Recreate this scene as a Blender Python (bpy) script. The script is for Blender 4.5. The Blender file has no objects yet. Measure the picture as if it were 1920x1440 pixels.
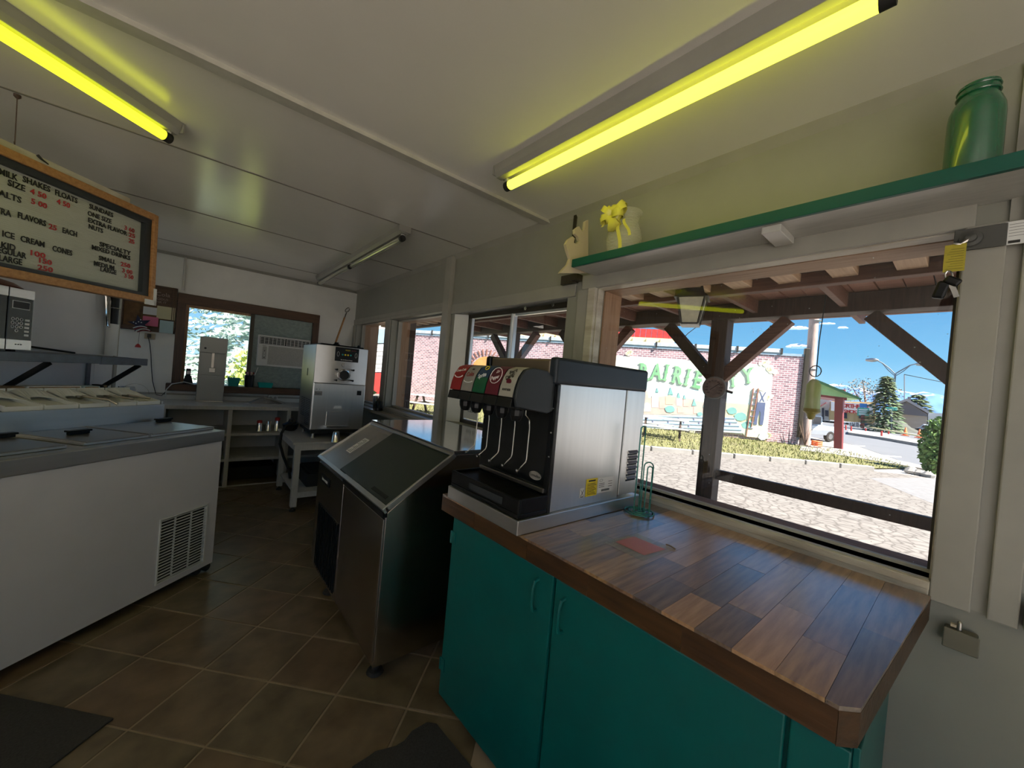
import bpy, math, random
from mathutils import Matrix, Vector, Quaternion
random.seed(7)
PI = math.pi
scene = bpy.context.scene
C = scene.collection

# ---------------------------------------------------------------- camera, sky, sun, exposure
EYE = Vector((0.0, 0.0, 1.5))
FPX = 719.484                      # focal length in pixels of the 1920 wide frame
CX = Vector((0.76399696, -0.63912083, 0.08850542))
CY = Vector((0.06176551, -0.06409653, -0.99603045))
CZ = Vector((0.6422567, 0.76643082, -0.00949393))
cam_d = bpy.data.cameras.new('camera'); cam = bpy.data.objects.new('camera', cam_d); C.objects.link(cam)
cam_d.sensor_width = 36.0; cam_d.lens = FPX / 1920 * 36.0
cam_d.clip_start = 0.05; cam_d.clip_end = 8000
cm = Matrix.Identity(4)
for i in range(3):
    cm[i][0] = CX[i]; cm[i][1] = -CY[i]; cm[i][2] = -CZ[i]; cm[i][3] = EYE[i]
cam.matrix_world = cm
scene.camera = cam

w = bpy.data.worlds.new('sky'); scene.world = w; w.use_nodes = True
nt = w.node_tree; nt.nodes.clear()
wo = nt.nodes.new('ShaderNodeOutputWorld'); bg = nt.nodes.new('ShaderNodeBackground')
tc = nt.nodes.new('ShaderNodeTexCoord'); sp = nt.nodes.new('ShaderNodeSeparateXYZ')
rp = nt.nodes.new('ShaderNodeValToRGB')
nt.links.new(tc.outputs['Generated'], sp.inputs[0]); nt.links.new(sp.outputs['Z'], rp.inputs[0])
nt.links.new(rp.outputs[0], bg.inputs[0]); nt.links.new(bg.outputs[0], wo.inputs[0])
cr = rp.color_ramp
cr.elements[0].position = 0.0; cr.elements[0].color = (0.36, 0.62, 0.80, 1)
cr.elements[1].position = 0.75; cr.elements[1].color = (0.05, 0.16, 0.42, 1)
e = cr.elements.new(0.10); e.color = (0.16, 0.42, 0.66, 1)
e = cr.elements.new(0.26); e.color = (0.065, 0.25, 0.54, 1)
SKY = 0.35
bg.inputs[1].default_value = SKY

sl = bpy.data.lights.new('sun', 'SUN'); so = bpy.data.objects.new('sun', sl); C.objects.link(so)
sl.energy = 4.5; sl.angle = math.radians(0.6); sl.color = (1.0, 0.93, 0.84)
sun_dir = Vector((0.10, -0.74, 0.86)).normalized()       # towards the sun
so.rotation_euler = sun_dir.to_track_quat('Z', 'Y').to_euler()
so.location = (0, 0, 30)

vs = scene.view_settings
vs.view_transform = 'Standard'; vs.look = 'None'; vs.gamma = 1.0; vs.use_curve_mapping = False
vs.exposure = 2.1
scene.cycles.max_bounces = 10; scene.cycles.diffuse_bounces = 6; scene.cycles.glossy_bounces = 5
scene.cycles.transparent_max_bounces = 16; scene.cycles.transmission_bounces = 6
scene.cycles.use_denoising = True
scene.cycles.sample_clamp_indirect = 6.0
scene.cycles.caustics_reflective = False; scene.cycles.caustics_refractive = False

# ---------------------------------------------------------------- a pixel of the 1920x1440 photograph to a point on a real plane
def ray(u, v):
    a = (u - 960) / FPX; b = (v - 720) / FPX
    return CX * a + CY * b + CZ
def onz(u, v, z): d = ray(u, v); return EYE + d * ((z - EYE.z) / d.z)
def onx(u, v, x): d = ray(u, v); return EYE + d * (x / d.x)
def ony(u, v, y): d = ray(u, v); return EYE + d * (y / d.y)
def onpl(u, v, p, n):
    d = ray(u, v); n = Vector(n); return EYE + d * ((Vector(p) - EYE).dot(n) / d.dot(n))

# ---------------------------------------------------------------- materials
M = {}
def mat(name, col, rough=0.5, metal=0.0, var=0.08, scale=6.0, bump=0.0, bscale=None, stretch=(1, 1, 1),
        coat=0.0, spec=0.5, col2=None, detail=4.0, alpha=1.0, trans=0.0, emit=None, estr=0.0, rvar=0.0, obj=False, sheen=0.0):
    m = bpy.data.materials.new(name); m.use_nodes = True
    n = m.node_tree; b = n.nodes['Principled BSDF']; L = n.links.new
    g = n.nodes.new('ShaderNodeTexCoord') if obj else n.nodes.new('ShaderNodeNewGeometry')
    src = g.outputs['Object'] if obj else g.outputs['Position']
    mp = n.nodes.new('ShaderNodeMapping'); L(src, mp.inputs[0]); mp.inputs['Scale'].default_value = stretch
    ns = n.nodes.new('ShaderNodeTexNoise'); L(mp.outputs[0], ns.inputs['Vector'])
    ns.inputs['Scale'].default_value = scale; ns.inputs['Detail'].default_value = detail
    mx = n.nodes.new('ShaderNodeMix'); mx.data_type = 'RGBA'
    c1 = tuple(max(0, c * (1 - var)) for c in col); c2 = tuple(min(1, c * (1 + var)) for c in (col2 or col))
    if col2: c1 = col; c2 = col2
    mx.inputs[6].default_value = (*c1, 1); mx.inputs[7].default_value = (*c2, 1)
    rmp = n.nodes.new('ShaderNodeMapRange'); rmp.inputs[1].default_value = 0.27; rmp.inputs[2].default_value = 0.73
    L(ns.outputs[0], rmp.inputs[0]); L(rmp.outputs[0], mx.inputs[0]); L(mx.outputs[2], b.inputs['Base Color'])
    b.inputs['Roughness'].default_value = rough; b.inputs['Metallic'].default_value = metal
    b.inputs['Specular IOR Level'].default_value = spec
    if rvar:
        rr = n.nodes.new('ShaderNodeMapRange'); L(ns.outputs[0], rr.inputs[0])
        rr.inputs[1].default_value = .3; rr.inputs[2].default_value = .7
        rr.inputs[3].default_value = max(0.02, rough - rvar); rr.inputs[4].default_value = rough + rvar
        L(rr.outputs[0], b.inputs['Roughness'])
    if coat: b.inputs['Coat Weight'].default_value = coat; b.inputs['Coat Roughness'].default_value = 0.25; b.inputs['Coat IOR'].default_value = 1.5 + 1.4 * coat
    if bump:
        n2 = n.nodes.new('ShaderNodeTexNoise'); L(mp.outputs[0], n2.inputs['Vector'])
        n2.inputs['Scale'].default_value = bscale or scale * 4; n2.inputs['Detail'].default_value = 5
        bp = n.nodes.new('ShaderNodeBump'); bp.inputs['Strength'].default_value = bump; bp.inputs['Distance'].default_value = 0.01
        L(n2.outputs[0], bp.inputs['Height']); L(bp.outputs[0], b.inputs['Normal'])
    if trans: b.inputs['Transmission Weight'].default_value = trans
    if alpha < 1: b.inputs['Alpha'].default_value = alpha
    if emit: b.inputs['Emission Color'].default_value = (*emit, 1); b.inputs['Emission Strength'].default_value = estr
    M[name] = m; return m
def wood(name, ca, cb, axis='x', scale=3.0, rough=0.5, coat=0.0, bump=0.15, stretch=14):
    st = {'x': (1, stretch, stretch), 'y': (stretch, 1, stretch), 'z': (stretch, stretch, 1)}[axis]
    return mat(name, ca, rough=rough, col2=cb, scale=scale, stretch=st, bump=bump, bscale=scale * 2, coat=coat, detail=8)
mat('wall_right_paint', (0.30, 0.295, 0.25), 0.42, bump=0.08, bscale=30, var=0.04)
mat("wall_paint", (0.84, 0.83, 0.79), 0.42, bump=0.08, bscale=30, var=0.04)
mat('box_beige', (0.17, 0.155, 0.11), 0.5, var=.08)
mat('seam_grey', (0.22, 0.20, 0.17), 0.6)
mat('batten_paint', (0.50, 0.48, 0.42), 0.4, var=.12, scale=12)
mat('trim_paint', (0.36, 0.345, 0.30), 0.38, bump=0.12, bscale=18, var=0.07)
mat('worn_paint', (0.70, 0.67, 0.58), 0.45, col2=(0.42, 0.36, 0.27), scale=9, bump=0.4, bscale=40, stretch=(1, .35, 2))
mat('ceiling_paint', (0.82, 0.79, 0.73), 0.2, bump=0.14, bscale=7, var=0.03, scale=2)
mat('white_board', (0.84, 0.84, 0.85), 0.4, var=0.05, scale=4, bump=0.03)
mat('grout', (0.30, 0.24, 0.17), 0.8, var=0.2)
for k, (a, b_) in enumerate([((0.095, 0.066, 0.038), (0.21, 0.155, 0.095)), ((0.082, 0.062, 0.037), (0.19, 0.15, 0.092)), ((0.11, 0.074, 0.043), (0.20, 0.14, 0.085))]):
    mat('tile_%s' % 'abc'[k], a, 0.33, col2=b_, scale=7, bump=0.15, bscale=16, detail=6)
mat('bounce_walk_pale', (0.66, 0.64, 0.60), 0.8, var=0.05)  # pale tone for the ground strip added to bounce light indoors
mat('bounce_floor_pale', (0.82, 0.79, 0.74), 0.4, var=0.04)  # pale tone for the added floor that bounces sun into the room
mat('teal_paint', (0.0, 0.105, 0.098), 0.38, var=0.10, scale=5, bump=0.06, bscale=25)
mat('teal_dark', (0.0, 0.12, 0.115), 0.38, var=0.10)
mat('fixture_paint', (0.30, 0.29, 0.26), .35, var=.06)
mat('shelf_green', (0.0, 0.085, 0.062), 0.4, var=0.06)
mat('white_gloss', (0.60, 0.58, 0.54), 0.3, var=0.05)
mat('shelf_white', (0.50, 0.49, 0.46), 0.3, var=0.09, scale=10, stretch=(8, 1, 1))
mat('freezer_white', (0.62, 0.61, 0.63), 0.35, var=0.03)
mat('steel', (0.70, 0.69, 0.67), 0.33, 1.0, var=0.04, scale=3, stretch=(12, 12, .5))
mat('steel_h', (0.64, 0.63, 0.62), 0.36, 1.0, var=0.05, scale=3, stretch=(1, 1, 12))
mat('steel_polish', (0.66, 0.66, 0.66), 0.10, 1.0, var=0.04)
mat('steel_dark', (0.44, 0.41, 0.38), 0.24, 1.0, var=0.05)
mat('steel_soft', (0.42, 0.40, 0.38), 0.34, 1.0, var=0.06)
mat('chrome', (0.8, 0.8, 0.8), 0.08, 1.0, var=0.02)
mat('aluminium', (0.7, 0.7, 0.7), 0.3, 1.0, var=0.05)
mat('bronze_frame', (0.055, 0.045, 0.03), 0.35, 0.4, var=0.1)
mat('black_plastic', (0.006, 0.006, 0.007), 0.36, var=0.1, spec=.3)
mat('black_matte', (0.01, 0.01, 0.01), 0.7, var=0.1)
mat('black_panel', (0.009, 0.0095, 0.010), 0.24, var=0.1, spec=.4)
mat('navy_plastic', (0.020, 0.027, 0.036), 0.42, var=0.06, spec=.35)
mat('grey_plastic', (0.035, 0.040, 0.045), 0.42, var=0.05, spec=.35)
mat('reflect_tint_cover', (0.26, 0.20, 0.14), 0.35, .7, var=.06)  # steel cover with the brown of a reflection put into its colour
mat('strap_metal', (0.10, 0.098, 0.09), 0.5, .4, var=.15)
mat('dark_green_lid', (0.018, 0.028, 0.020), 0.35, var=0.1)
mat('rubber', (0.015, 0.014, 0.013), 0.8, var=0.1)
mat('mat_grey', (0.035, 0.033, 0.032), 0.9, var=0.25, scale=120, bump=0.3, bscale=200)
wood('oak', (0.36, 0.16, 0.05), (0.55, 0.29, 0.11), 'x', 5, 0.45)
wood('dark_frame', (0.055, 0.025, 0.012), (0.12, 0.055, 0.025), 'x', 5, 0.45)
wood('dark_frame_z', (0.05, 0.024, 0.012), (0.11, 0.05, 0.024), 'z', 5, 0.45)
for nm, a, b_ in [('plank_tan', (0.34, 0.17, 0.075), (0.62, 0.36, 0.19)), ('plank_brown', (0.12, 0.06, 0.034), (0.34, 0.19, 0.11)),
                  ('plank_dark', (0.06, 0.038, 0.03), (0.22, 0.14, 0.10)), ('plank_gold', (0.52, 0.30, 0.13), (0.22, 0.11, 0.045))]:
    wood(nm, a, b_, 'x', 7, 0.34, coat=1.0, bump=0.06, stretch=10)
for nm, a, b_ in [('edge_tan', (0.10, 0.045, 0.014), (0.035, 0.016, 0.006)), ('edge_dark', (0.035, 0.016, 0.007), (0.09, 0.04, 0.014))]:
    wood(nm, a, b_, 'y', 4, 0.4, bump=0.15, stretch=9)
wood('porch_brown', (0.13, 0.055, 0.038), (0.24, 0.12, 0.08), 'y', 5, 0.65)
wood('porch_post', (0.045, 0.026, 0.02), (0.10, 0.058, 0.04), 'z', 5, 0.65)
wood('rafter_light', (0.62, 0.40, 0.24), (0.85, 0.62, 0.42), 'x', 5, 0.6)
wood('casing_tan', (0.30, 0.16, 0.08), (0.46, 0.28, 0.16), 'z', 5, 0.6)
wood('casing_tan_y', (0.32, 0.19, 0.11), (0.46, 0.30, 0.19), 'y', 5, 0.6)
wood('sheathing', (0.26, 0.11, 0.075), (0.50, 0.28, 0.20), 'y', 5, 0.7)
wood('pole_wood', (0.30, 0.22, 0.19), (0.50, 0.40, 0.36), 'z', 4, 0.8)
mat('red_paint', (0.42, 0.035, 0.03), 0.5, var=0.15)
mat('red_trim', (0.17, 0.028, 0.028), 0.5, var=0.2)
mat('green_roof', (0.26, 0.48, 0.24), 0.5, var=0.1)
mat('green_roof_dark', (0.05, 0.16, 0.07), 0.5, var=0.15)
mat('asphalt_light', (0.52, 0.48, 0.43), 0.9, var=0.2, scale=3)
mat('gravel_pale', (0.20, 0.20, 0.20), 0.95, var=0.15, scale=8)
mat('road', (0.15, 0.16, 0.175), 0.85, var=0.08, scale=.7, bump=0.1)
mat('concrete', (0.28, 0.27, 0.25), 0.9, var=0.15, scale=3, bump=0.4, bscale=20)
mat('road_line', (0.8, 0.8, 0.78), 0.7, var=0.05)
mat('soil', (0.13, 0.12, 0.05), 0.95, col2=(0.18, 0.18, 0.07), scale=1.2)
mat('grass_blade', (0.16, 0.20, 0.05), 0.7, col2=(0.32, 0.29, 0.12), scale=1.5)
mat('spruce', (0.22, 0.36, 0.33), 0.7, col2=(0.62, 0.75, 0.70), scale=3.5)
mat('yellow_leaf', (0.62, 0.68, 0.16), 0.7, col2=(0.40, 0.52, 0.16), scale=2.5)
mat('pine_green', (0.09, 0.16, 0.08), 0.8, col2=(0.20, 0.25, 0.12), scale=.7)
mat('bush_green', (0.06, 0.15, 0.03), 0.8, col2=(0.16, 0.26, 0.06), scale=4)
mat('bare_twig', (0.26, 0.23, 0.19), 0.9, var=0.2)
mat('bark', (0.14, 0.09, 0.06), 0.9, var=0.3, scale=8)
mat('cloud_white', (0.95, 0.95, 0.97), 1.0, var=0.01)
mat('coping', (0.50, 0.55, 0.60), 0.5, 0.2, var=0.15)
mat('cream', (0.80, 0.70, 0.38), 0.7, var=0.06)
mat('siding_white', (0.66, 0.66, 0.64), 0.6, var=0.04)
mat('blue_grey', (0.25, 0.36, 0.45), 0.6, var=0.1)
mat('copper_dark', (0.05, 0.045, 0.04), 0.5, 0.5, var=0.3)
mat('lantern_glass', (0.60, 0.58, 0.42), 0.3, var=0.15, scale=20, bump=0.4, bscale=40)
mat('yellow_bag', (0.62, 0.74, 0.26), 0.3, var=0.1, alpha=.8)
mat('yellow_bag_dark', (0.36, 0.30, 0.03), 0.3, var=0.1)
mat('rust', (0.33, 0.24, 0.20), 0.55, var=0.25, scale=18)
mat('rust_dark', (0.10, 0.06, 0.05), 0.6, var=0.2)
mat('paper_white', (0.75, 0.74, 0.72), 0.7, var=0.04)
mat('paper_yellow', (0.62, 0.56, 0.34), 0.7, var=0.04)
mat('paper_blue', (0.42, 0.55, 0.56), 0.7, var=0.04)
mat('paper_pink', (0.75, 0.17, 0.28), 0.6, var=0.05)
mat('plastic_film', (0.55, 0.55, 0.55), 0.12, var=0.03, alpha=0.18)
mat('kraft', (0.33, 0.20, 0.10), 0.7, var=0.1)
mat('ink_black', (0.015, 0.013, 0.012), 0.6, var=0.1)
mat('ink_red', (0.50, 0.03, 0.03), 0.5, var=0.1)
mat('menu_felt', (0.62, 0.63, 0.55), 0.6, var=0.03, bump=0.5, bscale=60, stretch=(.15, .15, 14))
mat('label_red', (0.26, 0.010, 0.010), 0.35, var=0.05)
mat('label_maroon', (0.12, 0.006, 0.02), 0.35, var=0.05)
mat('label_silver', (0.27, 0.25, 0.22), 0.4, var=0.08, scale=40)
mat('label_white', (0.38, 0.36, 0.30), 0.4, var=0.04)
mat('label_blue', (0.01, 0.04, 0.10), 0.35, var=0.1)
mat('label_green', (0.0, 0.09, 0.035), 0.35, var=0.1)
mat('print_white', (0.8, 0.8, 0.78), 0.4, var=0.02)
mat('print_green', (0.16, 0.42, 0.20), 0.6, col2=(0.32, 0.55, 0.34), scale=2)
mat('sticker_yellow', (0.80, 0.62, 0.02), 0.4, var=0.05)
mat('tag_yellow', (0.46, 0.38, 0.03), 0.4, var=0.12, scale=5, stretch=(1, 1, 30))
mat('ribbon', (0.70, 0.64, 0.10), 0.25, var=0.12, alpha=.93, sheen=.3)
mat('glass_ribbed', (0.75, 0.72, 0.60), 0.12, var=0.05, alpha=0.30)
mat('green_jar', (0.004, 0.11, 0.045), 0.06, var=0.04, coat=0.5)
mat('cable_black', (0.008, 0.008, 0.008), 0.45, var=0.1)
mat('cable_white', (0.6, 0.6, 0.58), 0.45, var=0.1)
mat('teal_wire', (0.05, 0.26, 0.22), 0.35, 0.3, var=0.2, scale=20)
mat('turquoise', (0.0, 0.36, 0.34), 0.4, var=0.08)
mat('turquoise_sea', (0.05, 0.55, 0.58), 0.6, var=0.08)
mat('panel_glass', (0.20, 0.25, 0.235), 0.35, col2=(0.29, 0.35, 0.32), scale=26, bump=0.6, bscale=60, stretch=(1, 1, 1.6))
mat('ac_white', (0.70, 0.70, 0.68), 0.4, var=0.02)
mat('ac_grille', (0.42, 0.41, 0.38), 0.5, var=0.2, scale=90, stretch=(1, 1, 2))
mat('steel_face', (0.30, 0.29, 0.27), 0.45, 0.85, var=0.05, scale=2)
mat('grey_shelf', (0.10, 0.125, 0.16), 0.4, var=0.25, scale=15)
mat('red_dish', (0.14, 0.03, 0.015), 0.3, var=0.1)
mat('pan_plastic', (0.80, 0.79, 0.74), 0.3, var=0.04)
mat('flag_navy', (0.015, 0.015, 0.05), 0.5, var=0.1)
mat('flag_red', (0.30, 0.03, 0.03), 0.5, var=0.1)
mat('beige_wood', (0.55, 0.46, 0.32), 0.5, var=0.08)
mat('cork', (0.16, 0.08, 0.03), 0.8, var=0.25, scale=30)
mat('hazy_snow_rock', (0.5, 0.5, 0.5), 0.9)
mat('sign_green', (0.05, 0.42, 0.33), 0.4, var=0.05)
mat('sign_blue', (0.03, 0.22, 0.60), 0.4, var=0.05)
mat('truck_blue', (0.42, 0.52, 0.62), 0.3, 0.2, var=0.05)
mat('truck_grey', (0.24, 0.27, 0.31), 0.35, 0.2, var=0.05)
mat('car_glass', (0.02, 0.03, 0.05), 0.08, var=0.1)
mat('suv_silver', (0.55, 0.62, 0.68), 0.3, 0.3, var=0.05)
mat('orange', (0.85, 0.16, 0.04), 0.5, var=0.08)
mat('gravel_mound', (0.085, 0.09, 0.075), 0.95, var=0.25, scale=.8, bump=0.5, bscale=2)
mat('barn_tan', (0.42, 0.36, 0.30), 0.85, var=0.1, scale=.6, stretch=(1, 1, 6))
mat('barn_grey', (0.14, 0.14, 0.16), 0.8, var=0.15, scale=.6)
mat('roof_grey', (0.40, 0.38, 0.38), 0.8, var=0.1, scale=.5)
mat('log_wood', (0.42, 0.27, 0.11), 0.7, col2=(0.62, 0.43, 0.20), scale=1.2, stretch=(2, 2, .2))
mat('stucco', (0.52, 0.50, 0.45), 0.8, var=0.06)
mat('lamp_pole', (0.22, 0.26, 0.30), 0.5, 0.5, var=0.05)
for nm, c in dict(mural_cream=(0.82, 0.84, 0.74), mural_sky=(0.60, 0.82, 0.82), mural_edge=(0.80, 0.78, 0.56), mural_pink=(0.66, 0.48, 0.42),
                  mural_tan=(0.74, 0.66, 0.42), mural_teal=(0.22, 0.46, 0.44), mural_blue=(0.36, 0.52, 0.78), mural_stone=(0.60, 0.66, 0.74),
                  mural_line=(0.22, 0.22, 0.34), mural_denim=(0.10, 0.13, 0.24), mural_brown=(0.32, 0.15, 0.11), arch_orange=(0.62, 0.30, 0.10), arch_blue=(0.07, 0.30, 0.60)).items():
    mat(nm, c, 0.85, var=0.10, scale=3)

def emission_tube(name, col, s):
    m = bpy.data.materials.new(name); m.use_nodes = True; n = m.node_tree; b = n.nodes['Principled BSDF']
    ns = n.nodes.new('ShaderNodeTexNoise'); ns.inputs['Scale'].default_value = 1.5
    mx = n.nodes.new('ShaderNodeMix'); mx.data_type = 'RGBA'
    mx.inputs[6].default_value = (*col, 1); mx.inputs[7].default_value = (*[min(1, c * 1.06) for c in col], 1)
    n.links.new(ns.outputs[0], mx.inputs[0]); n.links.new(mx.outputs[2], b.inputs['Emission Color'])
    b.inputs['Base Color'].default_value = (*col, 1); b.inputs['Emission Strength'].default_value = s
    b.inputs['Roughness'].default_value = .3
    M[name] = m
emission_tube('tube_yellow', (0.90, 1.0, 0.02), 0.65)
emission_tube('tube_pale', (0.84, 0.86, 0.05), 1.0)
mat('tube_off', (0.55, 0.54, 0.46), 0.15, 0.55, var=0.03)

def glass_mat(name, tint=(1, 1, 1), f0=1.45, dust=0.0):
    m = bpy.data.materials.new(name); m.use_nodes = True; n = m.node_tree; n.nodes.clear(); L = n.links.new
    o = n.nodes.new('ShaderNodeOutputMaterial'); mx = n.nodes.new('ShaderNodeMixShader')
    t = n.nodes.new('ShaderNodeBsdfTransparent'); t.inputs[0].default_value = (*tint, 1)
    g = n.nodes.new('ShaderNodeBsdfGlossy'); g.inputs['Roughness'].default_value = 0.0
    fr = n.nodes.new('ShaderNodeFresnel'); fr.inputs[0].default_value = f0
    geo = n.nodes.new('ShaderNodeNewGeometry'); bf = n.nodes.new('ShaderNodeMath'); bf.operation = 'MULTIPLY'
    sb = n.nodes.new('ShaderNodeMath'); sb.operation = 'MULTIPLY_ADD'; sb.inputs[1].default_value = -1.9; sb.inputs[2].default_value = 1.9
    L(geo.outputs['Backfacing'], sb.inputs[0]); sb.use_clamp = False
    L(fr.outputs[0], bf.inputs[0]); L(sb.outputs[0], bf.inputs[1]); bf.use_clamp = True      # one reflection per pane, none on its inner face
    L(bf.outputs[0], mx.inputs[0]); L(t.outputs[0], mx.inputs[1]); L(g.outputs[0], mx.inputs[2])
    out = mx
    if dust:
        d = n.nodes.new('ShaderNodeBsdfDiffuse'); d.inputs[0].default_value = (.9, .9, .9, 1)
        vo = n.nodes.new('ShaderNodeTexVoronoi'); vo.inputs['Scale'].default_value = 22
        L(geo.outputs['Position'], vo.inputs['Vector'])
        lt = n.nodes.new('ShaderNodeMath'); lt.operation = 'LESS_THAN'; lt.inputs[1].default_value = 0.045
        L(vo.outputs['Distance'], lt.inputs[0])
        ml = n.nodes.new('ShaderNodeMath'); ml.operation = 'MULTIPLY'; ml.inputs[1].default_value = dust
        L(lt.outputs[0], ml.inputs[0])
        m2 = n.nodes.new('ShaderNodeMixShader'); L(ml.outputs[0], m2.inputs[0]); L(mx.outputs[0], m2.inputs[1]); L(d.outputs[0], m2.inputs[2])
        out = m2
    L(out.outputs[0], o.inputs[0]); M[name] = m
glass_mat('window_glass', dust=0.55)
glass_mat('pane_glass')

def brick_mat(name, c1, c2, mort, bw, bh, swap=False):
    m = bpy.data.materials.new(name); m.use_nodes = True; n = m.node_tree; b = n.nodes['Principled BSDF']; L = n.links.new
    t = n.nodes.new('ShaderNodeTexCoord'); s = n.nodes.new('ShaderNodeSeparateXYZ'); c = n.nodes.new('ShaderNodeCombineXYZ')
    L(t.outputs['Object'], s.inputs[0]); L(s.outputs[0], c.inputs[0]); L(s.outputs[2], c.inputs[1])
    k = n.nodes.new('ShaderNodeTexBrick'); L(c.outputs[0], k.inputs['Vector'])
    k.inputs['Scale'].default_value = 1; k.inputs['Brick Width'].default_value = bw; k.inputs['Row Height'].default_value = bh
    k.inputs['Mortar Size'].default_value = bh * .13; k.inputs['Mortar Smooth'].default_value = .2
    k.inputs['Color1'].default_value = (*c1, 1); k.inputs['Color2'].default_value = (*c2, 1); k.inputs['Mortar'].default_value = (*mort, 1)
    k.inputs['Bias'].default_value = -.15
    L(k.outputs[0], b.inputs['Base Color']); b.inputs['Roughness'].default_value = .9
    bp = n.nodes.new('ShaderNodeBump'); bp.inputs['Strength'].default_value = .5; bp.inputs['Distance'].default_value = .02; bp.invert = True
    L(k.outputs['Fac'], bp.inputs['Height']); L(bp.outputs[0], b.inputs['Normal'])
    M[name] = m
brick_mat('brick', (0.42, 0.25, 0.28), (0.16, 0.09, 0.12), (0.68, 0.62, 0.63), 0.21, 0.088)

def crack_mat(name, base, dark):
    m = bpy.data.materials.new(name); m.use_nodes = True; n = m.node_tree; b = n.nodes['Principled BSDF']; L = n.links.new
    g = n.nodes.new('ShaderNodeNewGeometry'); nz = n.nodes.new('ShaderNodeTexNoise'); nz.inputs['Scale'].default_value = 2.2
    L(g.outputs['Position'], nz.inputs['Vector'])
    ad = n.nodes.new('ShaderNodeMix'); ad.data_type = 'VECTOR'; ad.inputs[0].default_value = .25
    L(g.outputs['Position'], ad.inputs[4]); L(nz.outputs['Color'], ad.inputs[5])
    v = n.nodes.new('ShaderNodeTexVoronoi'); v.feature = 'DISTANCE_TO_EDGE'; v.inputs['Scale'].default_value = 8.0; L(ad.outputs[1], v.inputs['Vector'])
    r = n.nodes.new('ShaderNodeMapRange'); r.inputs[1].default_value = .0; r.inputs[2].default_value = .13; L(v.outputs[0], r.inputs[0])
    n3 = n.nodes.new('ShaderNodeTexNoise'); n3.inputs['Scale'].default_value = 5; n3.inputs['Detail'].default_value = 9; L(g.outputs['Position'], n3.inputs['Vector'])
    mb = n.nodes.new('ShaderNodeMix'); mb.data_type = 'RGBA'; mb.inputs[6].default_value = (*[c * .66 for c in base], 1); mb.inputs[7].default_value = (*[min(1, c * 1.3) for c in base], 1)
    L(n3.outputs[0], mb.inputs[0])
    mx = n.nodes.new('ShaderNodeMix'); mx.data_type = 'RGBA'; mx.inputs[6].default_value = (*dark, 1); L(mb.outputs[2], mx.inputs[7]); L(r.outputs[0], mx.inputs[0])
    L(mx.outputs[2], b.inputs['Base Color']); b.inputs['Roughness'].default_value = .95
    M[name] = m
crack_mat('cracked_asphalt', (0.215, 0.20, 0.18), (0.10, 0.09, 0.08))

def snow_mat():
    m = M['hazy_snow_rock']; n = m.node_tree; b = n.nodes['Principled BSDF']; L = n.links.new
    g = n.nodes.new('ShaderNodeNewGeometry'); s = n.nodes.new('ShaderNodeSeparateXYZ'); L(g.outputs['Position'], s.inputs[0])
    nz = n.nodes.new('ShaderNodeTexNoise'); nz.inputs['Scale'].default_value = .011; nz.inputs['Detail'].default_value = 8; L(g.outputs['Position'], nz.inputs['Vector'])
    mm = n.nodes.new('ShaderNodeMath'); mm.operation = 'MULTIPLY_ADD'; mm.inputs[1].default_value = 130; L(nz.outputs[0], mm.inputs[0]); L(s.outputs[2], mm.inputs[2])
    r = n.nodes.new('ShaderNodeMapRange'); r.inputs[1].default_value = 168; r.inputs[2].default_value = 180; L(mm.outputs[0], r.inputs[0])
    mx = n.nodes.new('ShaderNodeMix'); mx.data_type = 'RGBA'; mx.inputs[6].default_value = (0.07, 0.17, 0.42, 1); mx.inputs[7].default_value = (0.78, 0.86, 0.98, 1)  # the rock blue is distance haze put into the colour
    L(r.outputs[0], mx.inputs[0]); L(mx.outputs[2], b.inputs['Base Color'])
snow_mat()

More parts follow.
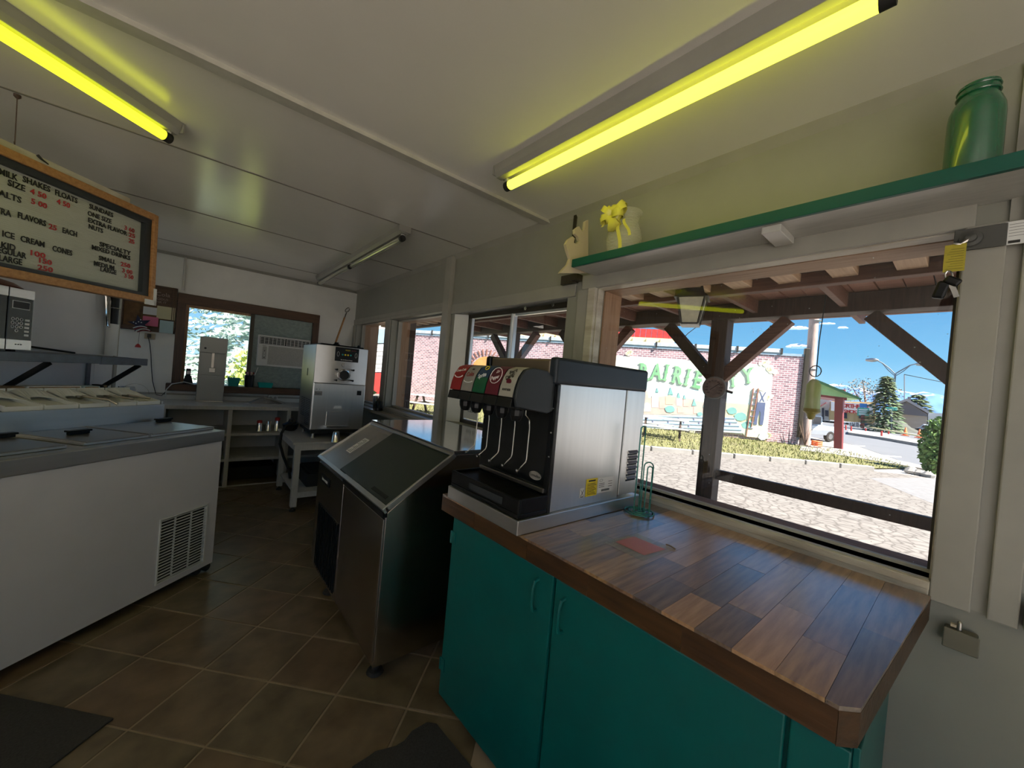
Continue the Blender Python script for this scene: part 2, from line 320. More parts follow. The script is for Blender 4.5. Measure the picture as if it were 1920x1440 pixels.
# ---------------------------------------------------------------- mesh builder
FR = {}
class MB:
    def __init__(s, frame=None): s.v = []; s.f = []; s.fr = frame
    def add(s, vs, fs):
        o = len(s.v); s.v += [Vector(p) for p in vs]; s.f += [[i + o for i in f] for f in fs]; return s
    def box(s, a, b, rot=None, piv=None):
        x0, y0, z0 = [min(a[i], b[i]) for i in range(3)]; x1, y1, z1 = [max(a[i], b[i]) for i in range(3)]
        p = [Vector(q) for q in ((x0, y0, z0), (x1, y0, z0), (x1, y1, z0), (x0, y1, z0), (x0, y0, z1), (x1, y0, z1), (x1, y1, z1), (x0, y1, z1))]
        if rot is not None:
            c = Vector(piv) if piv is not None else sum(p, Vector()) / 8
            p = [c + rot @ (q - c) for q in p]
        return s.add(p, [(0, 3, 2, 1), (4, 5, 6, 7), (0, 1, 5, 4), (1, 2, 6, 5), (2, 3, 7, 6), (3, 0, 4, 7)])
    def hexa(s, p): return s.add(p, [(0, 3, 2, 1), (4, 5, 6, 7), (0, 1, 5, 4), (1, 2, 6, 5), (2, 3, 7, 6), (3, 0, 4, 7)])
    def prism(s, poly, ext):
        n = len(poly); e = Vector(ext); a = [Vector(p) for p in poly]
        nrm = Vector()
        for i in range(n): nrm += a[i].cross(a[(i + 1) % n])
        if nrm.dot(e) > 0: a.reverse()
        return s.add(a + [p + e for p in a], [list(range(n)), list(range(2 * n - 1, n - 1, -1))] + [((i + 1) % n, i, i + n, (i + 1) % n + n) for i in range(n)])
    def bar(s, a, b, w, h, up=(0, 0, 1)):
        a, b = Vector(a), Vector(b); d = (b - a).normalized(); u = Vector(up); r = d.cross(u)
        if r.length < 1e-4: r = d.cross(Vector((1, 0, 0)))
        r.normalize(); u = r.cross(d).normalized(); r *= w / 2; u *= h / 2
        return s.hexa([a - r - u, a + r - u, b + r - u, b - r - u, a - r + u, a + r + u, b + r + u, b - r + u])
    def tube(s, pts, r, n=8, cap=True, closed=False):
        pts = [Vector(p) for p in pts]; m = len(pts); rs = r if isinstance(r, (list, tuple)) else [r] * m
        o = len(s.v); prev = None
        for i, p in enumerate(pts):
            if closed: d = (pts[(i + 1) % m] - pts[i - 1])
            else: d = pts[min(i + 1, m - 1)] - pts[max(i - 1, 0)]
            d.normalize()
            if prev is None:
                a = d.cross(Vector((0, 0, 1)))
                if a.length < 1e-3: a = d.cross(Vector((1, 0, 0)))
            else: a = prev - d * prev.dot(d)
            a.normalize(); prev = a; b = d.cross(a)
            for k in range(n):
                t = 2 * PI * k / n; s.v.append(p + (a * math.cos(t) + b * math.sin(t)) * rs[i])
        for i in range(m if closed else m - 1):
            j = (i + 1) % m
            for k in range(n):
                q = (k + 1) % n
                s.f.append([o + i * n + k, o + i * n + q, o + j * n + q, o + j * n + k][::-1])
        if cap and not closed:
            s.f.append([o + k for k in range(n)]); s.f.append([o + (m - 1) * n + k for k in range(n)][::-1])
        return s
    def cyl(s, a, b, r0, r1=None, n=20): return s.tube([a, b], [r0, r0 if r1 is None else r1], n)
    def lathe(s, prof, c, n=28, axis='z', arc=2 * PI):
        c = Vector(c); o = len(s.v); m = len(prof)
        for r, h in prof:
            for k in range(n):
                t = 2 * PI * k / n
                x, y = r * math.cos(t), r * math.sin(t)
                s.v.append(c + (Vector((x, y, h)) if axis == 'z' else Vector((h, x, y)) if axis == 'x' else Vector((y, h, x))))
        for i in range(m - 1):
            for k in range(n):
                q = (k + 1) % n; s.f.append([o + i * n + k, o + i * n + q, o + (i + 1) * n + q, o + (i + 1) * n + k])
        s.f.append([o + k for k in range(n)][::-1]); s.f.append([o + (m - 1) * n + k for k in range(n)])
        return s
    def text(s, body, size, org, xa, ya, depth=0.001, align='LEFT', bold=0.0, sx=1.0):
        cu = bpy.data.curves.new('t', 'FONT'); cu.body = body; cu.size = size; cu.align_x = align; cu.align_y = 'BOTTOM_BASELINE'
        cu.offset = bold * size; cu.extrude = 0; cu.resolution_u = 2
        o = bpy.data.objects.new('t', cu); C.objects.link(o)
        dg = bpy.context.evaluated_depsgraph_get(); me = o.evaluated_get(dg).to_mesh()
        xa = Vector(xa).normalized(); ya = Vector(ya).normalized(); za = xa.cross(ya); org = Vector(org)
        p = [org + xa * q.co.x * sx + ya * q.co.y + za * depth for q in me.vertices]; fs = [list(f.vertices) for f in me.polygons]
        s.add(p, fs); base = [q - za * depth * .98 for q in p]
        o.evaluated_get(dg).to_mesh_clear(); bpy.data.objects.remove(o); bpy.data.curves.remove(cu)
        # side walls from the open edges
        cnt = {}
        for f in fs:
            for i in range(len(f)):
                a, b = f[i], f[(i + 1) % len(f)]; cnt[(a, b)] = 1
        side = [(a, b) for (a, b) in cnt if (b, a) not in cnt]
        N = len(p); s.add(p + base, [(b, a, a + N, b + N) for a, b in side])
        return s
    def build(s, name, m, parent=None, smooth=False, bev=0, seg=2, loc=None):
        me = bpy.data.meshes.new(name)
        vs = s.v
        if s.fr is not None: vs = [s.fr @ p for p in vs]
        W = FR.get(parent.name) if parent else None
        if W is None and parent is None and loc is not None: W = Matrix.Translation(loc)
        if W is not None: Wi = W.inverted(); vs = [Wi @ p for p in vs]
        me.from_pydata([tuple(p) for p in vs], [], s.f); me.validate(); me.update()
        me.materials.append(M[m])
        o = bpy.data.objects.new(name, me); C.objects.link(o)
        if parent: o.parent = parent
        elif loc is not None: o.location = loc
        if W is not None: FR[o.name] = W
        if smooth:
            for p in me.polygons: p.use_smooth = True
            me.set_sharp_from_angle(angle=math.radians(38))
        if bev:
            md = o.modifiers.new('bevel', 'BEVEL'); md.width = bev; md.segments = seg; md.limit_method = 'ANGLE'; md.angle_limit = math.radians(50)
            md.harden_normals = False
        return o
def tag(o, label=None, cat=None, group=None, kind=None):
    if label: o['label'] = label
    if cat: o['category'] = cat
    if group: o['group'] = group
    if kind: o['kind'] = kind
    return o
def thing(name, label, cat, loc=(0, 0, 0), rz=0.0, group=None):
    o = bpy.data.objects.new(name, None); C.objects.link(o); o.location = loc; o.rotation_euler = (0, 0, rz)
    o.empty_display_size = .05
    FR[o.name] = Matrix.Translation(loc) @ Matrix.Rotation(rz, 4, 'Z')
    return tag(o, label, cat, group)
def frame(loc, rz=0.0): return Matrix.Translation(loc) @ Matrix.Rotation(rz, 4, 'Z')
def struct(name, mb, m, parent=None, **k):
    o = mb.build(name, m, parent, **k); o['kind'] = 'structure'; return o
def dup(root, loc, rz=None, label=None, group=None, scale=None):
    def cp(o, par):
        c = o.copy(); C.objects.link(c); c.parent = par
        for ch in list(o.children): cp(ch, c)
        return c
    r = cp(root, None); r.location = loc
    if rz is not None: r.rotation_euler = (0, 0, rz)
    if scale: r.scale = (scale,) * 3
    if label: r['label'] = label
    if group: r['group'] = group
    return r

# ================================================================ the room
XW, YB, ZC, G = 1.86, 6.05, 2.63, -0.15
NY0 = -3.2
# ---- floor: grout bed with every tile a piece of its own
tile_o = Vector((0.137, 2.256, 0)); ta = Vector((0.2375, 0.2225, 0)); tb = Vector((0.2315, -0.2455, 0))
fl = struct('floor', MB().box((-3.3, -3.3, -.15), (XW + .14, YB + .14, -.004)), 'grout')
def in_room(p): return -1.5 < p.x < 1.80 and -.10 < p.y < 6.0
tms = []
L1, L2 = ta.length, tb.length
ea, eb = ta / L1, tb / L2
for k in range(3):
    mb = MB(); g = .0045
    a0, a1 = ea * g, ta - ea * g; b0, b1 = eb * g, tb - eb * g
    zt = [0.0, 0.0, 0.0, 0.0]
    c = [a0 + b0, a1 + b0, a1 + b1, a0 + b1]
    low = [q + Vector((0, 0, -.006)) for q in c]
    ins = [q + (sum(c, Vector()) / 4 - q).normalized() * .004 for q in c]
    mb.add(low + [q + Vector((0, 0, -.0015)) for q in c] + ins, [(0, 1, 5, 4), (1, 2, 6, 5), (2, 3, 7, 6), (3, 0, 4, 7), (4, 5, 9, 8), (5, 6, 10, 9), (6, 7, 11, 10), (7, 4, 8, 11), (8, 9, 10, 11)])
    mb.f = [f[::-1] for f in mb.f]
    me = bpy.data.meshes.new('tile'); me.from_pydata([tuple(p) for p in mb.v], [], mb.f); me.update(); me.materials.append(M['tile_%s' % 'abc'[k]]); tms.append(me)
nt_ = 0
for i in range(-22, 22):
    for j in range(-22, 22):
        p = tile_o + ta * i + tb * j; q = p + (ta + tb) / 2
        if in_room(q) and not (q.x > 1.0 and q.y < 1.5) and q.y < 5.5 and q.y > -.1 and nt_ < 300:
            if q.x < -1.0 and q.y < 1.2: continue
            o = bpy.data.objects.new('tile', tms[random.randrange(3)]); C.objects.link(o); o.parent = fl
            o.location = (p.x, p.y, random.uniform(-.0015, .0008)); nt_ += 1
struct('added_bounce_floor', MB().box((-3.2, NY0, -.004), (XW, -.45, .004)), 'bounce_floor_pale'); struct('ceiling', MB().box((-3.3, -3.3, ZC), (XW + .14, 4.7, ZC + .12)).box((-3.3, 4.7, ZC), (-2.9, YB + .14, ZC + .12)).box((-1.3, 4.7, ZC), (XW + .14, YB + .14, ZC + .12)).box((-2.9, 5.8, ZC), (-1.3, YB + .14, ZC + .12)), 'ceiling_paint')  # unseen pale floor added to bounce sunlight; ceiling left open for the added skylight
sk_ = struct('window_9', MB().box((-2.95, 4.65, ZC + .12), (-2.88, 5.85, ZC + .2)).box((-1.32, 4.65, ZC + .12), (-1.25, 5.85, ZC + .2)).box((-2.95, 4.65, ZC + .12), (-1.25, 4.72, ZC + .2)).box((-2.95, 5.78, ZC + .12), (-1.25, 5.85, ZC + .2)), 'trim_paint')  # unseen skylight added to throw sun into the alcove and brighten the back
MB().box((-2.9, 4.7, ZC + .15), (-1.3, 5.8, ZC + .154)).build('pane', 'pane_glass', sk_)
struct('added_eaves', MB().box((-5.0, -3.75, ZC + .121), (-3.3, YB + 1.0, ZC + .2)).box((-3.3, -3.75, ZC + .121), (XW + .14, -3.32, ZC + .2)), 'trim_paint')  # unseen overhang added to keep sky light off the right wall
def batten(y, w_, h, x0=-3.2): return struct('trim_%d' % batten.n, MB().box((x0, y - w_ / 2, ZC - h), (XW, y + w_ / 2, ZC + .01)), 'batten_paint' if w_ > .05 else 'seam_grey')
for y, w_, h in ((1.975, .062, .02), (2.92, .011, .004), (4.10, .011, .004), (5.42, .009, .003)):
    batten.n = getattr(batten, 'n', 0) + 1; batten(y, w_, h)
# cove between window wall and ceiling
struct('trim_5', MB().prism([(XW, -3.2, ZC), (XW - .035, -3.2, ZC), (XW, -3.2, ZC - .035)], (0, YB + 3.2, 0)), 'trim_paint')
struct('trim_6', MB().prism([(-.4, YB, ZC), (-.4, YB - .03, ZC), (-.4, YB, ZC - .03)], (XW + .4, 0, 0)), 'trim_paint')

# ---- window wall with its four openings (y0, y1, z0, z1)
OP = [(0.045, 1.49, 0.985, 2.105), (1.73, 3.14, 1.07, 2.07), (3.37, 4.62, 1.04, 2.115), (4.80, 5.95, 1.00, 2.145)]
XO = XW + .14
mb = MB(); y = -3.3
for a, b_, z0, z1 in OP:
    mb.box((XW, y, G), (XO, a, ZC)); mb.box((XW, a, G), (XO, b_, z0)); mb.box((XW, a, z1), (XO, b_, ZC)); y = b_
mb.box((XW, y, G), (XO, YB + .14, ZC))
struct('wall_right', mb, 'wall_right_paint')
# ---- back wall with the wide brown framed opening
BX0, BX1, BZ0, BZ1 = -.10, 1.30, 1.12, 2.10
mb = MB()
mb.box((-3.3, YB, G), (-3.0, YB + .14, ZC)).box((-3.0, YB, G), (-1.3, YB + .14, .12)).box((-3.0, YB, 2.35), (-1.3, YB + .14, ZC)).box((-1.3, YB, G), (BX0, YB + .14, ZC)).box((BX1, YB, G), (XO, YB + .14, ZC)).box((BX0, YB, G), (BX1, YB + .14, BZ0)).box((BX0, YB, BZ1), (BX1, YB + .14, ZC))
struct('wall_back', mb, 'wall_paint')
# ---- near and left walls behind the camera, with windows added to light the room
mb = MB(); NY = -3.2; wx = [(-3.0, -.5)]
x = -3.3
for a, b_ in wx:
    mb.box((x, NY - .12, G), (a, NY, ZC)).box((a, NY - .12, G), (b_, NY, .12)).box((a, NY - .12, 2.48), (b_, NY, ZC)); x = b_
mb.box((x, NY - .12, G), (XO, NY, ZC)); struct('wall_near', mb, 'wall_paint')
mb = MB(); y = NY
for a, b_ in [(-3.0, -.6), (-.4, 1.6)]:
    mb.box((-3.3, y, G), (-3.2, a, ZC)).box((-3.3, a, G), (-3.2, b_, .12)).box((-3.3, a, 2.48), (-3.2, b_, ZC)); y = b_
mb.box((-3.3, y, G), (-3.2, YB, ZC)); struct('wall_left', mb, 'wall_paint')
n = 5
for a, b_ in wx:  # unseen near window, added as a light source
    f = struct('window_%d' % n, MB().box((a, NY - .07, .12), (b_, NY - .02, .17)).box((a, NY - .07, 2.43), (b_, NY - .02, 2.48)).box((a, NY - .07, .17), (a + .05, NY - .02, 2.43)).box((b_ - .05, NY - .07, .17), (b_, NY - .02, 2.43)), 'trim_paint'); n += 1
    MB().box((a + .05, NY - .048, .17), (b_ - .05, NY - .044, 2.43)).build('pane', 'pane_glass', f)
for a, b_ in [(-2.8, -.12), (-.5, 1.4)]:  # unseen left windows, added to let more daylight in
    f = struct('window_%d' % n, MB().box((-3.28, a, .12), (-3.22, b_, .17)).box((-3.28, a, 2.43), (-3.22, b_, 2.48)).box((-3.28, a, .17), (-3.22, a + .05, 2.43)).box((-3.28, b_ - .05, .17), (-3.22, b_, 2.43)), 'trim_paint'); n += 1
    MB().box((-3.252, a + .05, .17), (-3.248, b_ - .05, 2.43)).build('pane', 'pane_glass', f)
f = struct('window_%d' % n, MB().box((-3.0, YB + .04, .12), (-1.3, YB + .09, .17)).box((-3.0, YB + .04, 2.30), (-1.3, YB + .09, 2.35)).box((-3.0, YB + .04, .17), (-2.95, YB + .09, 2.30)).box((-1.35, YB + .04, .17), (-1.3, YB + .09, 2.30)), 'trim_paint')  # unseen alcove window, added to brighten the back of the room
MB().box((-2.95, YB + .06, .17), (-1.35, YB + .064, 2.30)).build('pane', 'pane_glass', f)
# ---- slanted partition at the left, behind the freezer
PA = math.radians(60); pu = Vector((math.cos(PA), math.sin(PA), 0)); pn = Vector((math.sin(PA), -math.cos(PA), 0))   # pn points into the room
PE = Vector((-.485, 4.60, 0))
fp = frame(PE, PA)                     # local x along the wall, local -y into the room
mb = MB(fp); mb.box((-5.3, 0, 0), (0, .12, ZC)); struct('wall_partition', mb, 'white_board')
struct('trim_7', MB(fp).box((-.028, -.012, 0), (.004, .125, ZC - .002)), 'trim_paint', bev=.002)
# ---- casings of the big window
a, b_, z0, z1 = OP[0]
tm = MB()
tm.box((XW - .022, a - .02, z1 - .002), (XW, b_ + .11, z1 + .085))                 # head board
struct('trim_8', tm, 'trim_paint', bev=.003)
struct('trim_9', MB().box((XW - .03, a - .085, .925), (XW, a, z1 + .0)), 'trim_paint', bev=.004)
struct('trim_10', MB().box((XW - .012, a - .115, .932), (XW, a - .085, ZC - .05)), 'trim_paint')
struct('trim_11', MB().box((XW - .035, a - .172, .925), (XW, a - .115, ZC - .05)), 'trim_paint', bev=.004)
struct('trim_12', MB().box((XW - .05, -1.2, .93), (XW, a - .180, 1.0)).box((XW - .03, -1.2, 1.0), (XW, a - .195, 1.025)), 'trim_paint', bev=.004)
struct('trim_13', MB().box((XW - .012, a - .195, 1.025), (XW, a - .172, ZC - .05)), 'trim_paint')
struct('trim_14', MB().box((XW - .024, b_, .95), (XW, b_ + .055, z1)), 'worn_paint', bev=.003)
struct('trim_15', MB().box((XW - .014, b_ + .058, 1.0), (XW, b_ + .145, z1)), 'trim_paint', bev=.003)
# bottom rail that the counter butts against
struct('trim_16', MB().box((XW - .029, a + .0006, .93), (XW, b_ + .06, z0)).box((XW - .036, a, z0 - .03), (XW, b_, z0 - .002)), 'worn_paint', bev=.004)
# window 1 frame and glass
wf = struct('window_1', MB().box((XW, a, z0 - .02), (XW + .055, b_, z0)).box((XW + .055, a, z0), (XW + .075, b_, z0 + .012))
            .box((XW + .001, b_ - .006, z0 - .02), (XW + .052, b_ + .02, z1)).box((XW + .001, a - .02, z0 - .02), (XW + .055, a + .004, z1)).box((XW + .001, a, z1 - .006), (XW + .06, b_, z1 + .02)), 'worn_paint')
MB().box((XW + .060, a - .01, z0 - .01), (XW + .065, b_ + .01, z1 + .01)).build('pane', 'window_glass', wf)
MB().box((XW + .066, a - .02, z0 - .04), (XW + .20, b_ + .02, z0 + .003)).build('window_sill', 'porch_brown', wf)
MB().box((XW + .068, b_ - .010, z0), (XW + .235, b_ + .05, z1)).build('jamb', 'casing_tan', wf)
MB().box((XW + .068, a - .05, z0), (XW + .20, a - .012, z1)).build('jamb', 'casing_tan', wf)
MB().box((XW + .068, a - .05, z1 - .008), (XW + .215, b_ + .05, z1 + .05)).build('window_head', 'casing_tan_y', wf)
MB().box((XW + .056, a, z0 + .012), (XW + .066, a + .012, z1)).build('gasket', 'bronze_frame', wf)
# window 2: aluminium slider with dark frame
a, b_, z0, z1 = OP[1]; t = .035
struct('trim_28', MB().prism([(XW + .001, b_ + .01, z0), (XW + .139, b_ + .01, z0), (XW + .139, b_ - .10, z0), (XW + .09, b_ - .10, z0), (XW + .001, b_ - .004, z0)], (0, 0, z1 - z0)), 'wall_paint')
b_ -= .10
wf = struct('window_2', MB().box((XW + .09, a, z0), (XW + .14, b_, z0 + t)).box((XW + .09, a, z1 - t), (XW + .14, b_, z1)).box((XW + .09, b_ - t, z0), (XW + .14, b_, z1)).box((XW + .09, a, z0), (XW + .14, a + t, z1)), 'bronze_frame', bev=.002)
ym = 2.40
MB().box((XW + .095, ym - .022, z0 + t), (XW + .13, ym + .022, z1 - t)).box((XW + .085, ym - .008, z0 + t), (XW + .095, ym + .008, z1 - t)).build('sliding_stile', 'aluminium', wf, bev=.002)
MB().box((XW + .10, a + t, z1 - t - .018), (XW + .125, ym - .02, z1 - t)).build('sash_rail', 'aluminium', wf)
MB().box((XW + .10, b_ - t - .018, z0 + t), (XW + .125, b_ - t, z1 - t)).build('sash_stile', 'aluminium', wf)
MB().box((XW + .112, a + t, z0 + t), (XW + .116, b_ - t, z1 - t)).build('pane', 'window_glass', wf)
for i, (a, b_, z0, z1) in enumerate(OP[2:]):
    wf = struct('window_%d' % (3 + i), MB().box((XW + .08, a, z0), (XO - .01, b_, z0 + .02)).box((XW + .08, a, z1 - .015), (XO - .01, b_, z1)).box((XW + .08, b_ - .02, z0), (XO - .01, b_, z1)).box((XW + .08, a, z0), (XO - .01, a + .02, z1)), 'trim_paint', bev=.002)
    MB().box((XW + .10, a + .02, z0 + .02), (XW + .104, b_ - .02, z1 - .015)).build('pane', 'window_glass', wf)
    MB().box((XO - .02, b_ - .012, z0), (XO + .10, b_ + .05, z1)).build('jamb', 'casing_tan', wf)
    MB().box((XO - .008, a - .05, z1 - .006), (XO + .12, b_ + .05, z1 + .05)).build('window_head', 'casing_tan_y', wf)
    MB().box((XW - .03, a - .02, z0 - .03), (XW + .05, b_ + .02, z0 - .001)).build('window_sill', 'trim_paint', wf, bev=.003)
wf2 = bpy.data.objects['window_2']
MB().box((XO, 1.68, 2.07), (XO + .12, 3.2, 2.12)).build('window_head', 'casing_tan_y', wf2)
# casings on the room side of windows 2, 3 and 4, and the posts between them
struct('trim_17', MB().box((XW - .045, 3.20, .94), (XW, 3.31, ZC - .01)), 'trim_paint', bev=.004)
struct('trim_18', MB().box((XW - .014, 1.66, 2.072), (XW, 3.195, 2.16)), 'trim_paint', bev=.003)
struct('trim_19', MB().box((XW - .014, 3.34, 2.15), (XW, YB, 2.20)).box((XW - .012, 3.34, 2.117), (XW, YB, 2.15)), 'trim_paint', bev=.003)
struct('trim_20', MB().box((XW - .02, 4.64, .95), (XW, 4.78, 2.115)), 'trim_paint', bev=.003)
struct('trim_21', MB().box((XW - .02, 5.96, .95), (XW, YB, 2.115)), 'trim_paint', bev=.003)
struct('trim_22', MB().box((XW - .02, 3.34, .93), (XW, 4.62, 1.005)), 'trim_paint', bev=.003)
struct('baseboard_right', MB().box((XW - .015, -1.2, 0), (XW, -.05, .09)), 'trim_paint', bev=.003)
struct('trim_23', MB().tube([(-.127, YB - .022, ZC - .03), (-.127, YB - .022, 2.215)], .013, 10), 'white_gloss', smooth=True)
struct('trim_24', MB().box((-1.2, YB - .02, .975), (XW, YB, .995)), 'trim_paint')
# groove seams in the panelling
struct('trim_25', MB().box((XW - .004, -.28, 0), (XW, -.272, .92)), 'trim_paint')

# ---- brown window frame of the back wall
wb = struct('window_back', MB().box((-.165, YB - .045, 2.06), (1.365, YB + .02, 2.18)), 'dark_frame', bev=.004)
MB().box((-.165, YB - .045, 1.07), (-.085, YB + .02, 2.06)).build('frame_stile', 'dark_frame_z', wb, bev=.004)
MB().box((1.285, YB - .045, 1.07), (1.365, YB + .02, 2.06)).build('frame_stile', 'dark_frame_z', wb, bev=.004)
MB().box((-.21, YB - .12, 1.03), (1.70, YB + .02, 1.115)).build('window_sill', 'dark_frame', wb, bev=.006)
MB().box((.555, YB - .01, 1.115), (.60, YB + .05, 2.06)).build('mullion', 'bronze_frame', wb)
MB().box((-.085, YB + .0, 1.115), (-.055, YB + .05, 2.06)).box((-.055, YB, 2.03), (.555, YB + .05, 2.06)).build('sash', 'casing_tan', wb)
MB().box((-.06, YB + .03, 1.11), (.56, YB + .034, 2.04)).build('pane', 'pane_glass', wb)
# frosted panel around the air conditioner
mb = MB().box((.60, YB + .0, 1.115), (1.29, YB + .025, 1.402)).box((.60, YB, 1.402), (.672, YB + .025, 1.803)).box((.60, YB, 1.803), (1.29, YB + .025, 2.06))
mb.box((1.225, YB, 1.402), (1.29, YB + .025, 1.803)); tag(mb.build('infill_panel', 'panel_glass', wb))

# ================================================================ outside
g = lambda u, v: onz(u, v, G)
pv = struct('pavement', MB().box((-60, -60, G - .3), (400, 300, G - .012)), 'asphalt_light')
struct('parking_lot', MB().add([Vector(p) for p in ((2.0, -30, G), (15.9, -8, G), (16.2, .3, G), (13.6, 2.96, G), (10.2, 5.75, G), (4.2, 10.8, G), (2.0, 12.7, G))], [range(7)]), 'cracked_asphalt')
struct('road', MB().add([Vector((*p, G - .004)) for p in ((16.2, -25), (300, -60), (300, 90), (60, 40), (24.6, 3.4), (17.6, .6))], [range(6)]), 'road')
struct('apron', MB().add([Vector((*p, G + .002)) for p in ((15.9, .5), (15.5, -3), (12.0, -6), (10.5, 0.0), (13.2, 1.5))], [range(5)]), 'gravel_pale')
# curb stones
cl = [Vector((3.2, 11.6, G)), Vector((6.6, 8.7, G)), Vector((10.2, 5.78, G)), Vector((12.0, 4.25, G)), Vector((13.6, 2.95, G)), Vector((15.0, 1.65, G))]
cb = thing('curb', 'pale concrete curb of separate stones along the near side of the grass strip', 'curb', (10.2, 5.78, G))
for i in range(len(cl) - 1):
    a, b = cl[i], cl[i + 1]; d = b - a; k = max(1, round(d.length / 1.25))
    for j in range(k):
        p, q = a + d * (j / k), a + d * ((j + 1) / k); e_ = d.normalized() * .02
        MB().bar(p + e_ + Vector((0, 0, .05)), q - e_ + Vector((0, 0, .05)), .17, .15).build('curb_stone', 'concrete', cb, bev=.02)
# grass strip
gp = [(3.4, 11.8), (10.3, 5.95), (13.7, 3.1), (15.2, 1.75), (17.4, 1.0), (18.2, 1.3), (19.9, 3.4), (17.5, 8.2), (12.6, 16.2), (9.2, 20.5), (6.5, 20.5)]
struct('grass_bed', MB().add([Vector((*p, G + .03)) for p in gp], [range(len(gp))]), 'soil')
def inside(x, y, P):
    r = False; j = len(P) - 1
    for i in range(len(P)):
        if (P[i][1] > y) != (P[j][1] > y) and x < (P[j][0] - P[i][0]) * (y - P[i][1]) / (P[j][1] - P[i][1]) + P[i][0]: r = not r
        j = i
    return r
mb = MB(); c_ = 0
while c_ < 16000:
    x, y = random.uniform(4, 20), random.uniform(.8, 18)
    if not inside(x, y, gp): continue
    c_ += 1; h = random.uniform(.05, .13) * (1.5 if random.random() < .06 else 1); a = random.uniform(0, PI); w_ = .018
    dx, dy = math.cos(a) * w_, math.sin(a) * w_; lx, ly = random.uniform(-.05, .05), random.uniform(-.05, .05)
    mb.add([(x - dx, y - dy, G + .02), (x + dx, y + dy, G + .02), (x + lx, y + ly, G + h)], [(0, 1, 2)])
tag(mb.build('grass', 'grass_blade'), 'rough green and straw coloured grass on the strip below the brick wall', 'grass', kind='stuff')

# ---- brick building with the mural
BO = Vector((19.28, 4.50, G)); bd = Vector((-.541, .841, 0)).normalized(); bn = Vector((-bd.y, bd.x, 0)) * -1
if bn.dot(Vector((-1, 0, 0))) < 0: bn = -bn                      # towards the shop
def bp(u, v, off=0.0): return onpl(u, v, BO, bn) + bn * off
ang = math.atan2(-bd.y, -bd.x)                                     # local +x runs along the wall towards the street corner
fb = Matrix.Identity(4); ex = -bd; ey = -bn
for i in range(3): fb[i][0] = ex[i]; fb[i][1] = ey[i]; fb[i][2] = (0, 0, 1)[i]; fb[i][3] = BO[i]
def bl(u, v):
    p = fb.inverted() @ bp(u, v); return p.x, p.z
bw = bpy.data.objects.new('brick_building', None); C.objects.link(bw); bw.matrix_world = fb; bw.empty_display_size = .3
FR[bw.name] = fb; tag(bw, 'long brick building with white coping beyond the grass strip, painted with a town mural', 'building')
def LB(): return MB(fb)
WL, WH = -20.5, 3.78
LB().box((WL, 0, 0), (0, 3.2, WH)).build('brick_wall', 'brick', bw)
xs = [WL + i * 1.64 for i in range(13)]
for i in range(12):
    LB().box((xs[i] + .01, -.06, WH), (min(xs[i + 1], 0.05) - .01, .3, WH + .17)).build('coping', 'coping', bw, bev=.02)
    LB().box((xs[i + 1] - .03, -.09, WH - .06), (xs[i + 1] + .03, .3, WH + .2)).build('coping_joint', 'copper_dark', bw)
LB().box((WL, -.03, WH - .10), (0, 0, WH - .0)).build('flashing', 'blue_grey', bw)
LB().box((.0, -.08, .35), (.16, .1, WH + .25)).build('downspout', 'bronze_frame', bw, bev=.02)
# mural
mx0, mz0 = bl(1440, 825); mx1, mz1 = bl(1446, 686)
mxl, _ = bl(1180, 700); MT = mz1; MBm = .22
x1 = (mx0 + mx1) / 2
mur = LB().box((mxl - .8, -.05, MBm), (x1, 0, MT)).build('mural_panel', 'mural_cream', bw)
def poly(name, pts, m, off=.055, t=.012, par=None):
    q = [bp(u, v, off) for u, v in pts]
    return MB().prism(q, -bn * t).build(name, m, par or mur)
# ragged cream edge patches
for (u, v) in ((1300, 670), (1432, 682), (1446, 694), (1441, 745), (1437, 815), (1295, 806), (1180, 662), (1384, 677)):
    x_, z_ = bl(u, v); mb = LB()
    for k in range(4): mb.lathe([(0.0, -.062), (random.uniform(.06, .12), -.062), (.06, -.03)], (x_ + random.uniform(-.14, .14), 0, z_ + random.uniform(-.08, .08)), 9, 'y')
    mb.build('painted_scroll', 'mural_edge', mur)
poly('painted_sky', [(1180, 715), (1225, 716), (1290, 728), (1340, 738), (1380, 735), (1404, 720), (1404, 757), (1300, 748), (1250, 742), (1180, 735)], 'mural_sky')
poly('painted_hill', [(1180, 733), (1214, 733), (1216, 746), (1250, 742), (1285, 746), (1330, 757), (1330, 778), (1180, 776)], 'mural_pink', .06)
poly('painted_field', [(1330, 754), (1360, 755), (1400, 758), (1414, 762), (1430, 800), (1380, 795), (1350, 776), (1330, 776)], 'mural_tan', .06)
for u, v, w_, h in ((1222, 742, 12, 22), (1236, 752, 8, 14), (1248, 744, 14, 14), (1268, 745, 10, 16), (1281, 748, 10, 14), (1206, 758, 14, 14), (1300, 763, 16, 12), (1318, 760, 10, 16), (1270, 764, 12, 10)):
    poly('painted_house', [(u, v), (u + w_ * .5, v - 4), (u + w_, v + 1), (u + w_, v + h), (u, v + h)], random.choice(['mural_tan', 'mural_brown', 'mural_pink', 'mural_cream', 'mural_edge']), .066)
for u, v, s_ in ((1257, 733, 7), (1272, 741, 5), (1283, 744, 4), (1301, 754, 7), (1322, 756, 8), (1232, 731, 4)):
    poly('painted_tree', [(u - s_ * .6, v + s_), (u, v - s_), (u + s_ * .7, v + s_)], 'mural_teal', .072)
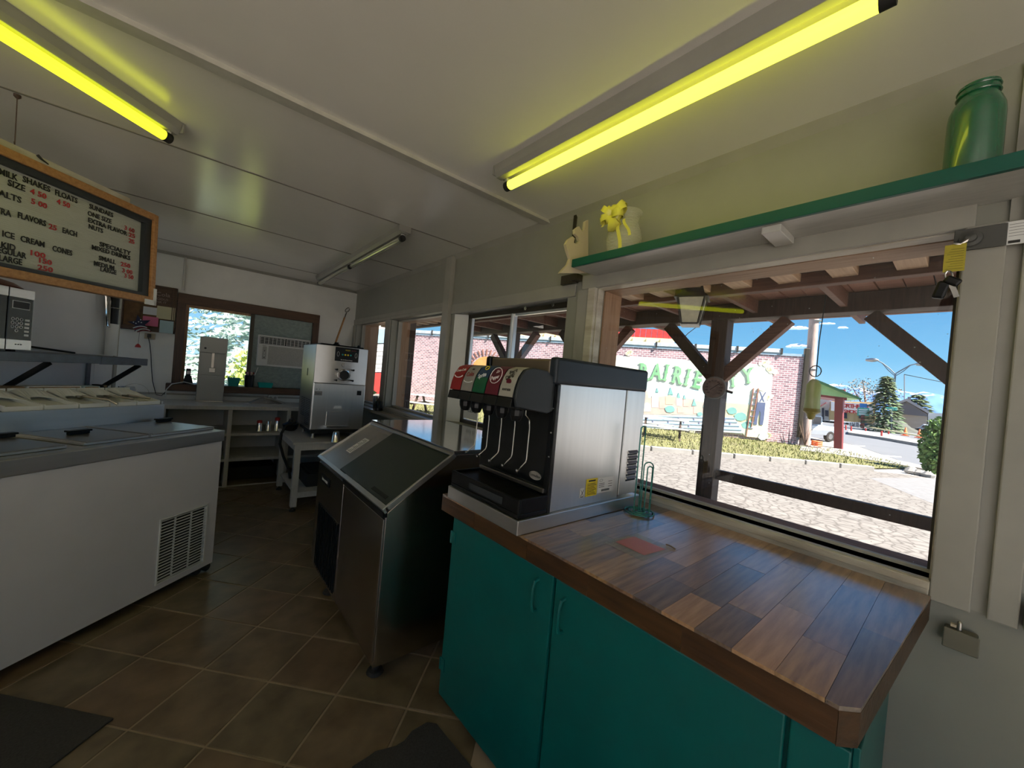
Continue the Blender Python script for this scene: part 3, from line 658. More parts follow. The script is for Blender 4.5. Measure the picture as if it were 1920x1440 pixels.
for u, v, s_ in ((1256, 767, 9), (1312, 776, 5), (1372, 770, 9), (1388, 781, 11), (1399, 797, 9), (1404, 793, 7)):
    poly('painted_bush', [(u + s_ * math.cos(t_ * PI / 4.5) * (1 + .2 * (t_ % 2)), v + s_ * .75 * math.sin(t_ * PI / 4.5)) for t_ in range(9)], 'mural_teal', .074)
poly('painted_stone_wall', [(1180, 778), (1250, 779), (1330, 784), (1376, 783), (1392, 812), (1320, 808), (1180, 801)], 'mural_stone', .068)
for r_ in range(4):
    y0_ = 779 + r_ * 6.2
    MB().bar(bp(1180, y0_, .075), bp(1378 + r_ * 4, y0_ + 5 + r_, .075), .02, .04).build('painted_line', 'mural_blue', mur)
for i in range(20):
    r_ = i % 3; u = 1186 + i * 9.6; v = 779.6 + r_ * 6.6 + (u - 1180) * .026
    MB().bar(bp(u, v, .075), bp(u - .5, v + 6, .075), .02, .04).build('painted_line', 'mural_line', mur)
# painted ladder and painted man seen from behind, in a straw hat, white shirt, braces and blue trousers
for (a_, b2) in (((1412, 728), (1398, 818)), ((1421, 728), (1408, 800))):
    MB().bar(bp(*a_, .078), bp(*b2, .078), .035, .035).build('painted_ladder_rail', 'mural_brown', mur)
for k in range(7):
    v = 736 + k * 11; MB().bar(bp(1411 - k * 1.6, v, .078), bp(1420 - k * 1.5, v + .6, .078), .03, .03).build('painted_rung', 'mural_line', mur)
poly('painted_ground', [(1382, 795), (1408, 790), (1432, 800), (1434, 822), (1396, 818)], 'mural_edge', .070)
poly('painted_shirt', [(1423, 733), (1434, 733), (1438, 740), (1435, 755), (1420, 754), (1420, 740)], 'print_white', .082)
poly('painted_trousers', [(1419, 754), (1434, 755), (1431, 785), (1429, 797), (1423, 796), (1425, 775), (1423, 770), (1419, 785), (1418, 796), (1412, 796), (1416, 770)], 'mural_denim', .086)
poly('painted_hat', [(1422, 731), (1425, 727), (1430, 725), (1436, 728), (1438, 732), (1430, 734)], 'mural_edge', .09)
poly('painted_cross_braces', [(1423, 734), (1424.5, 734), (1432, 753), (1430, 753)], 'mural_denim', .09)
poly('painted_cross_braces', [(1434, 735), (1435, 736), (1425, 753), (1423, 752)], 'mural_denim', .094)
poly('painted_bird', [(1424, 812), (1430, 816), (1436, 811), (1440, 817), (1433, 824), (1426, 825), (1420, 820)], 'mural_stone', .09)
# lettering: heavy slab letters on an arc
def slab_letter(ch, u, v, h, rot):
    o = bp(u, v, .075); s_ = (bp(u, v - h) - bp(u, v)).length
    c, sn = math.cos(rot), math.sin(rot)
    X_ = (-bd) * c + Vector((0, 0, 1)) * sn; Z_ = (-bd) * -sn + Vector((0, 0, 1)) * c
    mb = MB(); mb.text(ch, s_ * 1.38, o, X_, Z_, .01, 'CENTER', .028, .62)
    wd = dict(I=.0, E=.18, R=.2, A=.27, T=.0, Y=.0, P=.2, C=.2).get(ch, .2) * s_
    def pl(x, z, w_, h_):
        q = [o + X_ * (x + i) + Z_ * (z + j) for i, j in ((-w_, -h_), (w_, -h_), (w_, h_), (-w_, h_))]
        mb.prism([p + bn * .012 for p in q], -bn * .02)
    feet = {'I': [0], 'A': [-.27, .27], 'R': [-.17, .24], 'P': [-.17], 'E': [-.14], 'T': [0], 'Y': [0]}.get(ch, [])
    for x in feet: pl(x * s_, .035 * s_, .13 * s_, .035 * s_)
    for x in {'I': [0], 'R': [-.17], 'P': [-.17], 'E': [-.14], 'Y': [-.26, .26]}.get(ch, []): pl(x * s_, .965 * s_, .13 * s_, .035 * s_)
    if ch in 'IRPET': pl((feet[0]) * s_, .5 * s_, .10 * s_, .05 * s_)
    return mb.build('painted_letter', 'print_green', mur)
for ch, u, v, h, r_ in (('P', 1186, 722, 30, .10), ('R', 1206, 712, 31, .02), ('A', 1229, 711, 30, -.04), ('I', 1246, 713, 30, -.10), ('R', 1267, 718, 31, -.12), ('I', 1285, 722, 31, -.14), ('E', 1305, 727, 32, -.14),
                        ('C', 1331, 730, 30, .0), ('I', 1352, 730, 30, .06), ('T', 1374, 725, 27, .12), ('Y', 1403, 718, 28, .2)):
    slab_letter(ch, u, v, h, r_)
# painted sun arch farther along the wall
x_, z_ = bl(911, 683); mb = LB()
mb.prism([(x_ + .72 * math.cos(t_ * PI / 10), -.03, z_ - .22 + .62 * math.sin(t_ * PI / 10)) for t_ in range(11)], (0, .03, 0)); mb.build('painted_arch', 'arch_orange', bw)
LB().box((x_ - .72, -.03, z_ - 1.9), (x_ + .72, 0, z_ - .22)).build('painted_water', 'arch_blue', bw)
mb = LB()
for k in range(15):
    t_ = PI * k / 14; c, s_ = math.cos(t_), math.sin(t_)
    mb.bar((x_ + .80 * c, -.02, z_ - .22 + .70 * s_), (x_ + 1.1 * c, -.02, z_ - .22 + 1.0 * s_), .05, .03, (0, 1, 0))
mb.build('painted_rays', 'mural_brown', bw)
# red parapet building behind
q0 = onpl(1145, 640, BO - bn * 14, bn); q1 = onpl(1266, 622, BO - bn * 14, bn)
pr = bpy.data.objects.new('parapet_building', None); C.objects.link(pr)
f2 = fb.copy(); bo2 = fb @ Vector((0, 14, 0))
for i in range(3): f2[i][3] = bo2[i]
pr.matrix_world = f2; FR[pr.name] = f2; tag(pr, 'store with a red boarded parapet over a cream cornice, rising behind the brick building', 'building')
xr = (f2.inverted() @ q1).x; zt_ = (f2.inverted() @ onpl(1266, 619, bo2, bn)).z; zb_ = (f2.inverted() @ onpl(1266, 636, bo2, bn)).z; zc_ = (f2.inverted() @ onpl(1266, 644, bo2, bn)).z
MB(f2).box((xr - 13, 0, 0), (xr, 6, zc_ - .4)).build('wall', 'stucco', pr)
MB(f2).box((xr - 13, -.1, zc_ - .5), (xr, 6, zb_)).build('cornice', 'cream', pr)
for k in range(30): MB(f2).box((xr - 13 + k * .433 + .01, -.06, zb_), (xr - 13 + (k + 1) * .433 - .01, .2, zt_)).build('parapet_board', 'red_paint', pr)
for k in range(12): MB(f2).box((xr - 12.6 + k * 1.05, -.2, zc_ - .2), (xr - 12.45 + k * 1.05, -.1, zb_ - .05)).build('cornice_block', 'cream', pr)

# ---- green roofed canopy with red posts at the corner of the brick building
cp = thing('corner_canopy', 'green gabled canopy on red posts at the end of the brick building', 'canopy', (*(g(1572, 843).xy), G))
p1 = g(1572, 843)
def atz(u, v, p): # point on the vertical plane through p facing the camera
    return onpl(u, v, p, Vector((p.x, p.y, 0)).normalized())
MB().bar(p1, atz(1574, 747, p1), .27, .27, (0, 1, 0)).build('post', 'red_trim', cp, bev=.02)
p2 = Vector((20.2, 5.0, G)); MB().bar(p2, atz(1503, 745, p2), .22, .22, (0, 1, 0)).build('post', 'red_trim', cp, bev=.02)
p3 = p1 + Vector((5.5, 1.0, 0)); MB().bar(p3, p3 + Vector((0, 0, 2.7)), .3, .3, (0, 1, 0)).build('post', 'red_trim', cp)
A, B_, C_, D_ = atz(1500, 735, p1), atz(1612, 749, p1), atz(1535, 717, p1), atz(1500, 712, p1)
back = Vector((5.5, 1.2, 0))
MB().prism([A + Vector((0, 0, 0)), B_, C_, D_], back).build('gable', 'green_roof', cp)
MB().prism([atz(1500, 738, p1), atz(1588, 751, p1), atz(1588, 746, p1), atz(1500, 735, p1)], back).build('beam', 'red_trim', cp)
MB().bar(atz(1533, 715, p1) - back * .03, atz(1614, 749, p1) - back * .03, .3, .09, (0, 0, 1)).build('eave_board', 'green_roof_dark', cp)
MB().prism([atz(1499, 708, p1 - Vector((.6, .2, 0))), atz(1514, 710, p1 - Vector((.6, .2, 0))), atz(1512, 739, p1 - Vector((.6, .2, 0))), atz(1499, 737, p1 - Vector((.6, .2, 0)))], (.3, .1, 0)).build('fascia_panel', 'green_roof_dark', cp)
# utility pole with the hose coil and the hanging wires
pp = g(1508, 837); up = thing('utility_pole', 'weathered wooden utility pole beside the corner of the brick building', 'pole', tuple(pp))
MB().tube([pp, atz(1527, 590, pp), atz(1535, 480, pp) + Vector((0, 0, 3))], [.19, .17, .13], 14).build('shaft', 'pole_wood', up, smooth=True)
mb = MB()
for k in range(4): mb.lathe([(.175, -.02), (.198, 0), (.175, .02)], pp + Vector((0, 0, 1.2 + k * 2.0)), 14)
mb.build('band', 'lamp_pole', up)
pl_ = pp + Vector((-.35, -.1, .25)); pb = thing('weathered_plant', 'dry spiky plant and orange hose coiled at the foot of the utility pole', 'plant', (*pl_.xy, G))
mb = MB()
for k in range(26):
    a = random.uniform(0, 2 * PI); r_ = random.uniform(.1, .35); mb.add([pl_ + Vector((.03, 0, -.2)), pl_ + Vector((-.03, 0, -.2)), pl_ + Vector((r_ * math.cos(a), r_ * math.sin(a), random.uniform(.3, 1.1)))], [(0, 1, 2)])
mb.build('leaves', 'bark', pb)
mb = MB()
for k in range(3): mb.tube([pl_ + Vector((.1, -.35, -.1 + k * .07)) + Vector((.16 * math.cos(t_ * PI / 8), .16 * math.sin(t_ * PI / 8), 0)) for t_ in range(16)], .035, 6, closed=True)
mb.build('hose', 'orange', pb)

# ---- pickup truck
tp = (g(1490, 836) + g(1562, 836)) / 2; tp = g(1527, 829)
dv_ = tp.copy(); dv_.z = 0; dv_.normalize(); rv_ = Vector((dv_.y, -dv_.x, 0)); td = rv_ * .62 + dv_ * .78; td.normalize(); ty = Vector((-td.y, td.x, 0))
TS = .75
ft_ = Matrix.Identity(4)
for i in range(3): ft_[i][0] = td[i] * TS; ft_[i][1] = ty[i] * TS; ft_[i][2] = (0, 0, TS)[i]
c0 = g(1556, 829)                                     # rear axle is .95 m ahead of the tail
for i in range(3): ft_[i][3] = c0[i]
tk = bpy.data.objects.new('pickup_truck', None); C.objects.link(tk); tk.matrix_world = ft_; FR[tk.name] = ft_
tag(tk, 'two tone light blue and grey pickup truck parked under the canopy', 'truck')
T = lambda: MB(ft_)
def profile(pts, y0, y1, name, m, par=tk, bev=.03): return T().prism([(x, y0, z) for x, z in pts], (0, y1 - y0, 0)).build(name, m, par, bev=bev)
profile([(.85, .52), (.95, .6), (.95, .78), (-4.0, .74), (-4.05, .5), (-3.5, .42), (-.2, .42)], 0, 1.75, 'lower_body', 'truck_grey')
profile([(.95, .76), (.95, 1.02), (-1.15, 1.04), (-2.65, 1.04), (-3.95, .92), (-4.05, .74)], 0, 1.75, 'upper_body', 'truck_blue')
profile([(-.62, 1.02), (-.68, 1.60), (-.85, 1.70), (-1.85, 1.70), (-2.45, 1.04)], .08, 1.67, 'cab', 'truck_blue')
profile([(-.80, 1.10), (-.83, 1.58), (-1.4, 1.60), (-1.45, 1.10)], .06, .09, 'side_window', 'car_glass', bev=0)
profile([(-1.52, 1.10), (-1.48, 1.58), (-1.8, 1.56), (-2.2, 1.10)], .06, .09, 'side_window', 'car_glass', bev=0)
T().box((-.66, .2, 1.12), (-.62, 1.55, 1.5)).build('rear_window', 'car_glass', tk)
for wx_ in (0, -3.0):
    for wy in (-.02, 1.55):
        o = T().lathe([(.18, 0), (.33, 0), (.36, .05), (.36, .17), (.33, .22), (.18, .22)], (wx_, wy, .36), 22, 'y').build('wheel', 'rubber', tk, smooth=True)
        T().lathe([(.0, -.01), (.17, -.01), (.2, .03), (.1, .05)], (wx_, wy, .36), 16, 'y').build('hub_cap', 'steel_soft', o)
T().box((.92, .1, .5), (1.08, 1.65, .66)).build('bumper', 'chrome', tk, bev=.03)
T().box((.94, .03, .78), (.97, .2, .98)).build('tail_light', 'red_paint', tk)
# ---- far buildings across the road
def facing(u, v_base, depth_z=None): return g(u, v_base)
lb = g(1560, 793); n_lb = Vector((lb.x, lb.y, 0)).normalized(); 
def far_box(u0, u1, v0, v1, p, thick, name, m, par, off=0.0):
    q = [onpl(u, v, p, n_lb) - n_lb * off for u, v in ((u0, v1), (u1, v1), (u1, v0), (u0, v0))]
    return MB().prism(q, n_lb * thick).build(name, m, par)
lg = thing('log_storefront', 'log fronted store with a red and white lettered sign band, across the road', 'building', tuple(lb))
far_q = lambda u, v, off=0: onpl(u, v, lb, n_lb) - n_lb * off
MB().prism([far_q(1556, 787), far_q(1640, 795), far_q(1641, 754), far_q(1556, 752)], n_lb * 8).build('wall', 'log_wood', lg)
for k in range(28):
    u = 1557 + k * 3; v1 = 787 + (u - 1556) * .095
    MB().bar(far_q(u, v1, .15), far_q(u + .3, v1 - 22, .15), .24, .2, n_lb).build('log', 'log_wood', lg, bev=.03)
MB().prism([far_q(1558, 770, .3), far_q(1637, 778, .3), far_q(1637, 758, .3), far_q(1558, 753, .3)], n_lb * .3).build('sign_band', 'print_white', lg)
for k, ch in enumerate('NORTHERN'):
    u = 1576 + k * 6.6; MB().text(ch, .62, far_q(u, 763.5 + k * .5, .36), CX - n_lb * CX.dot(n_lb), (0, 0, 1), .04, 'CENTER', .03).build('sign_letter', 'ink_red', lg)
for k, ch in enumerate('SMOKE'):
    u = 1584 + k * 6.2; MB().text(ch, .5, far_q(u, 773.5 + k * .5, .36), CX - n_lb * CX.dot(n_lb), (0, 0, 1), .04, 'CENTER', .03).build('sign_letter', 'ink_red', lg)
for u in (1580, 1610): MB().prism([far_q(u, 784, .3), far_q(u + 8, 785, .3), far_q(u + 8, 774, .3), far_q(u, 773, .3)], n_lb * .1).build('window', 'car_glass', lg)
st = thing('stucco_house', 'pale house with a dark door and red awning left of the log store', 'house', tuple(g(1540, 790)))
MB().prism([far_q(1525, 786), far_q(1556, 789), far_q(1556, 751), fa := far_q(1540, 746), far_q(1525, 750)], n_lb * 7).build('wall', 'stucco', st)
MB().prism([far_q(1541, 787, .1), far_q(1545, 787.5, .1), far_q(1545, 765, .1), far_q(1541, 765, .1)], n_lb * .1).build('entry', 'car_glass', st)
MB().prism([far_q(1547, 780, .1), far_q(1553, 781, .1), far_q(1553, 770, .1), far_q(1547, 769, .1)], n_lb * .1).build('window', 'car_glass', st)
MB().prism([far_q(1536, 764, 1.2), far_q(1549, 756, 1.2), far_q(1549, 754, .1), far_q(1536, 762, .1)], n_lb * 1.0).build('awning', 'red_paint', st)
# barn
bb = Vector((62, 6.2, G)); nb = Vector((bb.x, bb.y, 0)).normalized(); bq = lambda u, v, off=0: onpl(u, v, bb, nb) - nb * off
bn2 = thing('barn', 'wide tan and grey shed with a pale grey gable roof behind the gravel mound', 'building', tuple(bb))
MB().prism([bq(1663, 797), bq(1737, 806), bq(1739, 779), bq(1670, 774)], nb * 25).build('wall', 'barn_tan', bn2)
MB().prism([bq(1668, 775, .2), bq(1740, 781, .2), bq(1737, 776, .2), bq(1701, 753, .2), bq(1668, 765, .2)], nb * 1).build('gable', 'barn_grey', bn2)
MB().prism([bq(1699, 752, .5), bq(1741, 776, .5), bq(1741, 774, .5) + nb * 30 + Vector((0, 0, 0)), bq(1699, 750, .5) + nb * 30], (0, 0, .3)).build('roof', 'roof_grey', bn2)
MB().prism([bq(1666, 765, .5), bq(1700, 752, .5), bq(1700, 750, .5) + nb * 30, bq(1666, 763, .5) + nb * 30], (0, 0, .3)).build('roof', 'roof_grey', bn2)
MB().prism([bq(1702, 756), bq(1708, 756), bq(1708, 744), bq(1702, 744)], nb * .8).build('cupola', 'barn_grey', bn2)
an_ = bq(1740, 800) + nb * 4
MB().prism([bq(1740, 797), bq(1775, 801), bq(1775, 775), bq(1740, 774)], nb * 10).build('annex', 'siding_white', bn2)
# gravel mound
mc = g(1668, 808); md = thing('gravel_mound', 'low grey mound of gravel across the road, in front of the barn', 'mound', tuple(mc))
mb = MB(); N = 26; hw = (onpl(1735, 800, mc, Vector((mc.x, mc.y, 0)).normalized()) - onpl(1612, 790, mc, Vector((mc.x, mc.y, 0)).normalized())); hw.z = 0; R_ = hw.length / 2; hx = hw.normalized(); hy = Vector((-hx.y, hx.x, 0))
cc = mc + hx * (R_ * .08) + Vector((mc.x, mc.y, 0)).normalized() * 5
pts = []
for i in range(N + 1):
    for j in range(N + 1):
        a, b = i / N * 2 - 1, j / N * 2 - 1; r_ = math.hypot(a, b)
        h = max(0, 1 - r_) ** 1.1 * 1.5 * (1 + .12 * math.sin(7 * a + 3 * b)) + random.uniform(-.05, .05) * (r_ < .95)
        q = cc + hx * (a * R_) + hy * (b * 5); pts.append((q.x, q.y, G + max(0, h) - .02))
mb.add(pts, [(i * (N + 1) + j, (i + 1) * (N + 1) + j, (i + 1) * (N + 1) + j + 1, i * (N + 1) + j + 1) for i in range(N) for j in range(N)])
mb.build('heap', 'gravel_mound', md, smooth=True)
# small blue and white vehicles behind the mound
for u, m_, lab in ((1645, 'siding_white', 'white covered trailer parked right of the log store'), (1660, 'sign_blue', 'small blue covered trailer beside the white one')):
    o = thing('trailer', lab, 'trailer', tuple(bq(u, 789)))
    MB().prism([bq(u - 6, 789), bq(u + 6, 790), bq(u + 6, 781), bq(u + 2, 778), bq(u - 6, 777)], nb * 2).build('box_body', m_, o, bev=.15)
    MB().lathe([(.1, 0), (.3, 0), (.32, .12), (.1, .14)], bq(u, 789.5) - nb * .2 + Vector((0, 0, .1)), 12, 'x').build('wheel', 'rubber', o)
# SUV
sp_ = g(1727, 811); ns_ = Vector((sp_.x, sp_.y, 0)).normalized(); sq = lambda u, v, off=0: onpl(u, v, sp_, ns_) - ns_ * off
sv = thing('parked_suv', 'small silver sport utility vehicle parked before the barn at the right', 'car', tuple(sp_))
body = MB().prism([sq(1716, 807), sq(1755, 812), sq(1756, 803), sq(1737, 800), sq(1721, 802), sq(1716, 804)], ns_ * 1.8).build('body', 'suv_silver', sv, bev=.08)
MB().prism([sq(1723, 802), sq(1750, 804), sq(1748, 797), sq(1731, 795.5)], ns_ * 1.7).build('cabin', 'suv_silver', sv, bev=.08)
MB().prism([sq(1727, 801.5, .03), sq(1747, 803, .03), sq(1745.5, 798.3, .03), sq(1731.5, 797, .03)], ns_ * .05).build('side_window', 'car_glass', sv)
for u in (1722, 1738): MB().lathe([(.05, 0), (.34, 0), (.36, .12), (.05, .15)], sq(u, 809, .15), 14, 'x').build('wheel', 'rubber', sv)
# ---- street lamp with two arms
lp = g(1668, 808); nl = Vector((lp.x, lp.y, 0)).normalized(); lq = lambda u, v: onpl(u, v, lp, nl)
sl_ = thing('street_lamp', 'tall double armed street lamp across the road, in front of the barn', 'lamp', tuple(lp))
MB().tube([lp, lq(1679, 700)], [.13, .075], 10).build('pole', 'lamp_pole', sl_, smooth=True)
MB().tube([lq(1679, 702), lq(1668, 691), lq(1655, 681), lq(1645, 676), lq(1635, 675)], .055, 8).tube([lq(1678, 705), lq(1665, 694), lq(1654, 681)], .04, 6).build('arm', 'lamp_pole', sl_, smooth=True)
MB().tube([lq(1680, 700), lq(1692, 693), lq(1706, 685), lq(1718, 682), lq(1728, 683)], .055, 8).tube([lq(1681, 704), lq(1694, 696), lq(1707, 685)], .04, 6).build('arm', 'lamp_pole', sl_, smooth=True)
MB().lathe([(.02, -.5), (.16, -.3), (.2, 0), (.12, .45), (.02, .5)], lq(1635, 675), 12, 'y').build('lamp_head', 'steel_soft', sl_, smooth=True)
MB().lathe([(.02, -.5), (.16, -.3), (.2, 0), (.12, .45), (.02, .5)], lq(1731, 683), 12, 'y').build('lamp_head', 'steel_soft', sl_, smooth=True)
# street name sign on its own post
ss = thing('street_sign', 'small green street name sign on a thin post left of the lamp post', 'sign', tuple(g(1671, 812)))
p = g(1671, 812); nq = Vector((p.x, p.y, 0)).normalized(); zq = lambda u, v, o_=0: onpl(u, v, p, nq) - nq * o_
MB().tube([p, zq(1672, 762)], .05, 8).build('post', 'lamp_pole', ss)
MB().prism([zq(1660, 769, .1), zq(1682, 770, .1), zq(1682, 764, .1), zq(1660, 763.5, .1)], nq * .08).build('blade', 'sign_green', ss, bev=.02)
MB().text('FRONT ST', .19, zq(1671, 769, .13), CX - nq * CX.dot(nq), (0, 0, 1), .02, 'CENTER').build('lettering', 'print_white', ss)
# green and blue highway sign
ps = g(1617, 803); nq2 = Vector((ps.x, ps.y, 0)).normalized(); hq = lambda u, v, o_=0: onpl(u, v, ps, nq2) - nq2 * o_
hs = thing('highway_sign', 'green and blue highway sign on a dark red post in front of the log store', 'sign', tuple(ps))
MB().bar(ps, hq(1618, 778), .28, .2, nq2).build('post', 'red_trim', hs)
MB().prism([hq(1607, 779, .1), hq(1629, 780, .1), hq(1630, 765, .1), hq(1608, 764, .1)], nq2 * .1).build('green_panel', 'sign_green', hs)
MB().prism([hq(1612, 764, .12), hq(1626, 764.5, .12), hq(1626, 757, .12), hq(1612, 756, .12)], nq2 * .1).build('blue_panel', 'sign_blue', hs)
mb = MB()
for k in range(3): mb.bar(hq(1610, 768 + k * 4, .2), hq(1627, 768.8 + k * 4, .2), .04, .12, (0, 0, 1))
mb.build('route_lines', 'print_white', hs)
# rails, cones and curbs of the traffic island
isl = struct('sidewalk', MB().prism([g(1590, 811), g(1590, 815), g(1650, 824), g(1745, 841), g(1745, 834), g(1660, 817), g(1600, 809)], (0, 0, .16)), 'concrete')
struct('sidewalk.001', MB().prism([g(1500, 832), g(1500, 846), g(1560, 853), g(1735, 882), g(1742, 878), g(1580, 843)], (0, 0, .05)), 'concrete')
MB().bar(g(1622, 806) + Vector((0, 0, .3)), g(1742, 829) + Vector((0, 0, .3)), .12, .10).build('yellow_curb', 'cream', isl)
rl = [(1586, 806, 797), (1596, 812, 799), (1623, 809, 803), (1653, 822, 808), (1666, 814, 806)]
for i, (u, v, vt) in enumerate(rl):
    p = g(u, v); o = thing('bollard', ['leftmost red bollard of the traffic island', 'red bollard right beside the leftmost one', 'short red bollard just left of the street lamp foot', 'tall red bollard at the near edge of the island', 'red bollard closest below the street lamp'][i], 'bollard', tuple(p), group='red bollards of the traffic island')
    MB().tube([p, onpl(u, vt, p, Vector((p.x, p.y, 0)).normalized())], .05, 8).build('pole', 'red_paint', o)
rb = tag(MB().bar(g(1586, 797) * 1 - Vector((0, 0, 0)), g(1596, 799), .1, .1).build('x', 'red_paint'), None); bpy.data.objects.remove(rb)
for k, (u, v) in enumerate(((1697, 817), (1723, 821))):
    p = g(u, v); o = thing('traffic_cone', ['orange traffic cone left of another on the traffic island', 'orange traffic cone nearest the green shrub'][k], 'cone', tuple(p), group='orange traffic cones')
    MB().lathe([(.2, 0), (.15, .04), (.04, .66), (.02, .68)], p, 12).build('cone_body', 'orange', o, smooth=True)
    MB().box(p - Vector((.24, .24, 0)), p + Vector((.24, .24, .05))).build('base', 'orange', o)
p = g(1600, 800); sb = thing('low_sign', 'low grey lettered sign by the far side of the road', 'sign', tuple(p))
nn = Vector((p.x, p.y, 0)).normalized(); MB().prism([p, onpl(1610, 801, p, nn), onpl(1610, 792, p, nn), onpl(1593, 792, p, nn), onpl(1593, 799, p, nn)], nn * .3).build('board', 'barn_grey', sb)
MB().text('OPEN', .62, onpl(1601, 799, p, nn) - nn * .05, CX - nn * CX.dot(nn), (0, 0, 1), .03, 'CENTER').build('lettering', 'print_white', sb)
struct('road_line', MB().prism([g(1594, 835), g(1594, 836.3), g(1622, 837.3), g(1622, 836.2)], (0, 0, .006)), 'road_line')
struct('road_line.001', MB().prism([g(1640, 852), g(1640, 854), g(1690, 858), g(1690, 856.5)], (0, 0, .006)), 'road_line')
# ---- trees and shrubs
def leaf_cloud(mb, c, r, n, s_, flat=1.0):
    for _ in range(n):
        d = Vector((random.gauss(0, 1), random.gauss(0, 1), random.gauss(0, 1))).normalized() * (random.random() ** .45)
        p = Vector(c) + Vector((d.x * r[0], d.y * r[1], d.z * r[2])); a = Vector((random.gauss(0, 1), random.gauss(0, 1), random.gauss(0, 1) * flat)).normalized() * s_
        b = a.cross(Vector((random.gauss(0, 1), random.gauss(0, 1), random.gauss(0, 1)))).normalized() * s_ * .55
        mb.add([p - a, p + b, p + a, p - b], [(0, 1, 2, 3)])
def conifer(name, lab, base, h, r, m, n, s_, tiers=9):
    o = thing(name, lab, 'tree', tuple(base)); base = Vector(base)
    MB().tube([base, base + Vector((0, 0, h * .95))], [r * .08, .02], 8).build('trunk', 'bark', o)
    mb = MB()
    for t_ in range(tiers):
        k = t_ / tiers; rr = r * (1 - k) ** .8 + .05 * r; z = h * (.10 + .88 * k)
        for q in range(max(4, int(n / tiers))):
            a = random.uniform(0, 2 * PI); d = rr * random.random() ** .5
            p = base + Vector((d * math.cos(a), d * math.sin(a), z - d * .35 + random.uniform(-.04, .04) * h))
            out = Vector((math.cos(a), math.sin(a), -.25)) * s_; sd = Vector((-math.sin(a), math.cos(a), random.uniform(-.4, .4))) * s_ * .35
            mb.add([p - out * .4, p + sd, p + out, p - sd], [(0, 1, 2, 3)])
    mb.build('foliage', m, o); return o
pt = g(1655, 797); pt.z = 0; pt = pt.normalized() * 48; pt.z = G
conifer('pine_tree', 'dark green pine rising left of the street lamp', tuple(pt), 5.3, 1.45, 'pine_green', 1500, .36, 12)
pt = ray(1720, 770); pt.z = 0; pt = pt.normalized() * 100; pt.z = G
conifer('pine_tree', 'round topped green tree rising behind the barn roof', tuple(pt), 6.2, 3.0, 'pine_green', 1500, .6, 8)
pt = ray(1625, 770); pt.z = 0; pt = pt.normalized() * 85; pt.z = G
o = thing('bare_tree', 'broad leafless tree behind the log store', 'tree', tuple(pt))
mb = MB()
for k in range(7):
    a = random.uniform(0, 2 * PI); tip = pt + Vector((2.2 * math.cos(a), 3.8 * math.sin(a), random.uniform(4.5, 7)))
    mb.tube([pt, pt + Vector((0, 0, 1.8)), (pt + tip) / 2 + Vector((0, 0, .8)), tip], [.25, .2, .1, .03], 6)
mb.build('branches', 'bark', o); mb = MB(); leaf_cloud(mb, pt + Vector((0, 0, 5.0)), (2.6, 4.2, 2.2), 650, .16); tag(mb.build('twigs', 'bare_twig', o), kind='stuff')
p = g(1754, 888)
o = thing('shrub', 'dense green shrub against the right edge of the big window view', 'shrub', tuple(p))
mb = MB(); leaf_cloud(mb, p + Vector((0, 0, .8)), (.42, .42, .9), 2200, .07); mb.build('foliage', 'bush_green', o)
MB().tube([p, p + Vector((0, 0, 1.2))], [.06, .03], 6).build('stem', 'bark', o)
p = g(1745, 893); o = thing('rock_cluster', 'few pale stones at the foot of the shrub', 'stones', tuple(p), group=None)
for k in range(5):
    q = p + Vector((random.uniform(-.4, .4), random.uniform(-.5, .5), .05)); MB().lathe([(.02, -.06), (.13, -.04), (.15, .03), (.06, .1), (.01, .1)], q, 7).build('stone', 'concrete', o)
# ---- spruce and bright bushes outside the back window
pt = Vector((1.1, 10.6, G)); o = thing('blue_spruce', 'blue green spruce filling the back window', 'tree', tuple(pt))
MB().tube([pt, pt + Vector((0, 0, 6))], [.18, .05], 8).build('trunk', 'bark', o)
mb = MB()
for t_ in range(90):
    z = .3 + t_ * .07; a0 = random.uniform(0, 2 * PI)
    for q in range(5):
        a = a0 + q * 2 * PI / 5 + random.uniform(-.3, .3); Lh = (2.3 - z * .27) * random.uniform(.8, 1.1); p0 = pt + Vector((0, 0, z))
        for k in range(11):
            f_ = .25 + .75 * k / 11; p = p0 + Vector((math.cos(a), math.sin(a), -.18)) * (Lh * f_)
            for s_ in (-1, 1):
                sd = Vector((-math.sin(a) * s_, math.cos(a) * s_, random.uniform(-.5, .3))).normalized() * (.24 * (1.25 - f_)) + Vector((math.cos(a), math.sin(a), 0)) * .08
                th = Vector((random.uniform(-.02, .02), random.uniform(-.02, .02), .03)); mb.add([p, p + sd * .5 + th, p + sd, p + sd * .5 - th], [(0, 1, 2, 3)])
mb.build('foliage', 'spruce', o)
for k, (x, y, sc) in enumerate(((-.75, 8.8, 1.0), (.95, 8.7, 1.05), (.35, 8.9, .55))):
    p = Vector((x, y, G)); o = thing('bush', ['yellow green bush at the left edge of the back window', 'yellow green bush at the right side of the back window', 'low yellow green bush between the two others'][k], 'bush', tuple(p))
    mb = MB(); leaf_cloud(mb, p + Vector((0, 0, .85 * sc)), (.5, .35, .95 * sc), 1500, .06); mb.build('foliage', 'yellow_leaf', o)
    MB().tube([p, p + Vector((0, 0, 1.0 * sc))], [.04, .02], 6).build('stem', 'bark', o)
struct('added_bounce_walk', MB().add([Vector((*p, G + .012)) for p in ((-12, 7.6), (2.0, 7.6), (2.0, 10.2), (-12, 10.2))], [range(4)]), 'bounce_walk_pale')  # unseen pale strip added to bounce sun up through the back windows
struct('lawn', MB().add([Vector((*p, G + .0)) for p in ((-12, 6.3), (2.0, 6.3), (2.0, 25), (-12, 25))], [range(4)]), 'grass_blade')
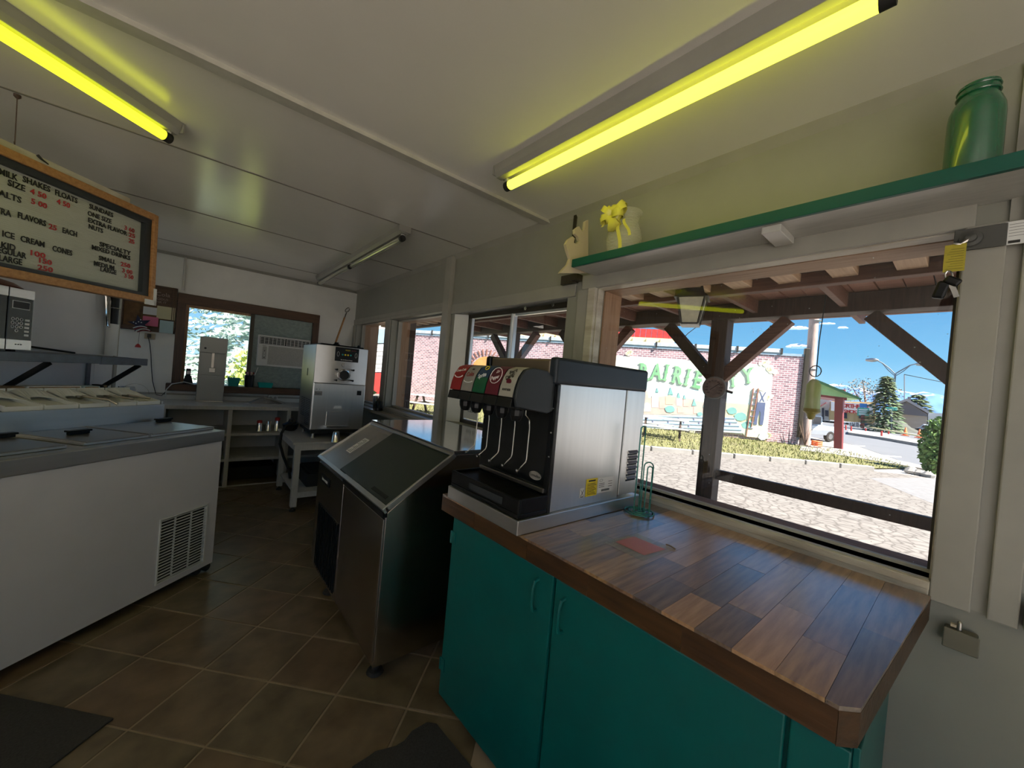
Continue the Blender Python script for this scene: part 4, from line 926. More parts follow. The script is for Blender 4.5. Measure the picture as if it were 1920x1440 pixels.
# ---- white sided house past the end of the brick building, seen through window 4
u_ = ray(706, 700); u_.z = 0; u_.normalize(); hc = u_ * 19.0; hc.z = G; nh = u_.copy()
hqq = lambda u, v, o_=0: onpl(u, v, hc, nh) - nh * o_
hh = thing('sided_house', 'white sided house with a grey upper band and red base, seen through the farthest window', 'house', tuple(hc))
MB().prism([hqq(660, 790), hqq(750, 795), hqq(750, 600), hqq(660, 610)], nh * 4).build('wall', 'siding_white', hh)
for k in range(7):
    v0 = 645 + k * 7.6
    MB().prism([hqq(662, v0 + 6.9, .02), hqq(748, v0 + 6.9, .02), hqq(748, v0, .0), hqq(662, v0, .0)], -nh * .05).build('siding_board', 'siding_white', hh, bev=.01)
MB().prism([hqq(662, 644, .05), hqq(748, 643, .05), hqq(748, 616, .05), hqq(662, 619, .05)], -nh * .05).build('upper_band', 'blue_grey', hh)
MB().prism([hqq(662, 738, .06), hqq(748, 742, .06), hqq(748, 700, .06), hqq(662, 698, .06)], -nh * .06).build('red_base', 'red_paint', hh)
MB().prism([hqq(662, 790, .08), hqq(748, 794, .08), hqq(748, 740, .08), hqq(662, 736, .08)], -nh * .08).build('foundation', 'concrete', hh)
p = ray(686, 745); p = EYE + p * (2.6 / p.x); 
fg = thing('turquoise_planter', 'turquoise pot with a spiky green plant outside the far corner window', 'planter', (p.x, p.y, p.z - .45))
q = Vector((p.x, p.y, p.z)); MB().lathe([(.05, -.35), (.12, -.3), (.16, -.05), (.10, .04), (.08, .04)], q, 18).build('pot', 'turquoise_sea', fg, smooth=True)
mb = MB()
for k in range(18):
    a = 2 * PI * k / 18; d = Vector((math.cos(a), math.sin(a), 0)); s_ = Vector((-d.y, d.x, 0)) * .012
    mb.add([q + s_, q - s_, q + d * .14 + Vector((0, 0, .14)), q + d * .2 + Vector((0, 0, .10))], [(0, 1, 2), (1, 3, 2)])
mb.build('leaves', 'yellow_leaf', fg)
MB().box((q.x - .25, q.y - .3, G), (q.x + .25, q.y + .3, q.z - .35)).build('plant_stand', 'concrete', fg)
# ---- picnic table and bench on the grass
def picnic(lab, c, rz, sc=1.0):
    o = thing('picnic_table', lab, 'table', c, rz); f_ = frame(c, rz)
    for k in range(4): MB(f_).box((-.85, -.36 + k * .18, .70), (.85, -.36 + k * .18 + .165, .74)).build('board', 'siding_white', o, bev=.005)
    for s_ in (-1, 1): MB(f_).box((-.85, s_ * .62 - .13, .42), (.85, s_ * .62 + .13, .46)).build('bench_board', 'siding_white', o, bev=.005)
    for x in (-.6, .6):
        for s_ in (-1, 1): MB(f_).bar((x, s_ * .2, .70), (x, s_ * .55, 0), .05, .09, (0, 1, 0)).build('leg', 'porch_post', o)
        MB(f_).bar((x, -.68, .4), (x, .68, .4), .05, .09).build('crossbar', 'porch_post', o)
picnic('white topped picnic table on the grass near the mural, beside the drink dispenser in view', tuple(g(1240, 822).xy) + (G + .03,), math.radians(118))
picnic('white picnic table seen through the middle far window', tuple((ray(812, 760).xy.normalized() * 15.5)) + (G + .03,), math.radians(122))

# ---- porch
px, zr = 3.9, 2.40
pr_ = [-.02, 1.58, 3.13, 4.715]
po = thing('porch_roof', 'brown timber porch roof of rafters, blocks and boards outside the windows', 'roof', (2.0, 3, 2.4))
y = -2.6
while y < 6.1:
    MB().box((2.02, y + .004, zr + .0), (4.7, y + .136, zr + .022)).build('roof_board', 'sheathing', po); y += .14 if False else .28
    MB().box((2.02, y - .14 + .004, zr + .004), (4.7, y - .14 + .136, zr + .026)).build('roof_board', 'sheathing', po)
yy = -2.4
while yy < 6.1:
    MB().box((2.46, yy, zr - .11), (4.62, yy + .042, zr)).build('rafter', 'porch_brown', po, bev=.003); yy += .61
yy = -1.7
while yy < 6.0:
    MB().box((2.26, yy, 2.160), (2.46, yy + .10, 2.204)).build('block', 'rafter_light', po, bev=.003); yy += .232
MB().box((2.46, -2.6, 2.135), (2.52, 6.2, 2.205)).box((2.46, -2.6, 2.21), (2.52, 6.2, zr)).build('ledger_beam', 'porch_brown', po, bev=.004)
MB().box((2.0, -2.6, 2.206), (2.46, 6.2, 2.225)).build('soffit_board', 'porch_brown', po)
MB().box((px - .08, -2.6, zr - .15), (px + .08, 6.2, zr - .002)).build('main_beam', 'porch_post', po, bev=.006)
MB().box((4.58, -2.6, 2.36), (4.64, 6.2, 2.50)).build('fascia', 'porch_brown', po, bev=.006)
MB().box((2.0, -2.6, zr + .03), (4.7, 6.2, zr + .05)).build('roofing', 'roof_grey', po)
for i, y in enumerate(pr_):
    o = thing('porch_post', ['dark timber porch post at the right edge of the big window', 'dark timber porch post with a dial on it, in the middle of the big window', 'dark timber porch post hidden behind the left jamb of the big window',
              'dark timber porch post behind the sliding window', 'dark timber porch post between the sliding window and the next', 'farthest dark timber porch post'][i], 'post', (px, y, G), group='porch posts')
    MB().box((px - .075, y - .075, G), (px + .075, y + .075, zr - .15)).build('upright', 'porch_post', o, bev=.006)
    for s_ in (-1, 1):
        MB().bar((px, y + s_ * .04, 1.70), (px, y + s_ * .54, zr - .17), .09, .10, (0, 0, 1)).build('brace', 'porch_brown' if s_ < 0 else 'porch_post', o, bev=.004)
for i in range(1):
    y0, y1 = pr_[i] + .075, pr_[i + 1] - .075
    if i in (0,):
        tag(MB().box((px - .03, y0, .735), (px + .03, y1, .825)).build('porch_rail', 'porch_post', bev=.005, loc=(px, y0, .735)), 'dark horizontal rail between the porch posts in the big window', 'rail')
tag(MB().box((2.17, 4.88, G), (2.31, 5.0, 2.28)).build('porch_corner_post', 'porch_post', bev=.005, loc=(2.24, 4.94, G)), 'dark square post close outside the second far window', 'post')
tag(MB().box((2.05, 5.95, G), (2.2, 6.09, 2.28)).build('porch_corner_post', 'casing_tan', bev=.005, loc=(2.12, 6.0, G)), 'tan corner post outside the farthest window', 'post')
# porch lantern
lc = onx(1297, 575, 2.36); ln = thing('porch_lantern', 'four sided tapering glass lantern hanging under the porch roof', 'lantern', (lc.x, lc.y, lc.z))
fL = frame(lc, .35) @ Matrix.Scale(.74, 4)
def taper(z0, r0, z1, r1, name, m, par, bev=0): return MB(fL).hexa([(-r0, -r0, z0), (r0, -r0, z0), (r0, r0, z0), (-r0, r0, z0), (-r1, -r1, z1), (r1, -r1, z1), (r1, r1, z1), (-r1, r1, z1)]).build(name, m, par, bev=bev)
taper(-.15, .062, .06, .10, 'glass_body', 'lantern_glass', ln)
taper(-.165, .07, -.148, .07, 'bottom_plate', 'print_white', ln)
taper(.06, .13, .10, .09, 'hood_brim', 'copper_dark', ln); taper(.10, .09, .19, .07, 'hood', 'copper_dark', ln)
for a_ in (0, 1, 2, 3):
    s1, s2 = ((-1, -1), (1, -1), (1, 1), (-1, 1))[a_]; MB(fL).bar((s1 * .064, s2 * .064, -.15), (s1 * .103, s2 * .103, .065), .014, .014).build('glazing_bar', 'copper_dark', ln)
    s3, s4 = ((-1, -1), (1, -1), (1, 1), (-1, 1))[(a_ + 1) % 4]; MB(fL).bar((s1 * .064, s2 * .064, -.15), (s3 * .064, s4 * .064, -.15), .014, .014).build('bottom_bar', 'copper_dark', ln)
MB(fL).tube([(0, 0, .19), (0, 0, .24)], .02, 8).build('stem', 'copper_dark', ln)
MB(fL).box((-.05, -.05, .235), (.05, .05, .30)).build('hook', 'copper_dark', ln)
# thermometer dial on the post
tc_ = onx(1339, 727, px - .085); th = thing('dial_thermometer', 'round rusty dial thermometer fixed on the middle porch post', 'thermometer', tuple(tc_))
MB().lathe([(.0, -.012), (.102, -.012), (.108, -.006), (.108, .01), (.0, .01)], tc_, 32, 'x').build('case', 'concrete', th, smooth=True)
MB().lathe([(.0, -.0145), (.094, -.0145), (.094, -.010), (0, -.01)], tc_, 32, 'x').build('dial', 'rust', th)
for k in range(12):
    a = PI * (1.25 - 1.5 * k / 11); c_p = tc_ + Vector((-.0150, -math.cos(a) * .068, math.sin(a) * .068))
    MB().text(str([-60, -40, -20, 0, 20, 40, 60, 80, 100, 120, 140, 160][k]), .023, c_p + Vector((0, 0, -.008)), (0, -1, 0), (0, 0, 1), .001, 'CENTER', .02).build('numeral', 'rust_dark', th)
MB().bar(tc_ + Vector((-.018, .03, -.022)), tc_ + Vector((-.018, -.055, .045)), .003, .006, (1, 0, 0)).build('needle', 'ink_black', th)
MB().tube([tc_ + Vector((.01, -.10, -.02)), tc_ + Vector((.02, -.16, -.035))], .012, 8).build('bracket_arm', 'steel_soft', th)
# fly trap bag on a string
b0 = onx(1524, 745, 3.0); ftp = thing('fly_trap_bag', 'yellow plastic fly trap bag hanging on a string outside the big window', 'trap', tuple(b0))
MB().tube([onx(1545, 590, 3.0) + Vector((0, 0, .12)), onx(1536, 640, 3.0), onx(1530, 705, 3.0)], .003, 6).build('string', 'cable_black', ftp)
MB().tube([b0 + Vector((0, .03 * math.cos(t_ * PI / 6), .165 + .035 * math.sin(t_ * PI / 6))) for t_ in range(12)], .003, 6, closed=True).build('ring', 'cable_black', ftp)
MB().lathe([(.01, .115), (.018, .11), (.038, .08), (.04, -.03), (.044, -.07)], b0, 16).build('bag', 'yellow_bag', ftp, smooth=True)
MB().lathe([(.044, -.07), (.047, -.09), (.025, -.105), (.018, -.13), (.01, -.14)], b0, 16).build('cap', 'yellow_bag_dark', ftp, smooth=True)

# ---- mountains and clouds
mt = MB(); NX, NZ = 90, 10
rid = [(900, 735), (1200, 738), (1450, 728), (1500, 726), (1530, 723), (1545, 718), (1562, 714), (1575, 716), (1590, 718), (1600, 724), (1612, 722), (1625, 727), (1640, 731), (1660, 728), (1680, 727), (1697, 728), (1715, 732), (1735, 730), (1755, 733), (1772, 737), (1800, 742), (1900, 745), (2100, 760)]
def ridge(u):
    for i in range(len(rid) - 1):
        if rid[i][0] <= u <= rid[i + 1][0]: return rid[i][1] + (rid[i + 1][1] - rid[i][1]) * (u - rid[i][0]) / (rid[i + 1][0] - rid[i][0])
    return 735
pts = []
for i in range(NX + 1):
    u = 1300 + i * 8; d = ray(u, ridge(u) + random.uniform(-1, 1) + 5); hr = math.hypot(d.x, d.y); D = 2600
    top = EYE + d * (D / hr)
    for j in range(NZ + 1):
        k = j / NZ; dd = Vector((d.x / hr, d.y / hr, 0)); q = dd * (D - 900 * (1 - k)); h = (top.z) * k ** 1.3 + (random.uniform(-9, 9) if 0 < j < NZ else 0)
        q.z = G + max(h, -1); pts.append(q)
mt.add(pts, [(i * (NZ + 1) + j, (i + 1) * (NZ + 1) + j, (i + 1) * (NZ + 1) + j + 1, i * (NZ + 1) + j + 1) for i in range(NX) for j in range(NZ)])
mt.f = [f[::-1] for f in mt.f]
tag(mt.build('mountain_range', 'hazy_snow_rock', smooth=True), 'haze blue mountain range with snowy ridges on the horizon', 'mountains')
for k, (u, v, w_, h_) in enumerate(((1498, 652, 26, 7), (1494, 617, 24, 5), (1551, 608, 14, 2.5), (1580, 616, 8, 3))):
    D = 1500; c0 = EYE + ray(u, v).normalized() * D; s_ = D / FPX * .9
    right = CX.normalized(); mb = MB()
    for q in range(11):
        f_ = q / 10 * 2 - 1; r_ = h_ * s_ * (1 - f_ * f_) ** .5 * random.uniform(.5, .9) + 1.0
        cc = c0 + right * (f_ * w_ * s_ * .85) + Vector((0, 0, r_ * .25))
        mb.lathe([(r_ * math.sin(PI * t_ / 6) * 1.5 + .01, -r_ * math.cos(PI * t_ / 6) * (.45 if t_ < 3 else .8)) for t_ in range(7)], cc, 10)
    tag(mb.build('cloud', 'cloud_white', smooth=True), ['largest white cloud, left of the utility pole and just above the brick building', 'flat white cloud above the largest one', 'thin cloud right of the utility pole', 'tiny wisp of cloud right of the thin one'][k], 'cloud', 'small white clouds')
# power lines
wl = thing('power_line', 'thin power line crossing the sky behind the porch', 'wire', tuple(pp + Vector((0, 0, 8))))
P0 = pp + Vector((0, 0, 8.2)); P1 = onpl(1180, 640, BO - bn * 25, bn)
MB().tube([onpl(1330, 595, BO - bn * 8, bn), onpl(1290, 625, BO - bn * 8, bn), onpl(1268, 648, BO - bn * 8, bn)], .025, 5).build('strand', 'cable_black', wl)
MB().tube([onpl(1445, 610, BO - bn * 8, bn), onpl(1420, 662, BO - bn * 8, bn)], .02, 5).build('strand', 'cable_black', wl)
MB().tube([onpl(1695, 700, BO - bn * -30 * -1, bn) if False else lq(1695, 702), lq(1765, 716)], .03, 5).build('strand', 'cable_black', wl)
sr = thing('siren_pole', 'thin mast standing behind the barn right of the street lamp', 'pole', tuple(bq(1697, 790)))
MB().tube([bq(1697, 790) + nb * 2, bq(1697, 700) + nb * 2], .06, 6).build('mast', 'lamp_pole', sr)

# ================================================================ things in the room
# ---- teal cabinet
CF = .957; ZT = .91; KS = .95; ZK = 1.5 - .59 * KS
cab = thing('base_cabinet', 'teal painted base cabinet under the plank topped counter by the big window', 'cabinet', (1.35, .8, 0))
MB().box((CF + .02, .10, .05), (1.78, 1.475, ZK - .076)).build('body', 'teal_paint', cab, bev=.003)
MB().box((CF + .06, .13, 0), (1.76, 1.45, .05)).build('plinth', 'black_matte', cab)
yg = onx(1035, 1076, CF).y; yr = onx(1465, 1345, CF).y
MB().box((CF, yg + .006, .045), (CF + .019, 1.47, ZK - .082)).build('door', 'teal_paint', cab, bev=.004)
MB().box((CF, yr, .045), (CF + .019, yg - .006, ZK - .082)).build('door', 'teal_paint', cab, bev=.004)
MB().box((CF + .004, .10, .045), (CF + .019, yr - .008, ZK - .082)).build('stile', 'teal_paint', cab, bev=.003)
MB().box((CF + .02, .088, .0), (1.78, .10, ZK - .076)).build('side_panel', 'teal_paint', cab, bev=.002)
for o_, px_, v0, v1 in ((0, 1000, 1085, 1152), (1, 1048, 1122, 1195)):
    a, b = onx(px_, v0, CF - .01), onx(px_ - 4, v1, CF - .01); a.y = b.y = (a.y + b.y) / 2; zm = (a.z + b.z) / 2; H_ = .055
    d_ = [c for c in cab.children if c.name.startswith('door')][o_]
    MB().tube([(CF + .002, a.y, zm + H_), (CF - .018, a.y, zm + H_ - .004), (CF - .026, a.y, zm + H_ * .5), (CF - .026, a.y, zm - H_ * .5), (CF - .018, a.y, zm - H_ + .004), (CF + .002, a.y, zm - H_)], [.007, .006, .005, .005, .006, .007], 8).build('handle', 'teal_paint', d_, smooth=True)
for z in (.16, .74):
    MB().box((CF - .004, 1.44, z), (CF + .0, 1.472, z + .055)).tube([(CF - .004, 1.472, z), (CF - .004, 1.472, z + .055)], .004, 6).build('hinge', 'teal_paint', cab)
rc_ = Matrix.Translation((CF, 1.475, 0)) @ Matrix.Rotation(math.radians(1.44), 4, 'Z') @ Matrix.Translation((-CF, -1.475, 0))
mw_ = rc_ @ FR[cab.name]; cab.location = mw_.to_translation(); cab.rotation_euler = mw_.to_euler()      # the cabinet stands a little askew under its top
# ---- plank counter top
ct = thing('plank_worktop', 'glossy wood plank counter top over the teal cabinet', 'counter', (1.4, .8, ZK - .075))
FX1, FX2 = .980, 1.011
def fx(y): return FX1 + (.944 - FX1) * (y - .122) / (1.52 - .122)
poly_ = [(fx(1.56), 1.56), (FX1, .122), (FX2, .095), (1.824, .040), (1.824, 1.56)]
MB().prism([(x + (.012 if i < 3 else 0), y + (.012 if 0 < i < 4 else 0), ZK - .075) for i, (x, y) in enumerate(poly_)], (0, 0, .066)).build('core', 'edge_dark', ct)
rows = [.143 + k * .0835 for k in range(18)]
pm_ = ['plank_tan', 'plank_brown', 'plank_dark', 'plank_gold']; lastm = None
random.seed(21)
for r_ in range(len(rows)):
    ya = rows[r_]; yb = min(rows[r_] + .0835, 1.56)
    if yb - ya < .02: continue
    x = fx(ya) - .0; cuts = [x]
    x += random.uniform(.15, .5)
    while x < 1.70: cuts.append(x); x += random.uniform(.25, .55)
    cuts.append(1.824)
    for a, b in zip(cuts, cuts[1:]):
        m_ = random.choice([q for q in pm_ if q != lastm]); lastm = m_
        a2 = fx(yb) if a == cuts[0] else a
        MB().prism([(a + .0004, ya + .0004, ZK - .009), (b - .0004, ya + .0004, ZK - .009), (b - .0004, yb - .0004, ZK - .009), (a2 + .0004, yb - .0004, ZK - .009)], (0, 0, .009 + random.uniform(-.0002, .0002))).build('plank', m_, ct)
for a, b, m_ in ((1.013, 1.38, 'plank_dark'), (1.38, 1.824, 'plank_brown')):
    ya = lambda x: .095 + (.040 - .095) * (x - FX2) / .813
    pts = [(a, ya(a), ZK - .009), (b, ya(b), ZK - .009), (b, 1.1426-1, ZK - .009), (a, 1.1426-1, ZK - .009)]
    if a < 1.02: pts = [(FX2, .095, ZK - .009), (b, ya(b), ZK - .009), (b, 1.1426-1, ZK - .009), (FX1, 1.1426-1, ZK - .009), (FX1, .122, ZK - .009)]
    MB().prism(pts, (0, 0, .009)).build('plank', m_, ct)
e_y = [1.56, 1.30, .98, .71, .42, .122]
for i in range(5):
    a, b = e_y[i], e_y[i + 1]
    MB().prism([(fx(a), a - .0005, ZK - .075), (fx(b), b + .0005, ZK - .075), (fx(b) + .012, b + .0005, ZK - .075), (fx(a) + .012, a - .0005, ZK - .075)], (0, 0, .0655)).build('edge_board', ['edge_dark', 'edge_tan'][i % 2], ct)
MB().prism([(FX1, .1215, ZK - .077), (FX2, .0945, ZK - .077), (1.017, .107, ZK - .077), (.991, .131, ZK - .077)], (0, 0, .0675)).build('edge_board', 'edge_tan', ct)
MB().prism([(1.0115, .0945, ZK - .075), (1.824, .0395, ZK - .075), (1.824, .052, ZK - .075), (1.0115, .107, ZK - .075)], (0, 0, .0655)).build('edge_board', 'edge_dark', ct)
# pink card under clear film, stuck to the counter
pk = [onz(u, v, ZT + .0012) for u, v in ((1154, 1016), (1189, 1006), (1248, 1030), (1208, 1041))]
cd = thing('taped_card', 'pink card under clear tape on the counter top', 'card', tuple(sum(pk, Vector()) / 4))
MB().prism(pk, (0, 0, .0004)).build('card', 'paper_pink', cd)
MB().prism([onz(u, v, ZT + .0018) for u, v in ((1130, 1016), (1192, 999), (1268, 1030), (1204, 1052))], (0, 0, .0003)).build('clear_film', 'plastic_film', cd)
p0 = onz(1249, 1022, ZT); MB().tube([p0 + Vector((0, 0, .003)), onz(1258, 1027, ZT) + Vector((0, 0, .006)), onz(1266, 1031, ZT) + Vector((0, 0, .003))], .0025, 6).build('torn_corner', 'kraft', cd)

# ---- soda dispenser
SY0, SY1 = 1.08, 1.575; SX0, SX1 = 1.15, 1.815; Z0 = ZT
sd = thing('soda_dispenser', 'stainless soda dispenser with five flavour valves, on the counter top', 'drink dispenser', (1.4, 1.33, Z0), 0)
tr = MB().box((.985, SY0 - .012, Z0 + .001), (1.82, SY1 + .01, Z0 + .058)).build('base_tray', 'steel_h', sd, bev=.003)
MB().box((SX0 + .02, SY0 + .004, Z0 + .058), (SX1 - .17, SY1 - .004, 1.503)).build('body', 'steel', sd, bev=.003)
MB().box((SX1 - .165, SY0 + .001, Z0 + .070), (SX1, SY1 - .004, 1.503)).build('rear_panel', 'steel', sd, bev=.003)
MB().box((SX0, SY0, Z0 + .058), (SX0 + .02, SY1, 1.50)).build('front_panel', 'black_panel', sd, bev=.003)
MB().box((SX0 - .004, SY0 + .008, Z0 + .062), (SX0 - .0005, SY0 + .03, 1.49)).build('front_edge', 'black_plastic', sd)
MB().box((SX0 - .018, SY0, 1.500), (SX1 + .012, SY0 + .045, 1.612)).build('cap_side', 'navy_plastic', sd, bev=.014, seg=3)
MB().box((SX0 - .018, SY1 - .04, 1.500), (SX1 + .012, SY1 + .0, 1.612)).build('cap_side', 'black_plastic', sd, bev=.014, seg=3)
MB().box((SX0 - .010, SY0 + .045, 1.502), (SX1, SY1 - .04, 1.604)).build('top_cover', 'reflect_tint_cover', sd, bev=.01, seg=3)
# drip tray with grate
dt = MB().box((.992, SY0 + .0, Z0 + .059), (SX0, SY1, Z0 + .078)).box((.992, SY0, Z0 + .078), (1.004, SY1, Z0 + .135)).box((1.004, SY0, Z0 + .078), (SX0, SY0 + .012, Z0 + .135)).box((1.004, SY1 - .012, Z0 + .078), (SX0, SY1, Z0 + .135)).build('drip_tray', 'black_plastic', sd, bev=.004)
for k in range(17):
    x = 1.012 + k * .0085; MB().box((x, SY0 + .014, Z0 + .118), (x + .004, SY1 - .014, Z0 + .124)).build('grate_bar', 'black_plastic', dt)
for k in range(5):
    y = SY0 + .05 + k * .1; MB().box((1.006, y, Z0 + .112), (SX0 - .003, y + .006, Z0 + .118)).build('grate_rib', 'black_plastic', dt)
MB().box((.9905, SY0 + .10, Z0 + .088), (.9925, SY0 + .34, Z0 + .116)).build('tray_badge', 'grey_plastic', dt)
MB().box((SX0 - .014, SY0 + .02, Z0 + .138), (SX0 - .001, SY1 - .02, Z0 + .156)).build('splash_strip', 'steel_soft', sd, bev=.002)
MB().prism([(SX0 - .003, SY0 + .085 + .036 * math.cos(t * PI / 10), 1.105 + .018 * math.sin(t * PI / 10)) for t in range(20)], (.003, 0, 0)).build('badge', 'label_silver', sd)
MB().text('Cornelius', .017, (SX0 - .0035, SY0 + .085, 1.10), (0, -1, 0), (0, 0, 1), .0006, 'CENTER', .0).build('badge_lettering', 'ink_black', sd)
for y in (SY0 + .012, SY1 - .012):
    for z in (1.03, 1.20, 1.40, 1.30): MB().lathe([(.0, -.006), (.004, -.005), (.005, 0)], (SX0, y, z), 8, 'x').build('screw', 'chrome', sd)
# dispensing head: five valve covers with curved labels
prof = [(1.15, 1.52), (1.10, 1.55), (1.02, 1.556), (.985, 1.545), (.962, 1.515), (.948, 1.475), (.941, 1.435)]
lowp = [(.938, 1.432), (.930, 1.395), (1.12, 1.378), (1.15, 1.39)]
HY0, HY1 = 1.095, 1.575; vw = (HY1 - HY0 - .015) / 5
hd = MB().prism([(x, HY0, z) for x, z in prof + [(.95, 1.40), (1.12, 1.378), (1.15, 1.39)]], (0, .014, 0)).build('head_cover', 'grey_plastic', sd, bev=.004)
MB().prism([(x + .012, HY0 + .014, z - .008) for x, z in prof] + [(1.15, HY0 + .014, 1.40), (.96, HY0 + .014, 1.40)], (0, HY1 - HY0 - .014, 0)).build('head_frame', 'black_plastic', sd)
LAB = [('label_white', None), ('label_maroon', None), ('label_blue', 'label_green'), ('label_silver', None), ('label_red', None)]
lp_ = [(1.025, 1.5565), (.985, 1.5455), (.962, 1.5155), (.948, 1.4755), (.941, 1.4355)]
def on_label(t):     # point and up direction along the curved label face; t from 0 at the bottom to 1 at the top
    q = [Vector((x, 0, z)) for x, z in lp_][::-1]; seg = [(q[i + 1] - q[i]).length for i in range(4)]; s_ = t * sum(seg)
    for i in range(4):
        if s_ <= seg[i] or i == 3:
            d = (q[i + 1] - q[i]).normalized(); return q[i] + d * s_, d
        s_ -= seg[i]
for i in range(5):
    y0 = HY0 + .015 + i * vw; ya, yb = y0 + .004, y0 + vw - .004
    vc = MB().prism([(x, y0 + .0012, z) for x, z in prof], (0, vw - .0024, 0)).build('valve_cover', 'black_plastic', sd, bev=.003)
    MB().prism([(x, y0 + .001, z) for x, z in lowp], (0, vw - .002, 0)).build('valve_body', 'black_panel', sd, bev=.003)
    def lab_strip(t0, t1, m_, nm):
        N = 8; vsx = []; 
        for k in range(N + 1):
            p, d = on_label(t0 + (t1 - t0) * k / N); n_ = Vector((-d.z, 0, d.x)); p = p + n_ * .0016
            vsx += [(p.x, ya, p.z), (p.x, yb, p.z), (p.x - n_.x * .0014, ya, p.z - n_.z * .0014), (p.x - n_.x * .0014, yb, p.z - n_.z * .0014)]
        fs = []
        for k in range(N):
            a = k * 4; b = a + 4; fs += [(a, b, b + 1, a + 1), (a + 2, a + 3, b + 3, b + 2), (a, a + 2, b + 2, b), (a + 1, b + 1, b + 3, a + 3)]
        return MB().add(vsx, fs).build(nm, m_, vc)
    if LAB[i][1]: lab_strip(.0, .42, LAB[i][1], 'label'); lab_strip(.42, .96, LAB[i][0], 'label')
    else: lab_strip(0, .96, LAB[i][0], 'label')
    def word(s_, t, size, m_, rot=0.0, off=.0028, bold=.01, sx=.8, yo=0.0):
        p, d = on_label(t); n_ = Vector((-d.z, 0, d.x)); X_ = Vector((0, -1, 0)) * math.cos(rot) + d * math.sin(rot); Y_ = d * math.cos(rot) - Vector((0, -1, 0)) * math.sin(rot)
        q = p + n_ * off; q.y = (ya + yb) / 2 + yo
        MB().text(s_, size, q, X_, Y_, .0006, 'CENTER', bold, sx).build('logo', m_, vc)
    def arcband(t, R_, a0, a1, m_, wd=.003, sq=.7):
        p, d = on_label(t); n_ = Vector((-d.z, 0, d.x)); c_ = p + n_ * .003; c_.y = (ya + yb) / 2; yv = Vector((0, -1, 0))
        MB().tube([c_ + yv * (R_ * math.cos(a0 + (a1 - a0) * k / 14)) + d * (R_ * sq * math.sin(a0 + (a1 - a0) * k / 14)) for k in range(15)], wd / 2, 5).build('logo', m_, vc)
    if i == 4: word('Coca-Cola', .55, .021, 'print_white', .18, sx=.78); arcband(.44, .034, PI * 1.1, PI * 1.95, 'print_white', .005, .4)
    if i == 3: word('diet', .62, .015, 'ink_black', .1); word('Coke', .42, .030, 'label_red', .12, sx=.85); arcband(.3, .034, PI * 1.1, PI * 1.9, 'print_white', .004, .3)
    if i == 2: word('Sprite', .42, .027, 'print_white', .28, bold=.02, sx=.85); arcband(.72, .012, 0, 2 * PI, 'sticker_yellow', .004, .8)
    if i == 1: word('Dr', .58, .021, 'print_white', .25, bold=.02); word('Pepper', .40, .023, 'print_white', .25, bold=.02, sx=.75); arcband(.5, .037, 0, 2 * PI, 'print_white', .003, .95)
    if i == 0:
        word('Barq', .62, .026, 'ink_black', .55, bold=.01); word('Dang!', .47, .026, 'print_white' if False else 'ink_black', .55, bold=.02); word('ROOT BEER', .14, .012, 'ink_black', 0, bold=.02)
        p, d = on_label(.36); MB().lathe([(0, -.0035), (.014, -.003), (.015, 0)], (p.x, (ya + yb) / 2, p.z), 14, 'x').build('logo', 'label_maroon', vc)
    yc = y0 + vw / 2
    MB().lathe([(.015, -.042), (.020, -.038), (.027, -.020), (.029, .0), (.026, .012)], (1.005, yc, 1.382), 10).build('nozzle', 'black_plastic', sd, smooth=False)
    MB().tube([(1.045, yc - .012, 1.385), (1.045, yc - .012, 1.365), (1.07, yc - .012, 1.345), (1.074, yc - .012, 1.31), (1.072, yc - .012, 1.185), (1.068, yc - .012, 1.172), (1.028, yc - .012, 1.142)], .0026, 8).build('lever', 'chrome', sd, smooth=True)
    MB().lathe([(.0, -.006), (.006, -.004), (.006, .004), (0, .006)], (1.026, yc - .012, 1.141), 8, 'x').build('lever_tip', 'chrome', sd, smooth=True)
# side louvres, seam and stickers
sf = SY0 + .001
for k in range(6): MB().hexa([(SX1 - .115, sf - .001, 1.185 - k * .026), (SX1 - .030, sf - .001, 1.185 - k * .026), (SX1 - .030, sf + .006, 1.192 - k * .026), (SX1 - .115, sf + .006, 1.192 - k * .026),
     (SX1 - .115, sf - .010, 1.188 - k * .026), (SX1 - .030, sf - .010, 1.188 - k * .026), (SX1 - .030, sf + .002, 1.203 - k * .026), (SX1 - .115, sf + .002, 1.203 - k * .026)]).build('louvre', 'steel_soft', sd)
    
for k in range(6): MB().box((SX1 - .115, sf - .0012, 1.176 - k * .026), (SX1 - .030, sf - .0004, 1.184 - k * .026)).build('vent_slot', 'black_matte', sd)
sf2 = SY0 + .0035
MB().box((1.395, sf2 - .0012, 1.005), (1.475, sf2, 1.085)).build('warning_sticker', 'sticker_yellow', sd)
mb = MB()
for k in range(8): mb.box((1.402, sf2 - .0018, 1.012 + k * .007), (1.468 - (k % 3) * .008, sf2 - .0012, 1.0143 + k * .007))
mb.box((1.41, sf2 - .0018, 1.072), (1.46, sf2 - .0012, 1.079)); mb.build('sticker_print', 'ink_black', sd)
MB().box((1.480, sf2 - .0012, 1.012), (1.600, sf2, 1.082)).build('data_sticker', 'paper_white', sd)
MB().box((1.355, sf2 - .0012, 1.005), (1.385, sf2, 1.048)).build('recycling_sticker', 'paper_white', sd)
mb = MB()
for k in range(14): mb.box((1.51 + k * .0045, sf2 - .0018, 1.017), (1.5125 + k * .0045, sf2 - .0012, 1.027))
for k in range(3): mb.box((1.488, sf2 - .0018, 1.038 + k * .008), (1.53, sf2 - .0012, 1.040 + k * .008)); mb.box((1.56, sf2 - .0018, 1.036 + k * .012), (1.59, sf2 - .0012, 1.038 + k * .012))
